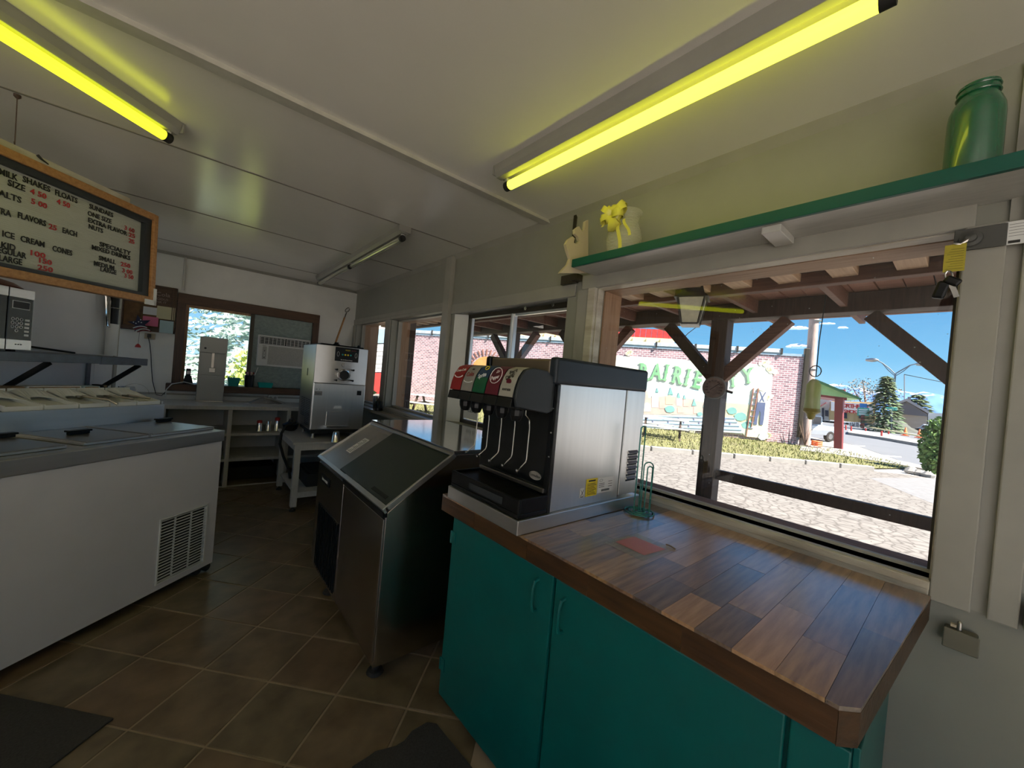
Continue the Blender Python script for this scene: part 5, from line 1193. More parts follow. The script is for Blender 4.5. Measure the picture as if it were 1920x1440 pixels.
mb.tube([(1.502 + .012 * math.cos(t * PI / 6), sf2 - .0016, 1.07 + .005 * math.sin(t * PI / 6)) for t in range(12)], .0006, 4, closed=True)
mb.bar((1.360, sf2 - .0016, 1.012), (1.380, sf2 - .0016, 1.040), .002, .001).bar((1.380, sf2 - .0016, 1.012), (1.360, sf2 - .0016, 1.040), .002, .001).box((1.360, sf2 - .0018, 1.007), (1.380, sf2 - .0012, 1.010)); mb.build('sticker_print', 'ink_black', sd)
# ---- green wire towel stand
wc = onz(1198, 962, ZT); WR = .068
ws = thing('wire_stand', 'teal wire cup stand of looped rods on a coiled base, beside the soda dispenser', 'stand', (wc.x, wc.y, ZT))
for k, (r_, z) in enumerate(((WR, .008), (WR * .72, .009), (WR * .42, .010))):
    MB().tube([(wc.x + r_ * math.cos(t * PI / 16), wc.y + r_ * math.sin(t * PI / 16), ZT + z) for t in range(32)], .0032, 7, closed=True).build('base_ring', 'teal_wire', ws, smooth=True)
MB().bar((wc.x - WR, wc.y, ZT + .008), (wc.x + WR, wc.y, ZT + .008), .006, .006).build('base_rod', 'teal_wire', ws)
def loop(dx, dy, w_, h, name='loop', a=0.0):
    P = [(-w_, .008), (-w_, h - w_)] + [(-w_ * math.cos(t * PI / 8), h - w_ + w_ * math.sin(t * PI / 8)) for t in range(1, 8)] + [(w_, h - w_), (w_, .008)]
    MB().tube([(wc.x + dx + x * math.cos(a), wc.y + dy + x * math.sin(a), ZT + z) for x, z in P], .0032, 7).build(name, 'teal_wire', ws, smooth=True)
HH = onpl(1210, 800, (wc.x, wc.y, 1), (wc.x, wc.y, 0)).z - ZT
loop(-.012, .01, .011, HH, 'tall_loop', -.8); H2 = onpl(1222, 868, (wc.x, wc.y, 1), (wc.x, wc.y, 0)).z - ZT
loop(.02, -.018, .022, H2, 'loop', -.8); loop(.024, -.024, .012, H2 - .02, 'loop', -.8)
MB().lathe([(.0, 0), (.006, .001), (.008, .006), (.0, .01)], (wc.x + WR * .7, wc.y - WR * .7, ZT), 10).build('foot', 'rubber', ws)

SK = Matrix.Translation(EYE) @ Matrix.Scale(KS, 4) @ Matrix.Translation(-EYE)
for o in (cd, sd, ws):
    mw_ = SK @ FR[o.name]; o.location = mw_.to_translation(); o.scale = (KS,) * 3
# ---- ice machine
IX0, IXT, IX1, IY0, IY1 = .745, 1.095, 1.72, 1.735, 2.945
im = thing('ice_machine', 'stainless ice maker with a slanted dark lid, between the soda counter and the side table', 'ice machine', (1.2, 2.3, 0))
ZF, ZTT, ZB = .835, 1.10, .075
MB().prism([(IX0 + .004, IY0 + .0, ZB), (IX0 + .004, IY0, ZF - .02), (IXT, IY0, ZTT - .022), (IX1, IY0, ZTT - .022), (IX1, IY0, ZB)], (0, IY1 - IY0, 0)).build('bin', 'steel_dark', im, bev=.004)
ysp = 2.36
fpn = MB().box((IX0 - .004, IY0 + .004, ZB + .03), (IX0 + .006, ysp - .003, ZF - .045)).build('front_panel', 'steel_dark', im, bev=.003)
MB().box((IX0 - .004, ysp + .003, ZB + .03), (IX0 + .006, IY1 - .004, ZF - .03)).build('machine_panel', 'steel_dark', im, bev=.003)
gr = MB().box((IX0 - .006, 2.395, .115), (IX0 - .0045, 2.86, .54)).build('air_grille', 'black_matte', im)
for k in range(13):
    y = 2.40 + k * .0355; MB().box((IX0 - .012, y, .12), (IX0 - .006, y + .012, .535)).build('slat', 'black_plastic', gr)
MB().box((IX0 - .008, 2.64, .695), (IX0 - .0045, 2.84, .745)).build('badge', 'black_plastic', im, bev=.002)
MB().text('ice-o-matic', .034, (IX0 - .0085, 2.74, .708), (0, -1, 0), (0, 0, 1), .0006, 'CENTER', .01, .9).build('badge_lettering', 'print_white', im)
MB().box((IX0 - .012, IY0 - .004, ZF - .035), (IX0 + .01, ysp, ZF - .008)).build('front_lip', 'black_plastic', im)
sl_d = Vector((IXT - IX0, 0, ZTT - .03 - ZF)).normalized(); sl_n = Vector((-sl_d.z, 0, sl_d.x)); LL = (Vector((IXT, 0, ZTT - .03)) - Vector((IX0, 0, ZF))).length
def slp(s, y, h=0): p = Vector((IX0, 0, ZF)) + sl_d * s + sl_n * h; return Vector((p.x, y, p.z))
def slab(s0, s1, y0, y1, h0, h1, name, m, par=im, bev=.002):
    return MB().hexa([slp(s0, y0, h0), slp(s1, y0, h0), slp(s1, y1, h0), slp(s0, y1, h0), slp(s0, y0, h1), slp(s1, y0, h1), slp(s1, y1, h1), slp(s0, y1, h1)]).build(name, m, par, bev=bev)
slab(0, LL, ysp + .14, IY1 - .012, -.006, .004, 'slope_panel', 'steel_soft'); yl = ysp + .14
for nm, a in (('edge_trim', (-.012, .014, IY0 - .008, ysp, -.012, .018)), ('edge_trim', (-.012, .012, ysp + .002, IY1 + .004, -.008, .014)), ('edge_trim', (0, LL, IY0 - .008, IY0 + .008, -.012, .016)), ('edge_trim', (0, LL, IY1 - .010, IY1 + .004, -.012, .016)), ('edge_trim', (LL - .01, LL + .012, IY0 - .006, IY1, -.01, .016))):
    slab(*a, nm, 'steel_h')
ld = slab(.016, LL - .012, IY0 + .010, yl - .004, -.004, .010, 'lid', 'dark_green_lid')
slab(.035, .055, IY0 + .20 - .13, IY0 + .20 + .06, .010, .013, 'lid_grip', 'black_matte', ld, 0)
lb_ = slab(.12, .30, yl + .12, yl + .27, .0042, .0052, 'notice_plate', 'steel_soft', im, 0)
ls = slab(.135, .285, yl + .145, yl + .235, .0055, .0065, 'notice', 'paper_white', lb_, 0)
mb = MB()
for k in range(14): mb.hexa([slp(.145 + k * .0095, yl + .155, .0066), slp(.148 + k * .0095, yl + .155, .0066), slp(.148 + k * .0095, yl + .225 - (k % 4) * .012, .0066), slp(.145 + k * .0095, yl + .225 - (k % 4) * .012, .0066), slp(.145 + k * .0095, yl + .155, .007), slp(.148 + k * .0095, yl + .155, .007), slp(.148 + k * .0095, yl + .225 - (k % 4) * .012, .007), slp(.145 + k * .0095, yl + .225 - (k % 4) * .012, .007)])
mb.build('notice_print', 'ink_black', lb_)
MB().box((IXT - .002, IY0 - .006, ZTT - .022), (IX1 + .0, IY1 + .006, ZTT)).build('top', 'steel_polish', im, bev=.003)
for x, y in ((.79, 1.80), (.79, 2.62), (1.62, 1.80), (1.62, 2.88)):
    MB().lathe([(.038, 0), (.042, .004), (.034, .018), (.016, .022), (.016, .075)], (x, y, 0), 16).build('foot', 'rubber', im, smooth=True)

# ---- side table and soft serve machine
TB = thing('side_table', 'grey side table carrying the soft serve machine', 'table', (1.25, 4.65, 0))
tx0, tx1, ty0, ty1, tz = .815, 1.80, 4.22, 5.12, .70
MB().box((tx0, ty0, tz - .022), (tx1, ty1, tz)).build('table_top', 'shelf_white', TB, bev=.003)
MB().box((tx0 + .02, ty0 + .02, tz - .085), (tx1 - .02, ty0 + .04, tz - .022)).build('apron', 'shelf_white', TB)
MB().box((tx0 + .02, ty0 + .04, tz - .085), (tx0 + .04, ty1 - .02, tz - .022)).build('apron', 'shelf_white', TB)
for x in (tx0 + .025, tx1 - .08):
    for y in (ty0 + .03, ty1 - .09):
        MB().box((x, y, .045), (x + .055, y + .055, tz - .022)).build('leg', 'shelf_white', TB, bev=.002)
        MB().lathe([(.03, 0), (.03, .012), (.012, .02), (.012, .05)], (x + .027, y + .027, 0), 12).build('foot_glide', 'rubber', TB)
MB().box((tx0 + .05, ty0 + .05, .17), (tx1 - .05, ty1 - .06, .19)).build('lower_shelf', 'shelf_white', TB)
MB().box((tx0 + .08, ty0 + .03, .135), (tx1 - .08, ty0 + .05, .19)).build('rail', 'shelf_white', TB)
mbx = tag(MB().box((1.0, 4.40, .1905), (1.5, 4.9, .33)).box((1.03, 4.43, .33), (1.47, 4.87, .345)).build('storage_bin', 'black_matte', bev=.01, loc=(1.25, 4.65, .1905)), 'black storage bin on the lower shelf of the side table', 'bin')
SFY = 4.40
q = lambda u, v: ony(u, v, SFY)
A, B_ = q(583, 806), q(681, 800); xL = (q(583, 806).x + q(591, 660).x) / 2; xR = (q(681, 800).x + q(690, 660).x) / 2
zT = q(640, 650).z; zB = q(640, 806).z; zM = q(640, 720).z
sm = thing('soft_serve_machine', 'stainless soft serve ice cream machine on the grey side table', 'ice cream machine', ((xL + xR) / 2, 4.7, tz))
xL0 = xL; D_ = .62
MB().box((xL, SFY + .02, zB), (xR, SFY + D_, zT)).build('cabinet', 'steel_soft', sm, bev=.006)
MB().box((xL + .005, SFY, zB + .01), (xR - .005, SFY + .022, zM - .004)).build('lower_panel', 'steel', sm, bev=.004)
N = 10; bul = [(xL + (xR - xL) * k / N, SFY + .018 - .045 * math.sin(PI * k / N)) for k in range(N + 1)]
MB().prism([(x, y, zM) for x, y in bul] + [(xR, SFY + .03, zM), (xL, SFY + .03, zM)], (0, 0, zT - zM)).build('upper_panel', 'steel_soft', sm, bev=.003, smooth=True)
cx_ = q(643, 700).x; cz_ = q(643, 703).z
rg = MB().lathe([(.040, -.06), (.062, -.058), (.066, -.04), (.066, .0), (.05, .02)], (cx_, SFY - .0, cz_), 28, 'y').build('freezing_cylinder', 'chrome', sm, smooth=True)
MB().lathe([(.0, -.050), (.047, -.0595), (.05, -.061)], (cx_, SFY, cz_), 24, 'y').build('bore', 'black_matte', rg)
for dx, dz in ((-.085, .055), (.085, .06), (-.085, -.06), (.085, -.055)):
    MB().tube([(cx_ + dx, SFY - .02, cz_ + dz), (cx_ + dx, SFY - .075, cz_ + dz)], .008, 8).lathe([(.006, -.09), (.011, -.085), (.011, -.075)], (cx_ + dx, SFY, cz_ + dz), 8, 'y').build('stud', 'black_plastic', sm)
pa, pb_ = q(628, 650), q(668, 680); 
dp = MB().box((pa.x, SFY - .036, pb_.z), (pb_.x + .01, SFY - .026, pa.z)).build('control_panel', 'black_plastic', sm, bev=.003)
for k in range(4): MB().lathe([(.0, -.042), (.009, -.041), (.009, -.035)], (pa.x + .075 + k * .028, SFY, (pa.z + pb_.z) / 2 - .003), 10, 'y').build('button', ['turquoise', 'sticker_yellow', 'sticker_yellow', 'turquoise'][k], dp)
for xx in (pa.x + .03, pb_.x - .02): MB().tube([(xx + .011 * math.cos(t * PI / 5), SFY - .037, (pa.z + pb_.z) / 2 + .026 * math.sin(t * PI / 5)) for t in range(10)], .0014, 5, closed=True).build('button_outline', 'print_white', dp)
MB().text('WASH', .018, (pa.x + .10, SFY - .0365, pa.z - .033), (1, 0, 0), (0, 0, 1), .0006, 'LEFT', .01).build('panel_lettering', 'sticker_yellow', dp); MB().text('AUTO', .018, (pa.x + .165, SFY - .0365, pa.z - .033), (1, 0, 0), (0, 0, 1), .0006, 'LEFT', .01).build('panel_lettering', 'label_red', dp)
MB().text('Mix Ref Electro Freeze', .013, (pa.x + .12, SFY - .0365, pb_.z + .012), (1, 0, 0), (0, 0, 1), .0006, 'CENTER', .01).build('panel_lettering', 'print_white', dp)
MB().lathe([(.0, -.012), (.022, -.01), (.026, 0)], (q(643, 684).x, SFY - .022, q(643, 684).z), 14, 'y').build('key_lock', 'steel_soft', sm)
a = q(590, 737); MB().box((a.x - .002, SFY - .003, a.z - .022), (a.x + .072, SFY, a.z + .022)).build('data_plate', 'label_silver', sm)
MB().text('Taylor', .022, (a.x + .035, SFY - .0035, a.z - .01), (1, 0, 0), (0, 0, 1), .0006, 'CENTER', .01).build('plate_lettering', 'label_blue', sm)
MB().text('O   I', .022, (a.x + .005, SFY - .0035, a.z + .035), (1, 0, 0), (0, 0, 1), .0006, 'LEFT', .0).build('switch_marks', 'ink_black', sm)
a = q(673, 737); MB().box((a.x - .022, SFY - .003, a.z - .025), (a.x + .025, SFY, a.z + .025)).build('info_plate', 'black_plastic', sm)
a = q(632, 764); MB().box((a.x - .035, SFY - .003, a.z - .012), (a.x + .045, SFY, a.z + .018)).build('small_label', 'paper_white', sm)
a, b = q(612, 771), q(652, 797); MB().box((a.x, SFY - .010, b.z), (b.x, SFY, a.z)).build('drip_shield', 'steel_h', sm, bev=.003)
MB().box((a.x - .0, SFY - .05, b.z - .016), (b.x, SFY, b.z - .008)).build('drip_ledge', 'steel_polish', sm)
MB().box((xL + .05, SFY + .05, zT), (xR - .04, SFY + D_ - .1, zT + .018)).build('hopper_cover', 'black_plastic', sm, bev=.008)
MB().lathe([(.03, 0), (.034, .012), (.02, .018), (.024, .03), (.0, .034)], ((xL + xR) / 2 - .03, SFY + .18, zT + .018), 14).build('knob', 'black_plastic', sm, smooth=True)
MB().lathe([(.015, 0), (.015, .02), (.008, .026)], (xR - .07, SFY + .14, zT + .018), 10).build('knob', 'black_plastic', sm)
for k in range(15):
    for j in range(2):
        if j and k < 4: continue
        z = zB + .04 + k * .019; y0 = SFY + .10 + j * .22
        MB().hexa([(xL - .002, y0, z), (xL + .004, y0, z), (xL + .004, y0 + .18, z), (xL - .002, y0 + .18, z), (xL - .006, y0, z + .006), (xL + .004, y0, z + .009), (xL + .004, y0 + .18, z + .009), (xL - .006, y0 + .18, z + .006)]).build('side_louvre', 'black_plastic', sm)
MB().box((xL - .003, SFY + .30, zM + .06), (xL, SFY + .33, zM + .14)).build('side_latch', 'black_plastic', sm)
MB().box((xL + .02, SFY + .04, tz + .05), (xR - .02, SFY + D_ - .05, zB)).build('base_pan', 'black_matte', sm)
for x in (xL + .05, xR - .06):
    for y in (SFY + .07, SFY + D_ - .1): MB().lathe([(.022, 0), (.018, .012), (.013, .02), (.016, zB - tz)], (x, y, tz), 12).build('leg', 'steel_soft', sm, smooth=True)
# tumbler on the side table
def tumbler(name, lab, p, h, r0, r1, m, cat='cup', group=None, flip=False, m2=None):
    o = thing(name, lab, cat, tuple(p), group=group); pr2 = [(r0 * .96, 0), (r0, .003), (r1, h), (r1 * 1.04, h), (r1 * .9, h - .004), (r0 * .9, .006)]
    if flip: pr2 = [(r1 * 1.04, 0), (r1, .002), (r0, h - .003), (r0 * .8, h)]
    MB().lathe(pr2, p, 20).build('cup_body', m, o, smooth=True)
    if m2: MB().lathe([(r0 + (r1 - r0) * .0 + .001 if not flip else r0 + .002, h * .55), (r0 + .0015, h + .002), (r0 * .6, h + .006), (0, h + .006)] if flip else [(r1 + .001, h * .6), (r1 + .002, h)], p, 20).build('coloured_band', m2, o, smooth=True)
    return o
pt_ = onz(630, 829, tz); tumbler('steel_tumbler', 'upside down steel tumbler on the side table in front of the soft serve machine', Vector((pt_.x, pt_.y + .02, tz)), .105, .032, .043, 'chrome', flip=True)
# drain hose
hs_ = [ony(556, 792, 4.75), ony(537, 797, 4.78), ony(528, 812, 4.80), ony(525, 832, 4.80), ony(531, 855, 4.80), ony(541, 880, 4.8), ony(546, 905, 4.8)]
MB().tube(hs_, .014, 8).build('tmp', 'rubber', None, smooth=True)
hz = bpy.data.objects['tmp']; hz.name = 'drain_hose'; tag(hz, 'black drain hose hanging beside the left end of the side table', 'hose')
bn_ = thing('drain_funnel', 'dark funnel shaped drain bucket between the shelving and the side table', 'bucket', (hs_[0].x, 4.9, .70))
MB().lathe([(.05, 0), (.07, .02), (.085, .07), (.03, .10), (.02, .13)], (hs_[0].x - .01, 5.0, .70), 14).build('bucket_body', 'black_plastic', bn_, smooth=True)

# ---- window ledge below the far windows and its cup
struct('window_ledge', MB().box((XW - .13, 3.36, .955), (XW - .0, YB, .985)), 'trim_paint', bev=.003)
bpy.data.objects['window_ledge'].name = 'trim_26'
cpz = onx(702, 790, 1.79); cpp = Vector((1.79, cpz.y, .986))
tumbler('shake_cup', 'tall polished steel shake cup in a black caddy on the window ledge', cpp, .17, .032, .046, 'chrome')
cc_ = thing('cup_caddy', 'black slotted caddy beside the steel shake cup on the window ledge', 'caddy', (1.79, cpz.y - .11, .986))
for k in range(8):
    a = k * PI / 4; MB().box((1.785 + .038 * math.cos(a), cpz.y - .11 + .038 * math.sin(a), .987), (1.795 + .038 * math.cos(a), cpz.y - .10 + .038 * math.sin(a), 1.10)).build('rib', 'black_plastic', cc_)
MB().lathe([(.046, 0), (.046, .03), (.04, .03), (.04, .005)], (1.79, cpz.y - .105, .986), 16).build('cup_base', 'black_plastic', cc_)
# ---- stirring paddle leaning in the corner
a, b = ony(655, 571, 5.98), ony(629, 643, 5.90); d = (b - a); bot = a + d * ((a.z - 1.13) / (a.z - b.z))
pd = thing('wooden_paddle', 'long wooden handled steel whisk leaning in the corner behind the soft serve machine', 'utensil', tuple(bot))
MB().tube([a + d * .35, bot], [.012, .016], 10).build('handle', 'oak', pd, smooth=True)
pdh = MB().tube([a + d * .36, a + d * .22], .008, 8); dn = d.normalized(); sdv = Vector((1, 0, .3)).normalized()
pdh.tube([a + d * .2 + sdv * (.03 * math.sin(t * 2 * PI / 14)) - dn * (.07 * (1 - math.cos(t * 2 * PI / 14)) / 2) for t in range(14)], .006, 6, closed=True); pdh.build('loop_head', 'steel_dark', pd, smooth=True)

# ---- built-in white shelving along the back wall
SY = 5.34
su = thing('shelf_unit', 'built in white open shelving under the back window', 'shelving', (.4, SY, 0))
MB().box((-1.15, SY, .885), (1.80, YB - .025, .925)).build('counter_board', 'shelf_white', su, bev=.003)
for x in (-.85, -.21, .355, .94): MB().box((x, SY + .003, 0), (x + .04, YB - .03, .885)).build('upright', 'shelf_white', su, bev=.002)
for z in (.585, .295): MB().box((-1.15, SY + .006, z), (1.78, YB - .03, z + .03)).build('shelf_board', 'shelf_white', su, bev=.002)
MB().box((-1.15, SY + .02, 0), (1.78, SY + .04, .012)).build('toe_strip', 'shelf_white', su)
MB().box((-1.15, YB - .03, .012), (1.78, YB - .024, .885)).build('back_panel', 'wall_paint', su)
cs = 5.50
for k, (u, v0, v1, lab, m, m2, fl_) in enumerate(((486, 803, 780, 'short red topped chrome tumbler, leftmost of the cups on the shelving', 'chrome', 'ink_red', True), (503, 802, 780, 'plain steel tumbler between the two red topped ones on the shelving', 'steel_polish', None, True),
                             (519, 803, 775, 'taller red topped chrome tumbler on the shelving', 'chrome', 'ink_red', True), (539, 797, 776, 'steel tumbler at the right end of the row on the shelving', 'chrome', None, True))):
    p = ony(u, 803, cs); p.z = .616; tumbler('tumbler', lab, p, .125 if k != 2 else .16, .026, .035, m, 'cup', 'tumblers on the white shelving', True, m2)
dbx = tag(MB().box((-.12, 5.60, .013), (.9, 5.95, .16)).build('dark_crate', 'black_matte', bev=.01, loc=(.4, 5.8, .013)), 'long black crate in the bottom of the white shelving', 'crate')
# ---- tall drink dispenser on the shelving
b0, b1 = onz(365, 753, .926), onz(418, 755, .926); yf = (b0.y + b1.y) / 2 - .0
zt_d = ony(403, 633, yf).z; xl, xr = b0.x, b1.x; xl, xr = (xl + ony(376, 630, yf).x) / 2 + .0, (xr + ony(430, 636, yf).x) / 2
wd = thing('beverage_dispenser', 'tall stainless beverage dispenser standing before the back window', 'dispenser', ((xl + xr) / 2, yf + .15, .926))
ym_ = yf + .15; zz1 = .926 + (zt_d - .926) * .42; zz2 = .926 + (zt_d - .926) * .76
MB().box((xl, yf, .926), (xr, yf + .33, .945)).build('foot_plate', 'steel_dark', wd, bev=.003)
MB().box((xl + .006, yf + .005, .945), (xr - .006, yf + .30, zz1)).build('lower_body', 'steel_face', wd, bev=.004)
MB().box((xl + .012, yf + .03, zz1), (xr - .012, yf + .29, zz2)).build('recess_panel', 'steel_face', wd)
MB().box((xl + .004, yf, zz2), (xr - .004, yf + .30, zt_d)).build('top_housing', 'steel_face', wd, bev=.004)
MB().box((xl + .004, yf - .001, zz1), (xl + .018, yf + .04, zz2)).build('side_rail', 'steel_face', wd); MB().box((xr - .018, yf - .001, zz1), (xr - .004, yf + .04, zz2)).build('side_rail', 'steel_face', wd)
MB().box(((xl + xr) / 2 - .012, yf + .012, zz1 + .03), ((xl + xr) / 2 + .012, yf + .03, zz2)).build('spout_tube', 'steel_dark', wd)
MB().box(((xl + xr) / 2 - .03, yf + .005, zz1 + .03), ((xl + xr) / 2 + .03, yf + .03, zz1 + .085)).build('spout_handle', 'steel_dark', wd, bev=.004)
MB().lathe([(0, -.008), (.012, -.007), (.012, 0)], (xl + .055, yf, zz2 + .05), 12, 'y').build('button', 'black_plastic', wd)
# ---- things on the back window sill
zs_ = 1.1155; sy = 5.975
p = ony(352, 715, sy); o = thing('cordless_phone', 'black cordless phone on its cradle at the left of the back window sill', 'phone', (p.x, sy, zs_))
MB().prism([(p.x - .045, sy - .03, zs_), (p.x + .05, sy - .03, zs_), (p.x + .03, sy - .02, zs_ + .10), (p.x - .03, sy - .02, zs_ + .10)], (0, .05, 0)).build('cradle', 'black_plastic', o, bev=.004)
MB().box((p.x - .022, sy - .03, zs_ + .05), (p.x + .022, sy - .008, zs_ + .185)).build('handset', 'black_plastic', o, bev=.006)
MB().box((p.x - .015, sy - .032, zs_ + .12), (p.x + .015, sy - .030, zs_ + .155)).build('screen', 'steel_soft', o)
for k, (u, w0, w1, h, lab) in enumerate(((437, .05, .065, .10, 'scalloped turquoise basket on the sill left of the black spoon cup'), (497, .07, .085, .065, 'shallow turquoise basket on the sill right of the black spoon cup'))):
    p = ony(u, 724, sy); o = thing('plastic_basket', lab, 'basket', (p.x, sy, zs_), group='turquoise baskets')
    mb = MB(); t_ = .004
    for (a0, a1) in (((-1, -1), (1, -1)), ((1, -1), (1, 1)), ((1, 1), (-1, 1)), ((-1, 1), (-1, -1))):
        P = [(p.x + a0[0] * w0, sy + a0[1] * .035, zs_), (p.x + a1[0] * w0, sy + a1[1] * .035, zs_), (p.x + a1[0] * w1, sy + a1[1] * .045, zs_ + h), (p.x + a0[0] * w1, sy + a0[1] * .045, zs_ + h)]
        nrm = (Vector(P[1]) - Vector(P[0])).cross(Vector((0, 0, 1))).normalized() * -t_; mb.prism(P, nrm)
    mb.box((p.x - w0, sy - .035, zs_), (p.x + w0, sy + .035, zs_ + .004)).build('basket_body', 'turquoise', o)
    if k == 0:
        for j in range(5): MB().lathe([(0, -.002), (.0135, -.002), (.0135, .002), (0, .002)], (p.x - w1 + .013 + j * .026, sy - .045, zs_ + h), 10, 'y').build('scallop', 'turquoise', o)
p = ony(466, 726, sy - .02); o = thing('spoon_cup', 'black cup of coloured spoons and a straw on the back window sill', 'cup', (p.x, sy - .02, zs_))
MB().lathe([(.045, 0), (.056, .15), (.058, .152), (.050, .15), (.04, .006)], (p.x, sy - .02, zs_), 18).build('cup_body', 'black_plastic', o, smooth=True)
for k in range(6):
    a = k * 1.05; m_ = ['label_red', 'paper_pink', 'paper_blue', 'label_red', 'paper_pink', 'paper_yellow'][k]; tp_ = Vector((p.x + .04 * math.cos(a), sy - .02 + .03 * math.sin(a), zs_ + .18))
    MB().tube([(p.x, sy - .02, zs_ + .02), tp_], .003, 5).lathe([(.003, -.014), (.012, 0), (.003, .014)], tp_, 8).build('spoon', m_, o)
MB().tube([(p.x + .02, sy - .02, zs_ + .02), (p.x + .085, sy - .02, zs_ + .26)], .004, 6).build('straw', 'print_white', o)
# ---- air conditioner
a, b = ony(482, 627, YB - .06), ony(573, 692, YB - .06); x0, x1, zt2, zb2 = a.x, a.x + .63, a.z, b.z
x0 = ony(485, 627, YB - .06).x
zt2 = 1.805; zb2 = 1.40
ac = thing('air_conditioner', 'white window air conditioner set in the frosted panel of the back window', 'air conditioner', ((x0 + x1) / 2, YB, 1.6))
MB().box((x0, YB - .075, zb2), (x1, YB + .2, zt2)).build('housing', 'ac_white', ac, bev=.008, seg=3)
vt = MB().box((x0 + .015, YB - .078, zt2 - .115), (x1 - .015, YB - .074, zt2 - .02)).build('outlet', 'black_matte', ac)
for s_ in (0, 1):
    xa = x0 + .02 + s_ * .30
    for k in range(5): MB().box((xa, YB - .086, zt2 - .108 + k * .019), (xa + .285, YB - .078, zt2 - .103 + k * .019)).build('outlet_slat', 'ac_white', vt)
    for k in range(7): MB().box((xa + k * .046, YB - .088, zt2 - .112), (xa + .005 + k * .046, YB - .080, zt2 - .024)).build('outlet_vane', 'ac_white', vt)
MB().box((x0 + .12, YB - .080, zb2 + .025), (x1 - .02, YB - .075, zt2 - .135)).build('intake_grille', 'ac_grille', ac)
MB().box((x0 + .055, YB - .079, zb2 + .09), (x0 + .10, YB - .0745, zt2 - .15)).build('control_strip', 'ac_grille', ac, bev=.002)
for k in range(4): MB().lathe([(0, -.006), (.006, -.005), (.006, 0)], (x0 + .077, YB - .078, zb2 + .11 + k * .03), 8, 'y').build('button', ['black_plastic', 'ac_white', 'ac_white', 'black_plastic'][k], ac)
MB().text('Haier', .02, (x0 + .05, YB - .0755, zt2 - .145), (1, 0, 0), (0, 0, 1), .0006, 'LEFT').build('lettering', 'ink_black', ac)

# ---- things on the shelving counter
p = onz(497, 757, .926)
fo = thing('foil_packet', 'crumpled foil packet with a grey folder lying on the shelving right of the tall dispenser', 'packet', (p.x, p.y, .926))
mb = MB(); N = 8; pts = []
for i in range(N + 1):
    for j in range(N + 1):
        a, b = i / N, j / N; pts.append((p.x - .17 + a * .36, p.y - .05 + b * .2, .9275 + max(0, .075 * math.sin(PI * a) * math.sin(PI * b)) + random.uniform(0, .010)))
mb.add(pts, [(i * (N + 1) + j, (i + 1) * (N + 1) + j, (i + 1) * (N + 1) + j + 1, i * (N + 1) + j + 1) for i in range(N) for j in range(N)])
mb.build('foil', 'label_silver', fo)
MB().hexa([(p.x - .02, p.y - .02, 1.01), (p.x + .22, p.y - .04, .935), (p.x + .24, p.y + .11, .935), (p.x, p.y + .12, 1.01), (p.x - .02, p.y - .02, 1.014), (p.x + .22, p.y - .04, .939), (p.x + .24, p.y + .11, .939), (p.x, p.y + .12, 1.014)]).build('folder', 'steel_soft', fo)
tag(MB().prism([(p.x - .24, p.y - .08, .9255), (p.x + .20, p.y - .10, .9255), (p.x + .24, p.y + .02, .9255), (p.x - .2, p.y + .04, .9255)], (0, 0, .0015)).build('paper_sheet', 'paper_white', loc=(p.x, p.y, .9255)), 'white paper sheet under the foil packet', 'paper')
p = onz(510, 748, .99); o = thing('double_outlet', 'white double power outlet box low on the back wall', 'outlet', (ony(511, 747, YB - .03).x, YB, .99))
xq = ony(511, 747, YB - .03).x
MB().box((xq - .055, YB - .06, .945), (xq + .055, YB - .0, 1.02)).build('outlet_box', 'print_white', o, bev=.003)
for s_ in (-.026, .026): MB().lathe([(0, -.064), (.018, -.063), (.018, -.06)], (xq + s_, YB, .982), 12, 'y').build('socket', 'ac_grille', o)
# ---- brown letter board with notes
bx0, bx1, bz0, bz1 = -.665, -.170, 1.69, 2.222; yb_ = YB - .03
nb_ = thing('notice_board', 'dark carved wooden notice board with cork, left of the back window', 'board', (-.42, YB, 1.95))
MB().box((bx0, yb_, bz0), (bx1, YB - .002, bz1)).build('backing', 'dark_frame', nb_)
for a in ((bx0, bx1, bz0, bz0 + .045), (bx0, bx1, bz1 - .03, bz1), (bx0, bx0 + .06, bz0, bz1), (bx1 - .05, bx1, bz0, bz1)):
    MB().box((a[0], yb_ - .018, a[2]), (a[1], yb_, a[3])).build('frame_rail', 'dark_frame', nb_, bev=.005)
for x in (bx0 + .02, bx0 + .04, bx1 - .02, bx1 - .036): MB().box((x - .004, yb_ - .024, bz0), (x + .004, yb_ - .016, bz1)).build('moulding', 'dark_frame_z', nb_)
MB().box((bx0 + .06, yb_ - .012, 2.005), (bx1 - .05, yb_, bz1 - .03)).build('plaque', 'dark_frame', nb_)
MB().box((bx0 + .065, yb_ - .004, bz0 + .05), (bx1 - .055, yb_ - .001, 2.0)).build('cork', 'cork', nb_)
MB().text('Coca-Cola', .064, (-.372, yb_ - .0125, 2.105), (1, 0, 0), (0, 0, 1), .002, 'CENTER', .0, 1.0).build('carved_lettering', 'rust', nb_)
MB().text('DELICIOUS', .034, (-.33, yb_ - .0125, 2.06), (1, 0, 0), (0, 0, 1), .002, 'CENTER', .0).build('carved_lettering', 'rust', nb_)
MB().text('DRINK IT', .034, (-.33, yb_ - .0125, 2.025), (1, 0, 0), (0, 0, 1), .002, 'CENTER', .0).build('carved_lettering', 'rust', nb_)
yn = yb_ - .02
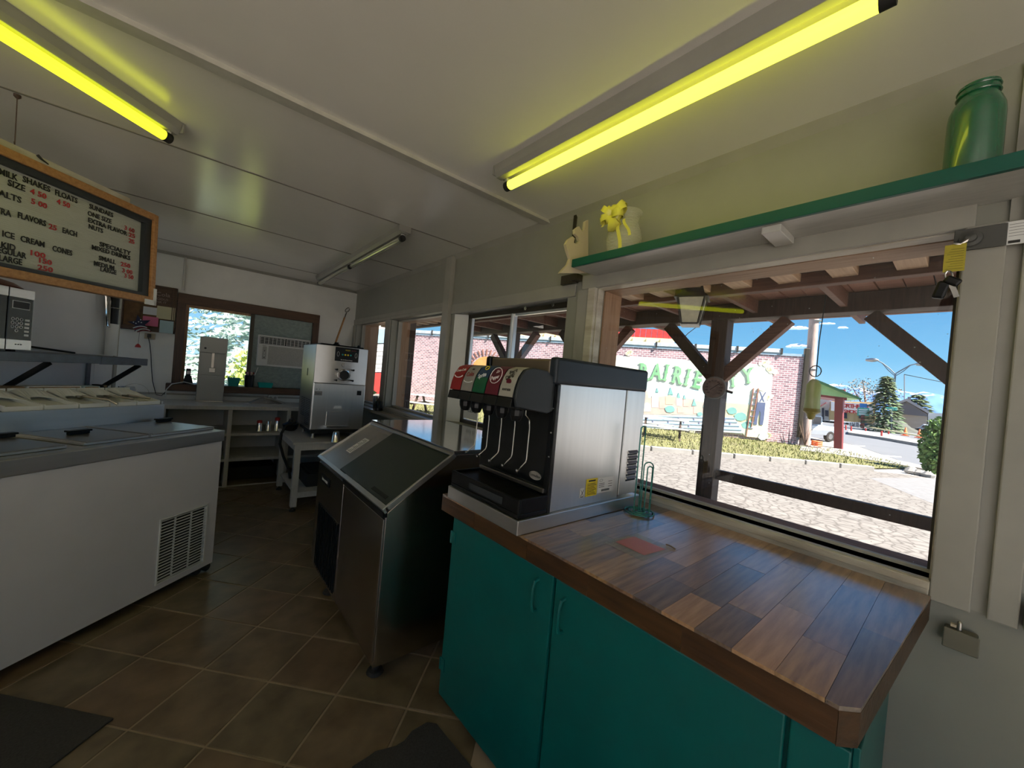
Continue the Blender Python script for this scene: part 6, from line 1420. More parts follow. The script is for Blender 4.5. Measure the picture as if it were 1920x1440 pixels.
for k, (c_, m_, lab) in enumerate(((((269, 574), (296, 592)), 'paper_white', 'small white note at the top of the notice board, left of the yellow one'), (((295, 573), (327, 601)), 'paper_yellow', 'pale yellow note pinned at the right of the notice board'),
                   (((300, 600), (324, 626)), 'paper_blue', 'pale blue note below the yellow one on the notice board'), (((268, 592), (296, 613)), 'paper_pink', 'bright pink note in the middle of the notice board'))):
    a, b = ony(*c_[0], yn), ony(*c_[1], yn); yk = yn - k * .002
    o = MB().box((a.x, yk - .001, b.z), (b.x, yk, a.z)).build('pinned_note', m_, loc=((a.x + b.x) / 2, yk, a.z)); tag(o, lab, 'note', 'notes on the notice board')
# star flag ornament
s0 = ony(262, 607, YB - .10); so_ = thing('star_ornament', 'flag coloured star ornament with a small bell hanging on a cord below the notice board', 'ornament', (s0.x, YB - .1, s0.z))
def star(cx0, cz0, R_, r_, y_, th_, name, m, par, rot=.25, ks=range(10)):
    P = [(cx0 + (R_ if k % 2 == 0 else r_) * math.cos(rot + k * PI / 5 + PI / 2), y_, cz0 + (R_ if k % 2 == 0 else r_) * math.sin(rot + k * PI / 5 + PI / 2)) for k in range(10)]
    return MB().prism(P, (0, th_, 0)).build(name, m, par)
star(s0.x, s0.z, .10, .042, YB - .10, .012, 'star_body', 'flag_navy', so_)
for k in range(4):
    w_ = .075 - k * .006; MB().tube([(s0.x - .05 + t_ * .016 + k * .012, YB - .105, s0.z - .055 - k * .013 + .03 * math.sin(t_ * .35)) for t_ in range(8)], .0052, 5).build('stripe', ['print_white', 'flag_red'][k % 2], so_)
for dx, dz in ((-.05, .01), (-.03, .0), (-.01, .02), (.005, .045), (.012, .015)): MB().lathe([(0, -.002), (.006, -.002), (.006, 0)], (s0.x + dx, YB - .101, s0.z + dz), 5, 'y').build('small_star', 'print_white', so_)
bz = ony(260, 648, YB - .1).z
MB().tube([(s0.x + .005, YB - .1, s0.z - .04), (s0.x, YB - .1, bz)], .0015, 5).build('cord', 'cable_black', so_)
MB().lathe([(.026, -.02), (.022, 0), (.008, .018), (.0, .022)], (s0.x, YB - .1, bz), 14).build('bell', 'ink_red', so_, smooth=True)
MB().tube([(s0.x, YB - .1, s0.z + .09), (s0.x, YB - .05, s0.z + .2)], .0012, 4).build('hanging_cord', 'cable_black', so_)
# outlet and cords on the back wall
oc = ony(281, 630, YB - .01)
o = thing('beige_outlet', 'beige double outlet below the notice board', 'outlet', (oc.x, YB, oc.z))
MB().box((oc.x - .045, YB - .012, oc.z - .035), (oc.x + .045, YB, oc.z + .03)).build('cover_plate', 'beige_wood', o, bev=.003)
MB().box((oc.x - .02, YB - .04, oc.z - .02), (oc.x + .01, YB - .012, oc.z + .02)).build('plug', 'black_plastic', o)
yk = YB - .03
cps = [ony(*q_, yk) for q_ in ((278, 632), (281, 645), (283, 665), (284, 690), (286, 715), (292, 738))]
MB().tube(cps, .004, 6).build('cord', 'cable_black', o, smooth=True)
cps = [ony(292, 740, yk), ony(303, 742, yk), ony(312, 733, yk), ony(318, 724, YB - .1), ony(330, 720, YB - .13), ony(345, 718, YB - .13)]
MB().tube(cps, .004, 6).build('cord', 'cable_black', bpy.data.objects['cordless_phone'], smooth=True)
cps = [ony(310, 745, YB - .14), ony(312, 730, YB - .14), ony(322, 720, YB - .14), ony(345, 716, YB - .14), ony(362, 720, YB - .14)]
tag(MB().tube(cps, .006, 6).build('white_tube', 'cable_white', smooth=True), 'white flexible tube looping over the sill to the tall dispenser', 'tube')
jj = onz(250, 748, .93); jg = thing('plastic_jug', 'clear plastic jar with a hooped handle standing at the left of the shelving', 'jar', (jj.x, jj.y, .926))
jx, jy = ony(238, 740, 5.7).x, 5.7; jg.location = (jx, jy, .926); FR[jg.name] = Matrix.Translation((jx, jy, .926))
MB().lathe([(.06, 0), (.065, .02), (.065, .12), (.055, .15), (.055, .152), (.06, .12), (.055, .02)], (jx, jy, .926), 20).build('jar_body', 'plastic_film', jg, smooth=True)
MB().tube([(jx + .06 + .11 * math.cos(t_ * PI / 10) , jy, 1.0 + .11 * math.sin(t_ * PI / 10)) for t_ in range(11)], .004, 6).build('hoop', 'plastic_film', jg, smooth=True)
oc = ony(228, 728, YB - .02); o = thing('white_outlet', 'white double outlet low on the back wall behind the clear jar', 'outlet', (oc.x, YB, oc.z)); MB().box((oc.x - .05, YB - .012, oc.z - .045), (oc.x + .03, YB, oc.z + .04)).build('cover_plate', 'print_white', o, bev=.003)
for k in (-.03, .005): MB().box((oc.x + k, YB - .014, oc.z - .02), (oc.x + k + .012, YB - .012, oc.z + .02)).build('socket', 'ink_black', o)

# ---- dipping freezer at the left
FA = math.radians(43); fbx = Vector((.197, 3.29, 0)); FF = frame(fbx, FA)
fz = thing('dipping_freezer', 'long white dipping freezer with a stainless top, standing at the left', 'freezer', tuple(fbx), FA)
F_ = lambda: MB(FF)
SL = -1.32; gx0, gx1, gz0, gz1 = -.385, -.072, .095, .492
mb = F_(); mb.box((SL, 0, .06), (gx0, .03, .905)).box((gx1, 0, .06), (0, .03, .905)).box((gx0, 0, gz1), (gx1, .03, .905)).box((gx0, 0, .06), (gx1, .03, gz0))
mb.build('front_panel', 'freezer_white', fz)
F_().box((SL, .03, .06), (0, .80, .905)).build('body', 'freezer_white', fz)
F_().box((gx0, .024, gz0), (gx1, .0305, gz1)).build('condenser_opening', 'black_matte', fz)
gl = F_().box((gx0, -.006, gz0), (gx0 + .008, .004, gz1)).box((gx1 - .008, -.006, gz0), (gx1, .004, gz1)).box((gx0, -.006, gz1 - .008), (gx1, .004, gz1)).box((gx0, -.006, gz0), (gx1, .004, gz0 + .008)).build('grille_frame', 'ac_white', fz)
for k in range(21):
    z = gz0 + .014 + k * .0182; F_().box((gx0 + .006, -.004, z), (gx1 - .006, .006, z + .0036)).build('grille_slat', 'ac_white', gl)
for x in (gx0 + .10, gx0 + .205): F_().box((x, .004, gz0), (x + .006, .012, gz1)).build('grille_rib', 'ac_white', gl)
ZR = .979
F_().box((SL, -.009, .905), (.009, .008, ZR)).box((-.008, .008, .905), (.009, .81, ZR)).box((SL, .008, ZR - .012), (-.008, .81, ZR)).build('steel_rim', 'steel_h', fz, bev=.004)
for x, y in ((-.07, .05), (-.07, .7), (-1.2, .05), (-1.2, .7)):
    o = F_().lathe([(.008, -.012), (.030, -.012), (.031, 0), (.030, .012), (.008, .012)], (x, y, .031), 16, 'y').build('caster', 'rubber', fz, smooth=True)
    F_().box((x - .02, y - .018, .035), (x + .02, y + .018, .062)).build('caster_fork', 'steel_dark', o)
o = F_().lathe([(.006, -.014), (.026, -.014), (.026, .014), (.006, .014)], (-.022, .03, .034), 14, 'y').build('caster', 'rubber', fz, smooth=True)
for k, (a, b, hx_, hy_) in enumerate(((-.415, .0, -.035, .43), (-.735, -.425, -.60, .30), (-1.22, -.80, -.835, .40))):
    l = F_().box((a, .07, ZR + .001), (b, .49, ZR + .016)).build('lid', 'steel_h', fz, bev=.003)
    F_().box((a + .01, .065, ZR + .014), (b - .01, .495, ZR + .020)).build('lid_edge', 'steel_soft', l, bev=.002)
    F_().box((hx_ - .045, hy_ - .012, ZR + .020), (hx_ + .045, hy_ + .012, ZR + .036)).box((hx_ - .052, hy_ - .018, ZR + .034), (hx_ + .052, hy_ + .018, ZR + .044)).build('lid_handle', 'black_plastic', l, bev=.003)
F_().box((-.428, .07, ZR + .002), (-.412, .50, ZR + .024)).build('lid_divider', 'steel_soft', fz, bev=.002)
# topping rail
rl_ = thing('topping_rail', 'long stainless topping rail standing on the back of the freezer', 'rail', tuple(FF @ Vector((-.6, .66, ZR))), FA)
RZ = 1.112; RR = .03
F_().box((-1.28, .505, ZR), (RR, .517, RZ)).box((RR - .012, .517, ZR), (RR, .80, RZ + .02)).box((-1.28, .517, ZR), (RR - .012, .80, ZR + .010)).box((-1.28, .79, ZR), (RR, .802, RZ + .05)).build('steel_housing', 'steel_h', rl_, bev=.003)
F_().hexa([(-1.28, .517, RZ - .02), (RR - .012, .517, RZ - .02), (RR - .012, .79, RZ + .02), (-1.28, .79, RZ + .02), (-1.28, .517, RZ - .012), (RR - .012, .517, RZ - .012), (RR - .012, .79, RZ + .028), (-1.28, .79, RZ + .028)]).build('rail_deck', 'black_plastic', rl_)
for k in range(5):
    x1_ = .012 - k * .156; x0_ = x1_ - .148; th_ = .14
    lab = ['white topping pan at the right end of the topping rail', 'white topping pan, second from the right end of the rail', 'white topping pan in the middle of the rail, between two ladles', 'white topping pan, second from the left of the five', 'leftmost of the five white topping pans on the rail'][k]
    o = thing('topping_pan', lab, 'pan', tuple(FF @ Vector(((x0_ + x1_) / 2, .65, RZ))), FA, 'topping pans in the rail')
    def P_(x, y, z): return (x, .522 + y, RZ + .002 + z + y * th_)
    mb = F_(); D_ = .262; t = .006
    def hx(xa, xb, ya, yb, za, zb): return [P_(xa, ya, za), P_(xb, ya, za), P_(xb, yb, za), P_(xa, yb, za), P_(xa, ya, zb), P_(xb, ya, zb), P_(xb, yb, zb), P_(xa, yb, zb)]
    mb.hexa(hx(x0_, x1_, 0, D_, -.006, -.0)); mb.hexa(hx(x0_, x1_, 0, t, 0, .020)); mb.hexa(hx(x0_, x1_, D_ - t, D_, 0, .055)); mb.hexa(hx(x0_, x0_ + t, t, D_ - t, 0, .024)); mb.hexa(hx(x1_ - t, x1_, t, D_ - t, 0, .024)); mb.build('pan_body', 'pan_plastic', o)
    mb = F_(); N = 8
    vsx = []; 
    for i in range(N + 1):
        a_ = i / N; xx = x0_ + .006 + (x1_ - x0_ - .012) * a_; yy = .10 + .09 * (1 - (2 * a_ - 1) ** 2)
        vsx += [P_(xx, yy, .022), P_(xx, D_ - .01, .040 + .014 * (1 - (2 * a_ - 1) ** 2)), P_(xx, yy, .026), P_(xx, D_ - .01, .044 + .014 * (1 - (2 * a_ - 1) ** 2))]
    fs = []
    for i in range(N): a_ = i * 4; b_ = a_ + 4; fs += [(a_, a_ + 1, b_ + 1, b_), (a_ + 2, b_ + 2, b_ + 3, a_ + 3), (a_, b_, b_ + 2, a_ + 2), (a_ + 1, a_ + 3, b_ + 3, b_ + 1)]
    mb.add(vsx, fs).build('pan_cover', 'pan_plastic', o)
for k, (x, lab) in enumerate(((-.30, 'dark handled ladle resting in the fourth pan from the right'), (-.155, 'dark handled ladle between the first two pans from the right'), (-.05, 'short ladle in the rightmost topping pan'))):
    o = thing('ladle', lab, 'ladle', tuple(FF @ Vector((x, .54, RZ))), FA, 'ladles in the topping rail')
    F_().tube([(x - .06, .64, RZ + .055), (x, .53, RZ + .040), (x + .022, .49, RZ + .014)][:3 if k == 0 else 2], .007, 8).build('handle', 'steel_dark', o, smooth=True)
    F_().lathe([(.005, -.01), (.02, 0), (.022, .012)], (x - .06, .65, RZ + .045), 12).build('bowl', 'steel_dark', o, smooth=True)
# small boxes on the back of the rail
def rbox(u0, u1, v0, v1, name, lab, m, grp=None):
    P = FF @ Vector((0, .815, 0)); nrm = Vector((-math.sin(FA), math.cos(FA), 0)); a = FF.inverted() @ onpl(u0, v1, P, nrm); b = FF.inverted() @ onpl(u1, v0, P, nrm)
    o = thing(name, lab, 'box', tuple(FF @ Vector(((a.x + b.x) / 2, .86, a.z))), FA, grp)
    F_().box((a.x, .815, 1.13), (b.x, .90, b.z)).build('carton', m, o, bev=.003)
    F_().box((a.x + .01, .812, b.z - .012), (b.x - .01, .816, b.z - .004)).build('printed_edge', 'kraft', o); return o
F_().box((-1.28, .803, 1.11), (RR, .92, 1.128)).build('rear_ledge', 'steel_h', rl_)
F_().box((-1.28, .802, .98), (RR, .815, 1.11)).build('ledge_support', 'steel_h', rl_)
rbox(20, 47, 725, 744, 'small_carton', 'small brown and red carton at the left behind the topping pans', 'kraft', 'cartons behind the topping rail')
rbox(49, 153, 724, 744, 'small_carton', 'long white wrapped carton behind the topping pans', 'paper_white', 'cartons behind the topping rail')
rbox(155, 188, 724, 741, 'small_carton', 'pale blue carton behind the topping pans, right of the long white one', 'paper_blue', 'cartons behind the topping rail')
rbox(190, 203, 722, 742, 'small_carton', 'narrow black carton at the right end behind the topping pans', 'black_plastic', 'cartons behind the topping rail')

# ---- shelf on the partition with the microwave
SD = .36; pnt = fp @ Vector((0, -SD, 0)); S = lambda: MB(fp)
def os_(u, v, yy=-SD): return fp.inverted() @ onpl(u, v, fp @ Vector((0, yy, 0)), pn)
e1 = os_(273, 672); ZS_ = (e1.z + os_(0, 661).z) / 2; XE = e1.x
sh = thing('wall_shelf', 'worn grey wall shelf holding the microwave above the freezer', 'shelf', tuple(fp @ Vector((XE - .6, -.1, ZS_))), PA)
S().box((XE - 1.9, -SD, ZS_ - .012), (XE, -.004, ZS_)).build('shelf_board', 'grey_shelf', sh)
S().box((XE - 1.9, -SD - .018, ZS_ - .048), (XE - .42, -SD, ZS_ + .004)).build('front_edge', 'grey_shelf', sh, bev=.003)
S().box((XE - .415, -SD - .018, ZS_ - .052), (XE, -SD, ZS_ + .002)).build('front_edge', 'grey_shelf', sh, bev=.003)
for x in (XE - .04, XE - .74, XE - 1.4):
    S().bar((x, -SD + .01, ZS_ - .05), (x, -.004 if x < 0 else -.004, ZS_ - .33), .03, .014, (1, 0, 0)).build('bracket_strut', 'black_plastic', sh)
    S().box((x - .015, -SD + .01, ZS_ - .026), (x + .015, -.004, ZS_ - .012)).build('bracket_arm', 'black_plastic', sh)
    S().box((x - .015, -.014, ZS_ - .35), (x + .015, -.002, ZS_ - .012)).build('bracket_plate', 'grey_shelf', sh)
# end board carrying the right bracket, flush with the partition
struct('trim_27', S().box((.004, -.002, ZS_ - .42), (XE + .02, .10, ZS_ - .012)), 'white_board')
MY = -.345; m0, m1 = os_(66, 547, MY), os_(57, 652, MY); MX = (m0.x + m1.x) / 2; MT_ = os_(30, 545, MY).z; MZ0 = ZS_ + .014
mw = thing('microwave', 'black and silver microwave oven on the grey wall shelf', 'microwave', tuple(fp @ Vector((MX - .24, -.18, MZ0))), PA)
MT_ = m0.z
S().box((MX - .50, MY + .02, MZ0), (MX, -.02, MT_)).build('housing', 'black_plastic', mw, bev=.006)
S().box((MX - .50, MY, MZ0), (MX - .135, MY + .02, MT_)).build('door', 'black_panel', mw, bev=.004)
S().box((MX - .131, MY, MZ0), (MX, MY + .02, MT_)).build('control_panel', 'black_panel', mw, bev=.004)
hh_ = MT_ - MZ0
for a, b in ((MX - .50, MX - .136), (MX - .130, MX)):
    S().box((a, MY - .003, MT_ - hh_ * .15), (b, MY + .004, MT_)).build('silver_band', 'steel_h', mw, bev=.002); S().box((a, MY - .003, MZ0), (b, MY + .004, MZ0 + hh_ * .17)).build('silver_band', 'steel_h', mw, bev=.002)
dsp = S().box((MX - .112, MY - .002, MT_ - hh_ * .33), (MX - .022, MY, MT_ - hh_ * .20)).build('display_border', 'print_white', mw)
S().box((MX - .109, MY - .003, MT_ - hh_ * .32), (MX - .025, MY - .001, MT_ - hh_ * .21)).build('display', 'black_plastic', dsp)
for r_ in range(4):
    for c_ in range(3):
        if r_ == 3 and c_ != 1: continue
        cx0, cz0 = MX - .105 + c_ * .022, MT_ - hh_ * .50 - r_ * hh_ * .062
        S().tube([(cx0 + .0075 * math.cos(t_ * PI / 6), MY - .0015, cz0 + .0075 * math.sin(t_ * PI / 6)) for t_ in range(12)], .0013, 5, closed=True).build('key_ring', 'print_white', mw)
for r_ in range(5): S().box((MX - .042, MY - .002, MT_ - hh_ * .52 - r_ * hh_ * .062), (MX - .018, MY, MT_ - hh_ * .485 - r_ * hh_ * .062)).build('key', 'print_white', mw, bev=.002)
for k in range(3): S().lathe([(0, -.004), (.003, -.004), (.003, 0)], (MX - .085 + k * .014, MY - .002, MZ0 + hh_ * .09), 8, 'y').build('dot', 'ink_black', mw)
for x in (MX - .05, MX - .45):
    for y in (MY + .05, -.05): S().box((x - .012, y - .012, ZS_ + .0005), (x + .012, y + .012, MZ0)).build('foot', 'rubber', mw)
dh = fp @ Vector((MX - .115, -.255, MT_)); o = thing('brown_dish', 'dark red dish lying upside down on the microwave', 'dish', tuple(dh), PA)
MB().lathe([(.10, 0), (.105, .004), (.07, .028), (.03, .040), (0, .042)], dh, 24).build('dish_body', 'red_dish', o, smooth=True)
cps = [fp @ Vector(q_) for q_ in ((MX + .0, -.06, MZ0 + .07), (MX + .1, -.05, MZ0 + .04), (MX + .3, -.03, MZ0 + .02), (MX + .5, -.025, MZ0 + .005), (min(MX + .66, -.05), -.03, MZ0 - .008))]
MB().tube(cps, .0065, 8).build('cord', 'cable_black', mw, smooth=True)
# cup dispenser at the end of the partition
cdz = lambda v: os_(208, v, -.04).z
cx0 = os_(209, 640, -.045).x; o = thing('cup_dispenser', 'white and black tube cup dispenser with a chrome arm at the end of the partition', 'dispenser', tuple(fp @ Vector((cx0, -.045, 1.45))), PA)
S().lathe([(.036, ZS_ + .003 - 0), (.036, cdz(607))], (cx0, -.045, 0), 20).build('white_tube', 'print_white', o, smooth=True)
S().lathe([(.031, cdz(607)), (.031, cdz(545))], (cx0, -.045, 0), 20).build('black_tube', 'black_plastic', o, smooth=True)
S().tube([(cx0 + .036 * math.cos(t_ * PI / 8), -.045 + .036 * math.sin(t_ * PI / 8), cdz(577)) for t_ in range(16)], .004, 6, closed=True).build('ring', 'chrome', o, smooth=True)
S().box((cx0 + .034, -.05, cdz(600)), (cx0 + .042, -.04, cdz(545))).build('rail', 'steel_soft', o)
S().tube([(cx0 - .085, -.03, cdz(548)), (cx0 - .085, -.05, cdz(560)), (cx0 - .072, -.06, cdz(612)), (cx0 - .058, -.06, cdz(614)), (cx0 - .050, -.05, cdz(565)), (cx0 - .05, -.03, cdz(548))], .009, 8).build('chrome_arm', 'chrome', o, smooth=True)

# ---- hanging menu board
MA = math.radians(54); mo = onz(50, 180, ZC); W0 = Vector((mo.x, mo.y, 0)); FM = frame(W0, MA) @ Matrix.Rotation(-.034, 4, 'Y'); mn = Vector((-math.sin(MA), math.cos(MA), 0))
def om(u, v, off=0.0): return FM.inverted() @ onpl(u, v, W0 + mn * off, mn)
TR, BR, TL, BL = om(298, 403), om(289, 570), om(0, 273), om(0, 516)
X1 = (TR.x + BR.x) / 2; X0 = -.95; ZTm = (TR.z + TL.z) / 2; ZBm = (BR.z + BL.z) / 2
mnb = thing('menu_board', 'hanging letter board menu in an oak frame at the upper left', 'menu board', tuple(FM @ Vector(((X0 + X1) / 2, 0, ZBm))), MA)
A_ = lambda: MB(FM); fwd = .030; th = .075
for z0_, z1_ in ((ZBm, ZBm + .042), (ZTm - .042, ZTm)): A_().box((X0, 0, z0_), (X1, th, z1_)).build('frame_rail', 'oak', mnb, bev=.004)
for x0_, x1_ in ((X1 - .030, X1 + .002), (X0, X0 + .03)): A_().box((x0_, -.001, ZBm + .001), (x1_, th, ZTm - .001)).build('frame_stile', 'oak', mnb, bev=.004)
A_().box((X0 + .03, .015, ZBm + .042), (X1 - .03, th - .012, ZBm + .062)).box((X0 + .03, .015, ZTm - .075), (X1 - .03, th - .012, ZTm - .042)).box((X1 - .075, .016, ZBm + .062), (X1 - .03, th - .012, ZTm - .075)).build('inner_border', 'grey_plastic', mnb)
A_().box((X0 + .03, th - .03, ZBm + .05), (X1 - .06, th - .013, ZTm - .06)).build('letter_panel', 'menu_felt', mnb)
zc_ = ZBm + .068
while zc_ < ZTm - .08: A_().box((X0 + .035, th - .0325, zc_), (X1 - .076, th - .0302, zc_ + .0035)).build('groove_rib', 'menu_felt', mnb); zc_ += .0095
A_().box((X0, th * .3, ZTm), (X1 - .18, th, ZTm + .035)).build('top_ledge', 'worn_paint', mnb, bev=.002)
A_().box((X1 - .05, th * .3, ZTm), (X1 + .006, th, ZTm + .010)).build('top_ledge', 'worn_paint', mnb)
A_().box((X1 - .075, -.006, ZBm - .012), (X1 + .008, 0, ZBm + .022)).box((X1 - .012, -.006, ZBm - .012), (X1 + .008, 0, ZBm + .10)).build('corner_brace', 'print_white', mnb)
yt = th - .034
def mtext(s_, u, v, m_='ink_black', sz=None, u2=None, v2=None):
    a = om(u, v, yt); size = sz or .042
    sx = 1.0
    mb = A_(); mb.text(s_, size, (a.x, yt, a.z), (1, 0, 0), (0, 0, 1), .0015, 'LEFT', .020, 1.0)
    if u2:
        w_ = max(p.x for p in mb.v) - min(p.x for p in mb.v); want = om(u2, v2, yt).x - a.x; k = want / w_; xm = min(p.x for p in mb.v)
        for p in mb.v: p.x = a.x + (p.x - xm) * k
    mb.build('menu_line', m_, mnb)
LN = [('MILK', -2, 326, 33, 338), ('SHAKES', 42, 340, 94, 360), ('FLOATS', 103, 365, 145, 381), ('ONE', -46, 327, -12, 337), ('SIZE', 14, 347, 47, 357), ('MALTS', -18, 361, 40, 372), ('EXTRA', -28, 392, 21, 404), ('FLAVORS', 33, 408, 86, 425), ('EACH', 117, 436, 144, 443),
      ('ICE', 4, 443, 27, 449), ('CREAM', 38, 452, 83, 464), ('CONES', 98, 470, 135, 480), ('KID', 2, 464, 29, 470), ('REGULAR', -14, 471, 49, 486), ('LARGE', -2, 488, 41, 498),
      ('SUNDAES', 167, 390, 212, 406), ('ONE SIZE', 164, 403, 209, 418), ('EXTRA FLAVOR', 165, 416, 238, 440), ('NUTS', 166, 428, 193, 435), ('SPECIALTY', 186, 461, 245, 477), ('MIXED DRINKS', 172, 467, 244, 487), ('SMALL', 185, 487, 217, 494), ('MEDIUM', 176, 497, 214, 504), ('LARGE', 188, 508, 218, 515)]
for s_, a, b, c_, d in LN: mtext(s_, a, b, 'ink_black', .040 if a < 150 else .036, c_, d)
for s_, a, b, c_, d in (('4 50', 56, 362, 87, 371), ('4 50', 106, 381, 131, 388), ('5 00', 58, 381, 88, 389), ('25', 91, 428, 106, 431), ('100', 57, 478, 85, 483), ('150', 73, 492, 97, 497), ('250', 70, 505, 99, 511), ('3 60', 233, 430, 252, 434),
                        ('25', 241, 443, 253, 445), ('25', 241, 454, 252, 456), ('250', 226, 498, 244, 502), ('3 00', 229, 510, 248, 513), ('3 50', 233, 520, 250, 522)): mtext(s_, a, b, 'ink_red', .036, c_, d)
for x in (om(50, 180).x, ): A_().tube([(x, .04, ZC - .002), (x, .045, ZTm + .03), (x - .015, .03, ZTm + .05)], .0022, 6).lathe([(.004, -.02), (.012, -.012), (.012, 0)], (x, .04, ZC), 10).build('hanging_wire', 'rust_dark', mnb)
A_().tube([(-.85, .04, ZC - .002), (-.85, .045, ZTm + .03)], .0022, 6).build('hanging_wire', 'rust_dark', mnb)
pb2 = om(78, 305, 0); A_().tube([(pb2.x, .02, ZTm + .035), (pb2.x + .01, .01, ZTm + .02), (pb2.x + .04, .012, ZTm + .012)], [.007, .005, .003], 6).build('torn_tape', 'ink_black', mnb)

# ---- ceiling light fixtures
def fixture(name, lab, p0, p1, tube_m, off, ntube=1, w_=.095, h=.06):
    a, b = Vector(p0), Vector(p1); d = (b - a).normalized(); sd = Vector((-d.y, d.x, 0)); rz = math.atan2(d.y, d.x); L_ = (b - a).length
    f_ = frame((a.x, a.y, ZC), rz); o = thing(name, lab, 'light', (a.x, a.y, ZC), rz, 'ceiling tube lights')
    MB(f_).prism([(0, -w_ / 2, 0), (0, -w_ / 2 + .01, -h * .6), (0, -w_ * .22, -h), (0, w_ * .22, -h), (0, w_ / 2 - .01, -h * .6), (0, w_ / 2, 0)], (L_, 0, 0)).build('housing', 'fixture_paint', o, bev=.002)
    MB(f_).prism([(-.008, -w_ / 2, 0), (-.008, -w_ / 2, -h * .8), (-.008, w_ / 2, -h * .8), (-.008, w_ / 2, 0)], (.008, 0, 0)).build('end_plate', 'fixture_paint', o)
    seg = L_ / ntube; zt = -h - .030
    for k in range(ntube):
        s0, s1 = k * seg + .02, (k + 1) * seg - .02
        MB(f_).tube([(s0 + .03, off, zt), (s1 - .03, off, zt)], .0235, 16).build('tube', tube_m, o, smooth=True)
        for s_, e_ in ((s0, s0 + .032), (s1 - .032, s1)): MB(f_).tube([(s_, off, zt), (e_, off, zt)], .0245, 14).build('tube_cap', 'rubber', o, smooth=True)
        for s_ in (s0 + .006, s1 - .014): MB(f_).box((s_, off - .014, zt - .01), (s_ + .01, off + .014, -h + .01)).build('socket', 'white_gloss', o)
    return o
fixture('tube_light', 'glowing yellow tube light over the window counter', (1.205, 1.70), (1.240, .16), 'tube_pale', .040, 1, .08)
fixture('tube_light', 'glowing yellow tube light above the menu board', (-.135, 2.63), (-1.10, 1.735), 'tube_yellow', -.0)
fixture('tube_light', 'unlit double tube light near the back corner of the ceiling', (1.215, 2.92), (1.215, 5.56), 'tube_off', .0, 2)

# ---- shelf over the big window
q0 = onx(1500, 445, XW - .022); ZS2 = q0.z; XF = onz(1500, 404, ZS2).x; yE = onx(1071, 503, XF).y
ws2 = thing('window_shelf', 'long white shelf with a green front edge above the big window', 'shelf', (XW, .7, ZS2))
MB().box((XF + .018, -.95, ZS2), (XW - .001, yE, ZS2 + .02)).build('shelf_board', 'shelf_white', ws2)
MB().box((XF, -.95, ZS2 - .002), (XF + .018, yE, ZS2 + .042)).build('front_edge', 'shelf_green', ws2, bev=.002)
MB().box((XF + .018, yE - .02, ZS2 + .002), (XW - .001, yE + .0, ZS2 + .04)).build('end_board', 'white_gloss', ws2)
bk = [onz(u, v, ZS2) for u, v in ((1430, 425), (1452, 458), (1500, 447), (1472, 418))]; by = (min(p.y for p in bk) + max(p.y for p in bk)) / 2
tag(MB().box((XF + .03, by - .035, ZS2 - .028), (XF + .20, by + .03, ZS2 - .0005)).build('shelf_block', 'white_gloss', bev=.003, loc=(XF + .1, by, ZS2)), 'white wooden block screwed under the window shelf', 'block')
# scroll sawn bracket at the left end
br_y = onx(1072, 500, XF + .1).y + .02
def obk(u, v): return ony(u, v, yE + .012)
P = [obk(u, v) for u, v in ((1050, 512), (1056, 505), (1065, 496), (1069, 485), (1064, 470), (1061, 458), (1066, 449), (1074, 443), (1078, 447), (1076, 455), (1082, 458), (1087, 452), (1084, 444), (1078, 438), (1078, 430), (1086, 424), (1090, 431), (1092, 434), (1096, 430), (1098, 415), (1103, 412), (1103, 512))]
bo = thing('scroll_bracket', 'cream scroll cut bracket board at the left end of the window shelf', 'bracket', tuple(obk(1080, 512)))
MB().prism([p for p in P], (0, .018, 0)).build('scroll_board', 'beige_wood', bo)
sx_ = onx(1080, 395, XW - .006); o = thing('shelf_standard', 'black slotted metal shelf standard on the wall, above the scroll bracket', 'bracket', (XW, sx_.y, 2.5))
MB().box((XW - .012, sx_.y - .012, 2.40), (XW, sx_.y + .010, onx(1079, 396, XW).z)).build('standard', 'bronze_frame', o)
a = onx(1058, 518, XW - .02); b = onx(1085, 535, XW - .02); o = thing('shelf_hanger', 'dark metal hanger under the left end of the window shelf', 'bracket', (XW, a.y, a.z))
MB().box((XW - .05, b.y, b.z + .012), (XW - .024, a.y, a.z - .006)).build('hanger_plate', 'bronze_frame', o, bev=.003); MB().box((XW - .08, b.y - .03, b.z + .02), (XW - .024, b.y + .02, a.z - .02)).build('hanger_arm', 'bronze_frame', o)
# green jar
jt = ZS2 + .020; c_ = onx(1827, 300, XF + .095); r_j = abs(onx(1768, 290, XF + .095).y - onx(1885, 270, XF + .095).y) / 2 * .98; zj = onx(1832, 163, XF + .095).z
jc = Vector((XF + .095, (onx(1768, 290, XF + .095).y + onx(1885, 270, XF + .095).y) / 2, jt)); hj = zj - jt
o = thing('green_jar', 'green painted glass jar at the right end of the window shelf', 'jar', tuple(jc))
MB().lathe([(r_j * .86, 0), (r_j * .97, .008), (r_j, .02), (r_j, hj * .66), (r_j * .97, hj * .74), (r_j * .84, hj * .82), (r_j * .72, hj * .86), (r_j * .72, hj * .99), (r_j * .66, hj), (r_j * .62, hj * .98)], jc, 40).build('jar_body', 'green_jar', o, smooth=True)
MB().tube([jc + Vector((r_j * .74 * math.cos(t_ * PI / 16), r_j * .74 * math.sin(t_ * PI / 16), hj * .90)) for t_ in range(32)], r_j * .045, 6, closed=True).build('thread', 'green_jar', o, smooth=True)
MB().tube([jc + Vector((r_j * .73 * math.cos(t_ * PI / 16), r_j * .73 * math.sin(t_ * PI / 16), hj * .96)) for t_ in range(32)], r_j * .04, 6, closed=True).build('thread', 'green_jar', o, smooth=True)
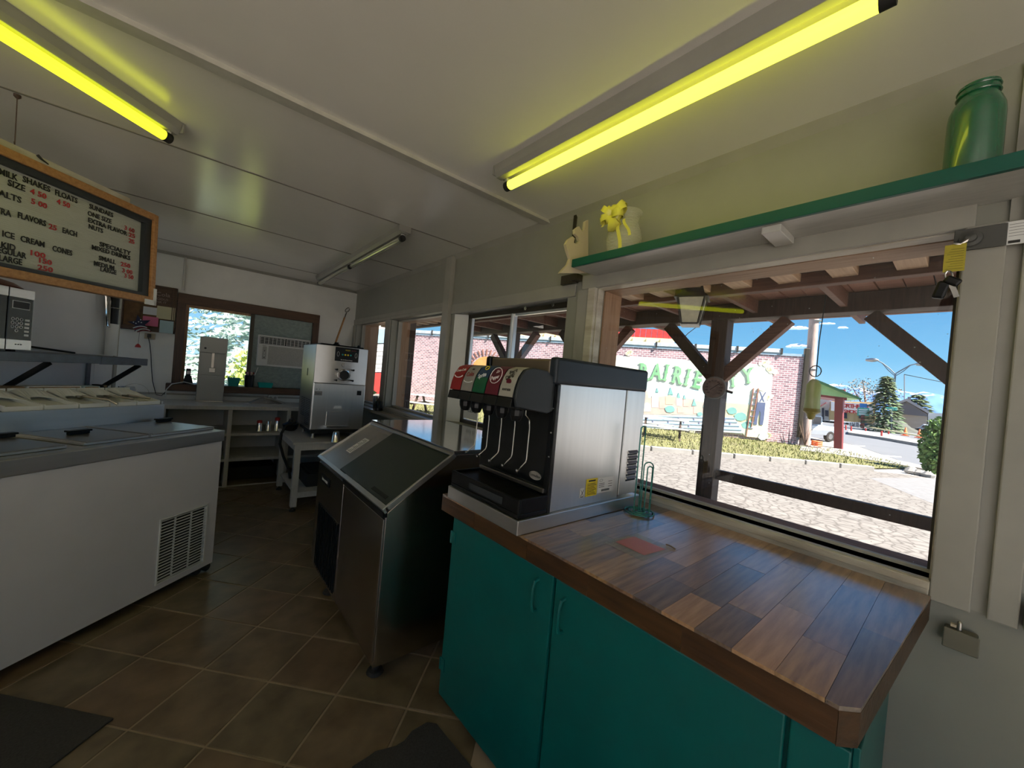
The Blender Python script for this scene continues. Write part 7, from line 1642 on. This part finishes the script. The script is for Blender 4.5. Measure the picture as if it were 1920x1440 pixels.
# ribbed vase and bow
vx = XF + .11; v0, v1 = onx(1142, 465, vx), onx(1198, 450, vx); vc = Vector((vx, (v0.y + v1.y) / 2 + .0, jt)); rv = abs(v0.y - v1.y) / 2; hv = onx(1180, 399, vx).z - jt
o = thing('ribbed_vase', 'clear ribbed glass vase behind the yellow bow on the window shelf', 'vase', tuple(vc))
pf = [(rv * .7, 0), (rv * .8, .01), (rv * .9, hv * .2), (rv * 1.0, hv * .45), (rv * .9, hv * .62), (rv * .70, hv * .78), (rv * .72, hv * .88), (rv * .92, hv)]
MB().lathe(pf, vc, 26).build('vase_body', 'glass_ribbed', o, smooth=True)
for k in range(14):
    t_ = .06 + k * .066; z = hv * t_
    for i in range(len(pf) - 1):
        if pf[i][1] <= z <= pf[i + 1][1]: rr = pf[i][0] + (pf[i + 1][0] - pf[i][0]) * (z - pf[i][1]) / (pf[i + 1][1] - pf[i][1])
    MB().tube([vc + Vector(((rr + .001) * math.cos(a_ * PI / 12), (rr + .001) * math.sin(a_ * PI / 12), z)) for a_ in range(24)], .0014, 4, closed=True).build('rib', 'glass_ribbed', o, smooth=True)
bc = onx(1154, 406, XF + .02); o = thing('yellow_bow', 'shiny yellow ribbon bow tied in front of the ribbed vase', 'bow', tuple(bc))
random.seed(5)
for k in range(18):
    a = k * 2.399; el = random.uniform(-.8, .8); d = Vector((-.5 + .3 * math.sin(k), math.cos(a), math.sin(a))).normalized(); R_ = random.uniform(.045, .078)
    sdv = d.cross(Vector((1, .2, .1))).normalized(); n_ = d.cross(sdv); mb = MB(); vsx = []; N = 20
    for i in range(N + 1):
        t_ = i / N * 2 * PI; c0 = bc + d * (R_ * .55 * (1 - math.cos(t_))) + n_ * (R_ * .42 * math.sin(t_)); wv = sdv * .013 * (1 + .2 * math.sin(t_ * 2 + k)); vsx += [c0 - wv, c0 + wv]
    mb.add(vsx, [(2 * i, 2 * i + 1, 2 * i + 3, 2 * i + 2) for i in range(N)])
    mb.build('ribbon_loop', 'ribbon', o, smooth=True)
for (u0, u1, v1, w_) in ((1160, 1161, 472, .010), (1170, 1180, 440, .008), (1135, 1128, 425, .008)):
    a, b = onx(u0, 410, XF + .012), onx(u1, v1, XF + .002); mb = MB(); vsx = []
    for i in range(7):
        t_ = i / 6; c0 = a + (b - a) * t_ + Vector((-.006 * math.sin(t_ * 5), .004 * math.sin(t_ * 7), 0)); vsx += [c0 + Vector((0, -w_, 0)), c0 + Vector((0, w_, 0))]
    mb.add(vsx, [(2 * i, 2 * i + 1, 2 * i + 3, 2 * i + 2) for i in range(6)]); mb.build('ribbon_tail', 'ribbon', o, smooth=True)

# ---- right end of the window: bar, knob, keys, tag, label plate, box
XT = XW - .036
a, b = onx(1790, 436, XT), onx(1886, 466, XT)
o = thing('metal_strap', 'grey metal strap with a round knob above the right side of the big window', 'strap', tuple(a))
zl, zh = onx(1830, 468, XT).z, onx(1830, 428, XT).z
MB().box((XT - .008, b.y, zl), (XT, a.y, zh)).build('strap_plate', 'strap_metal', o, bev=.002)
kc = onx(1820, 448, XT - .01); MB().lathe([(.0, -.022), (.012, -.02), (.014, -.012), (.024, -.010), (.026, 0)], (XT - .008, kc.y, kc.z), 24, 'x').build('knob', 'strap_metal', o, smooth=True)
MB().tube([(XT - .022, kc.y, kc.z), (XT - .028, kc.y + .02, kc.z - .018), (XT - .03, kc.y + .035, kc.z - .012)], .006, 8).build('hook', 'steel_dark', o, smooth=True)
tg = thing('yellow_tag', 'yellow paper tag hanging at the upper right corner of the big window', 'tag', tuple(kc))
t0, t1 = onx(1772, 461, XT - .032), onx(1808, 507, XT - .032); MB().box((XT - .033, t1.y, t1.z), (XT - .0315, t0.y, t0.z)).build('paper', 'tag_yellow', tg)
mb = MB()
for k in range(9): z = t1.z + (t0.z - t1.z) * (.1 + k * .09); mb.box((XT - .0338, t1.y + .004, z), (XT - .0331, t0.y - .006 - (k % 3) * .004, z + .0006))
mb.build('print', 'ink_black', tg)
ky = thing('key_bunch', 'bunch of keys on a black fob hanging below the yellow tag', 'keys', tuple(onx(1780, 520, XT - .04)))
kk = lambda u, v, o_=.038: onx(u, v, XT - o_)
MB().tube([kk(1779 + 7 * math.cos(t_ * PI / 7), 517 + 9 * math.sin(t_ * PI / 7)) for t_ in range(14)], .0022, 6, closed=True).build('key_ring', 'chrome', ky)
MB().bar(kk(1772, 528), kk(1757, 560), .020, .028).build('fob', 'black_plastic', ky, bev=.006)
MB().bar(kk(1772, 522, .046), kk(1800, 532, .046), .014, .024).build('key_head', 'black_plastic', ky, bev=.006)
MB().bar(kk(1783, 530, .044), kk(1794, 557, .044), .003, .012).build('key_blade', 'steel_soft', ky); MB().bar(kk(1776, 526, .042), kk(1786, 538, .042), .003, .012).build('key_blade', 'chrome', ky)
XL = XT - .001; a, b = onx(1885, 421, XL), onx(1935, 455, XL)
o = thing('label_plate', 'white printed label plate at the right edge above the window', 'label', tuple(a))
zl, zh = onx(1890, 460, XL).z, onx(1890, 417, XL).z
MB().box((XL - .004, b.y - .05, zl), (XL, a.y, zh)).build('plate', 'print_white', o, bev=.001)
mb = MB()
for k in range(5): mb.box((XL - .0046, a.y - .062 + (k % 2) * .012, zh - .010 - k * .0085), (XL - .004, a.y - .008, zh - .0092 - k * .0085))
mb.box((XL - .0046, a.y - .030, zl + .004), (XL - .004, a.y - .008, zl + .012)); mb.build('label_print', 'ink_black', o)
a, b = onx(1771, 1170, XW - .03), onx(1832, 1232, XW - .03); o = thing('junction_box', 'small beige junction box with a key switch on the wall below the window casing', 'box', (XW, (a.y + b.y) / 2, (a.z + b.z) / 2))
MB().box((XW - .042, b.y, b.z + .006), (XW, a.y, a.z - .004)).build('box_body', 'box_beige', o, bev=.005)
MB().box((XW - .046, b.y - .002, b.z), (XW - .040, a.y + .002, a.z - .002)).build('cover_plate', 'box_beige', o, bev=.004)
k0 = onx(1800, 1168, XW - .03); MB().lathe([(.006, -.01), (.006, .02), (.003, .024)], (XW - .03, k0.y, a.z + .0), 10).build('key_switch', 'steel_soft', o); MB().box((XW - .034, k0.y + .006, a.z + .002), (XW - .02, k0.y + .018, a.z + .010)).build('latch', 'beige_wood', o)

# ---- hooks over the sliding window, paper sign in it
for u, v, lab in ((985, 583, 'left eye hook in the head of the sliding window'), (1037, 575, 'right eye hook in the head of the sliding window')):
    p = onx(u, v - 6, XW + .02); o = thing('eye_hook', lab, 'hook', (XW + .02, p.y, 2.07), group='eye hooks')
    MB().tube([(XW + .02, p.y, 2.07), (XW + .02, p.y, 2.052)], .0022, 6).tube([(XW + .02, p.y + .008 * math.cos(t_ * PI / 6), 2.044 + .011 * math.sin(t_ * PI / 6)) for t_ in range(12)], .002, 6, closed=True).build('hook_wire', 'chrome', o, smooth=True)
XS = XW + .085; c4 = [onx(u, v, XS) for u, v in ((872, 734), (899, 737), (896, 789), (869, 784))]
yh, yl_, zh, zl = (c4[0].y + c4[3].y) / 2, (c4[1].y + c4[2].y) / 2, (c4[0].z + c4[1].z) / 2, (c4[2].z + c4[3].z) / 2; yh = min(yh, 3.17)
o = thing('paper_sign', 'handwritten white paper sign stuck in the lower corner of the sliding window', 'sign', (XS, (yh + yl_) / 2, zl))
MB().box((XS, yl_, zl), (XS + .001, yh, zh)).build('sheet', 'paper_white', o)
for k, s_ in enumerate(('Extra Sauce', '25 Each')): MB().text(s_, .05, (XS - .0005, (yh + yl_) / 2 - .09 + .0, zl + (zh - zl) * (.58 - .32 * k)), (0, 1, 0), (0, 0, 1), -.0006, 'LEFT', .0, (.18 / (.27 if k == 0 else .2))).build('handwriting', 'grey_plastic', o)

# ---- floor mats
P = [onz(u, v, .001) for u, v in ((0, 1303), (213, 1349), (88, 1445), (-150, 1445), (-300, 1350))]
tag(MB().prism(P, (0, 0, .007)).build('floor_mat', 'mat_grey', bev=.002, loc=tuple(P[0])), 'dark grey floor mat in front of the freezer at the lower left', 'mat')
P = [onz(u, v, .001) for u, v in ((660, 1441), (690, 1422), (704, 1412), (742, 1402), (758, 1392), (772, 1374), (801, 1357), (818, 1360))] + [Vector((.93, 1.0, .001)), Vector((.92, .5, .001)), Vector((.5, .5, .001))]
tag(MB().prism(P, (0, 0, .008)).build('floor_mat', 'mat_grey', loc=tuple(P[0])), 'ragged edged dark mat beside the teal cabinet', 'mat')
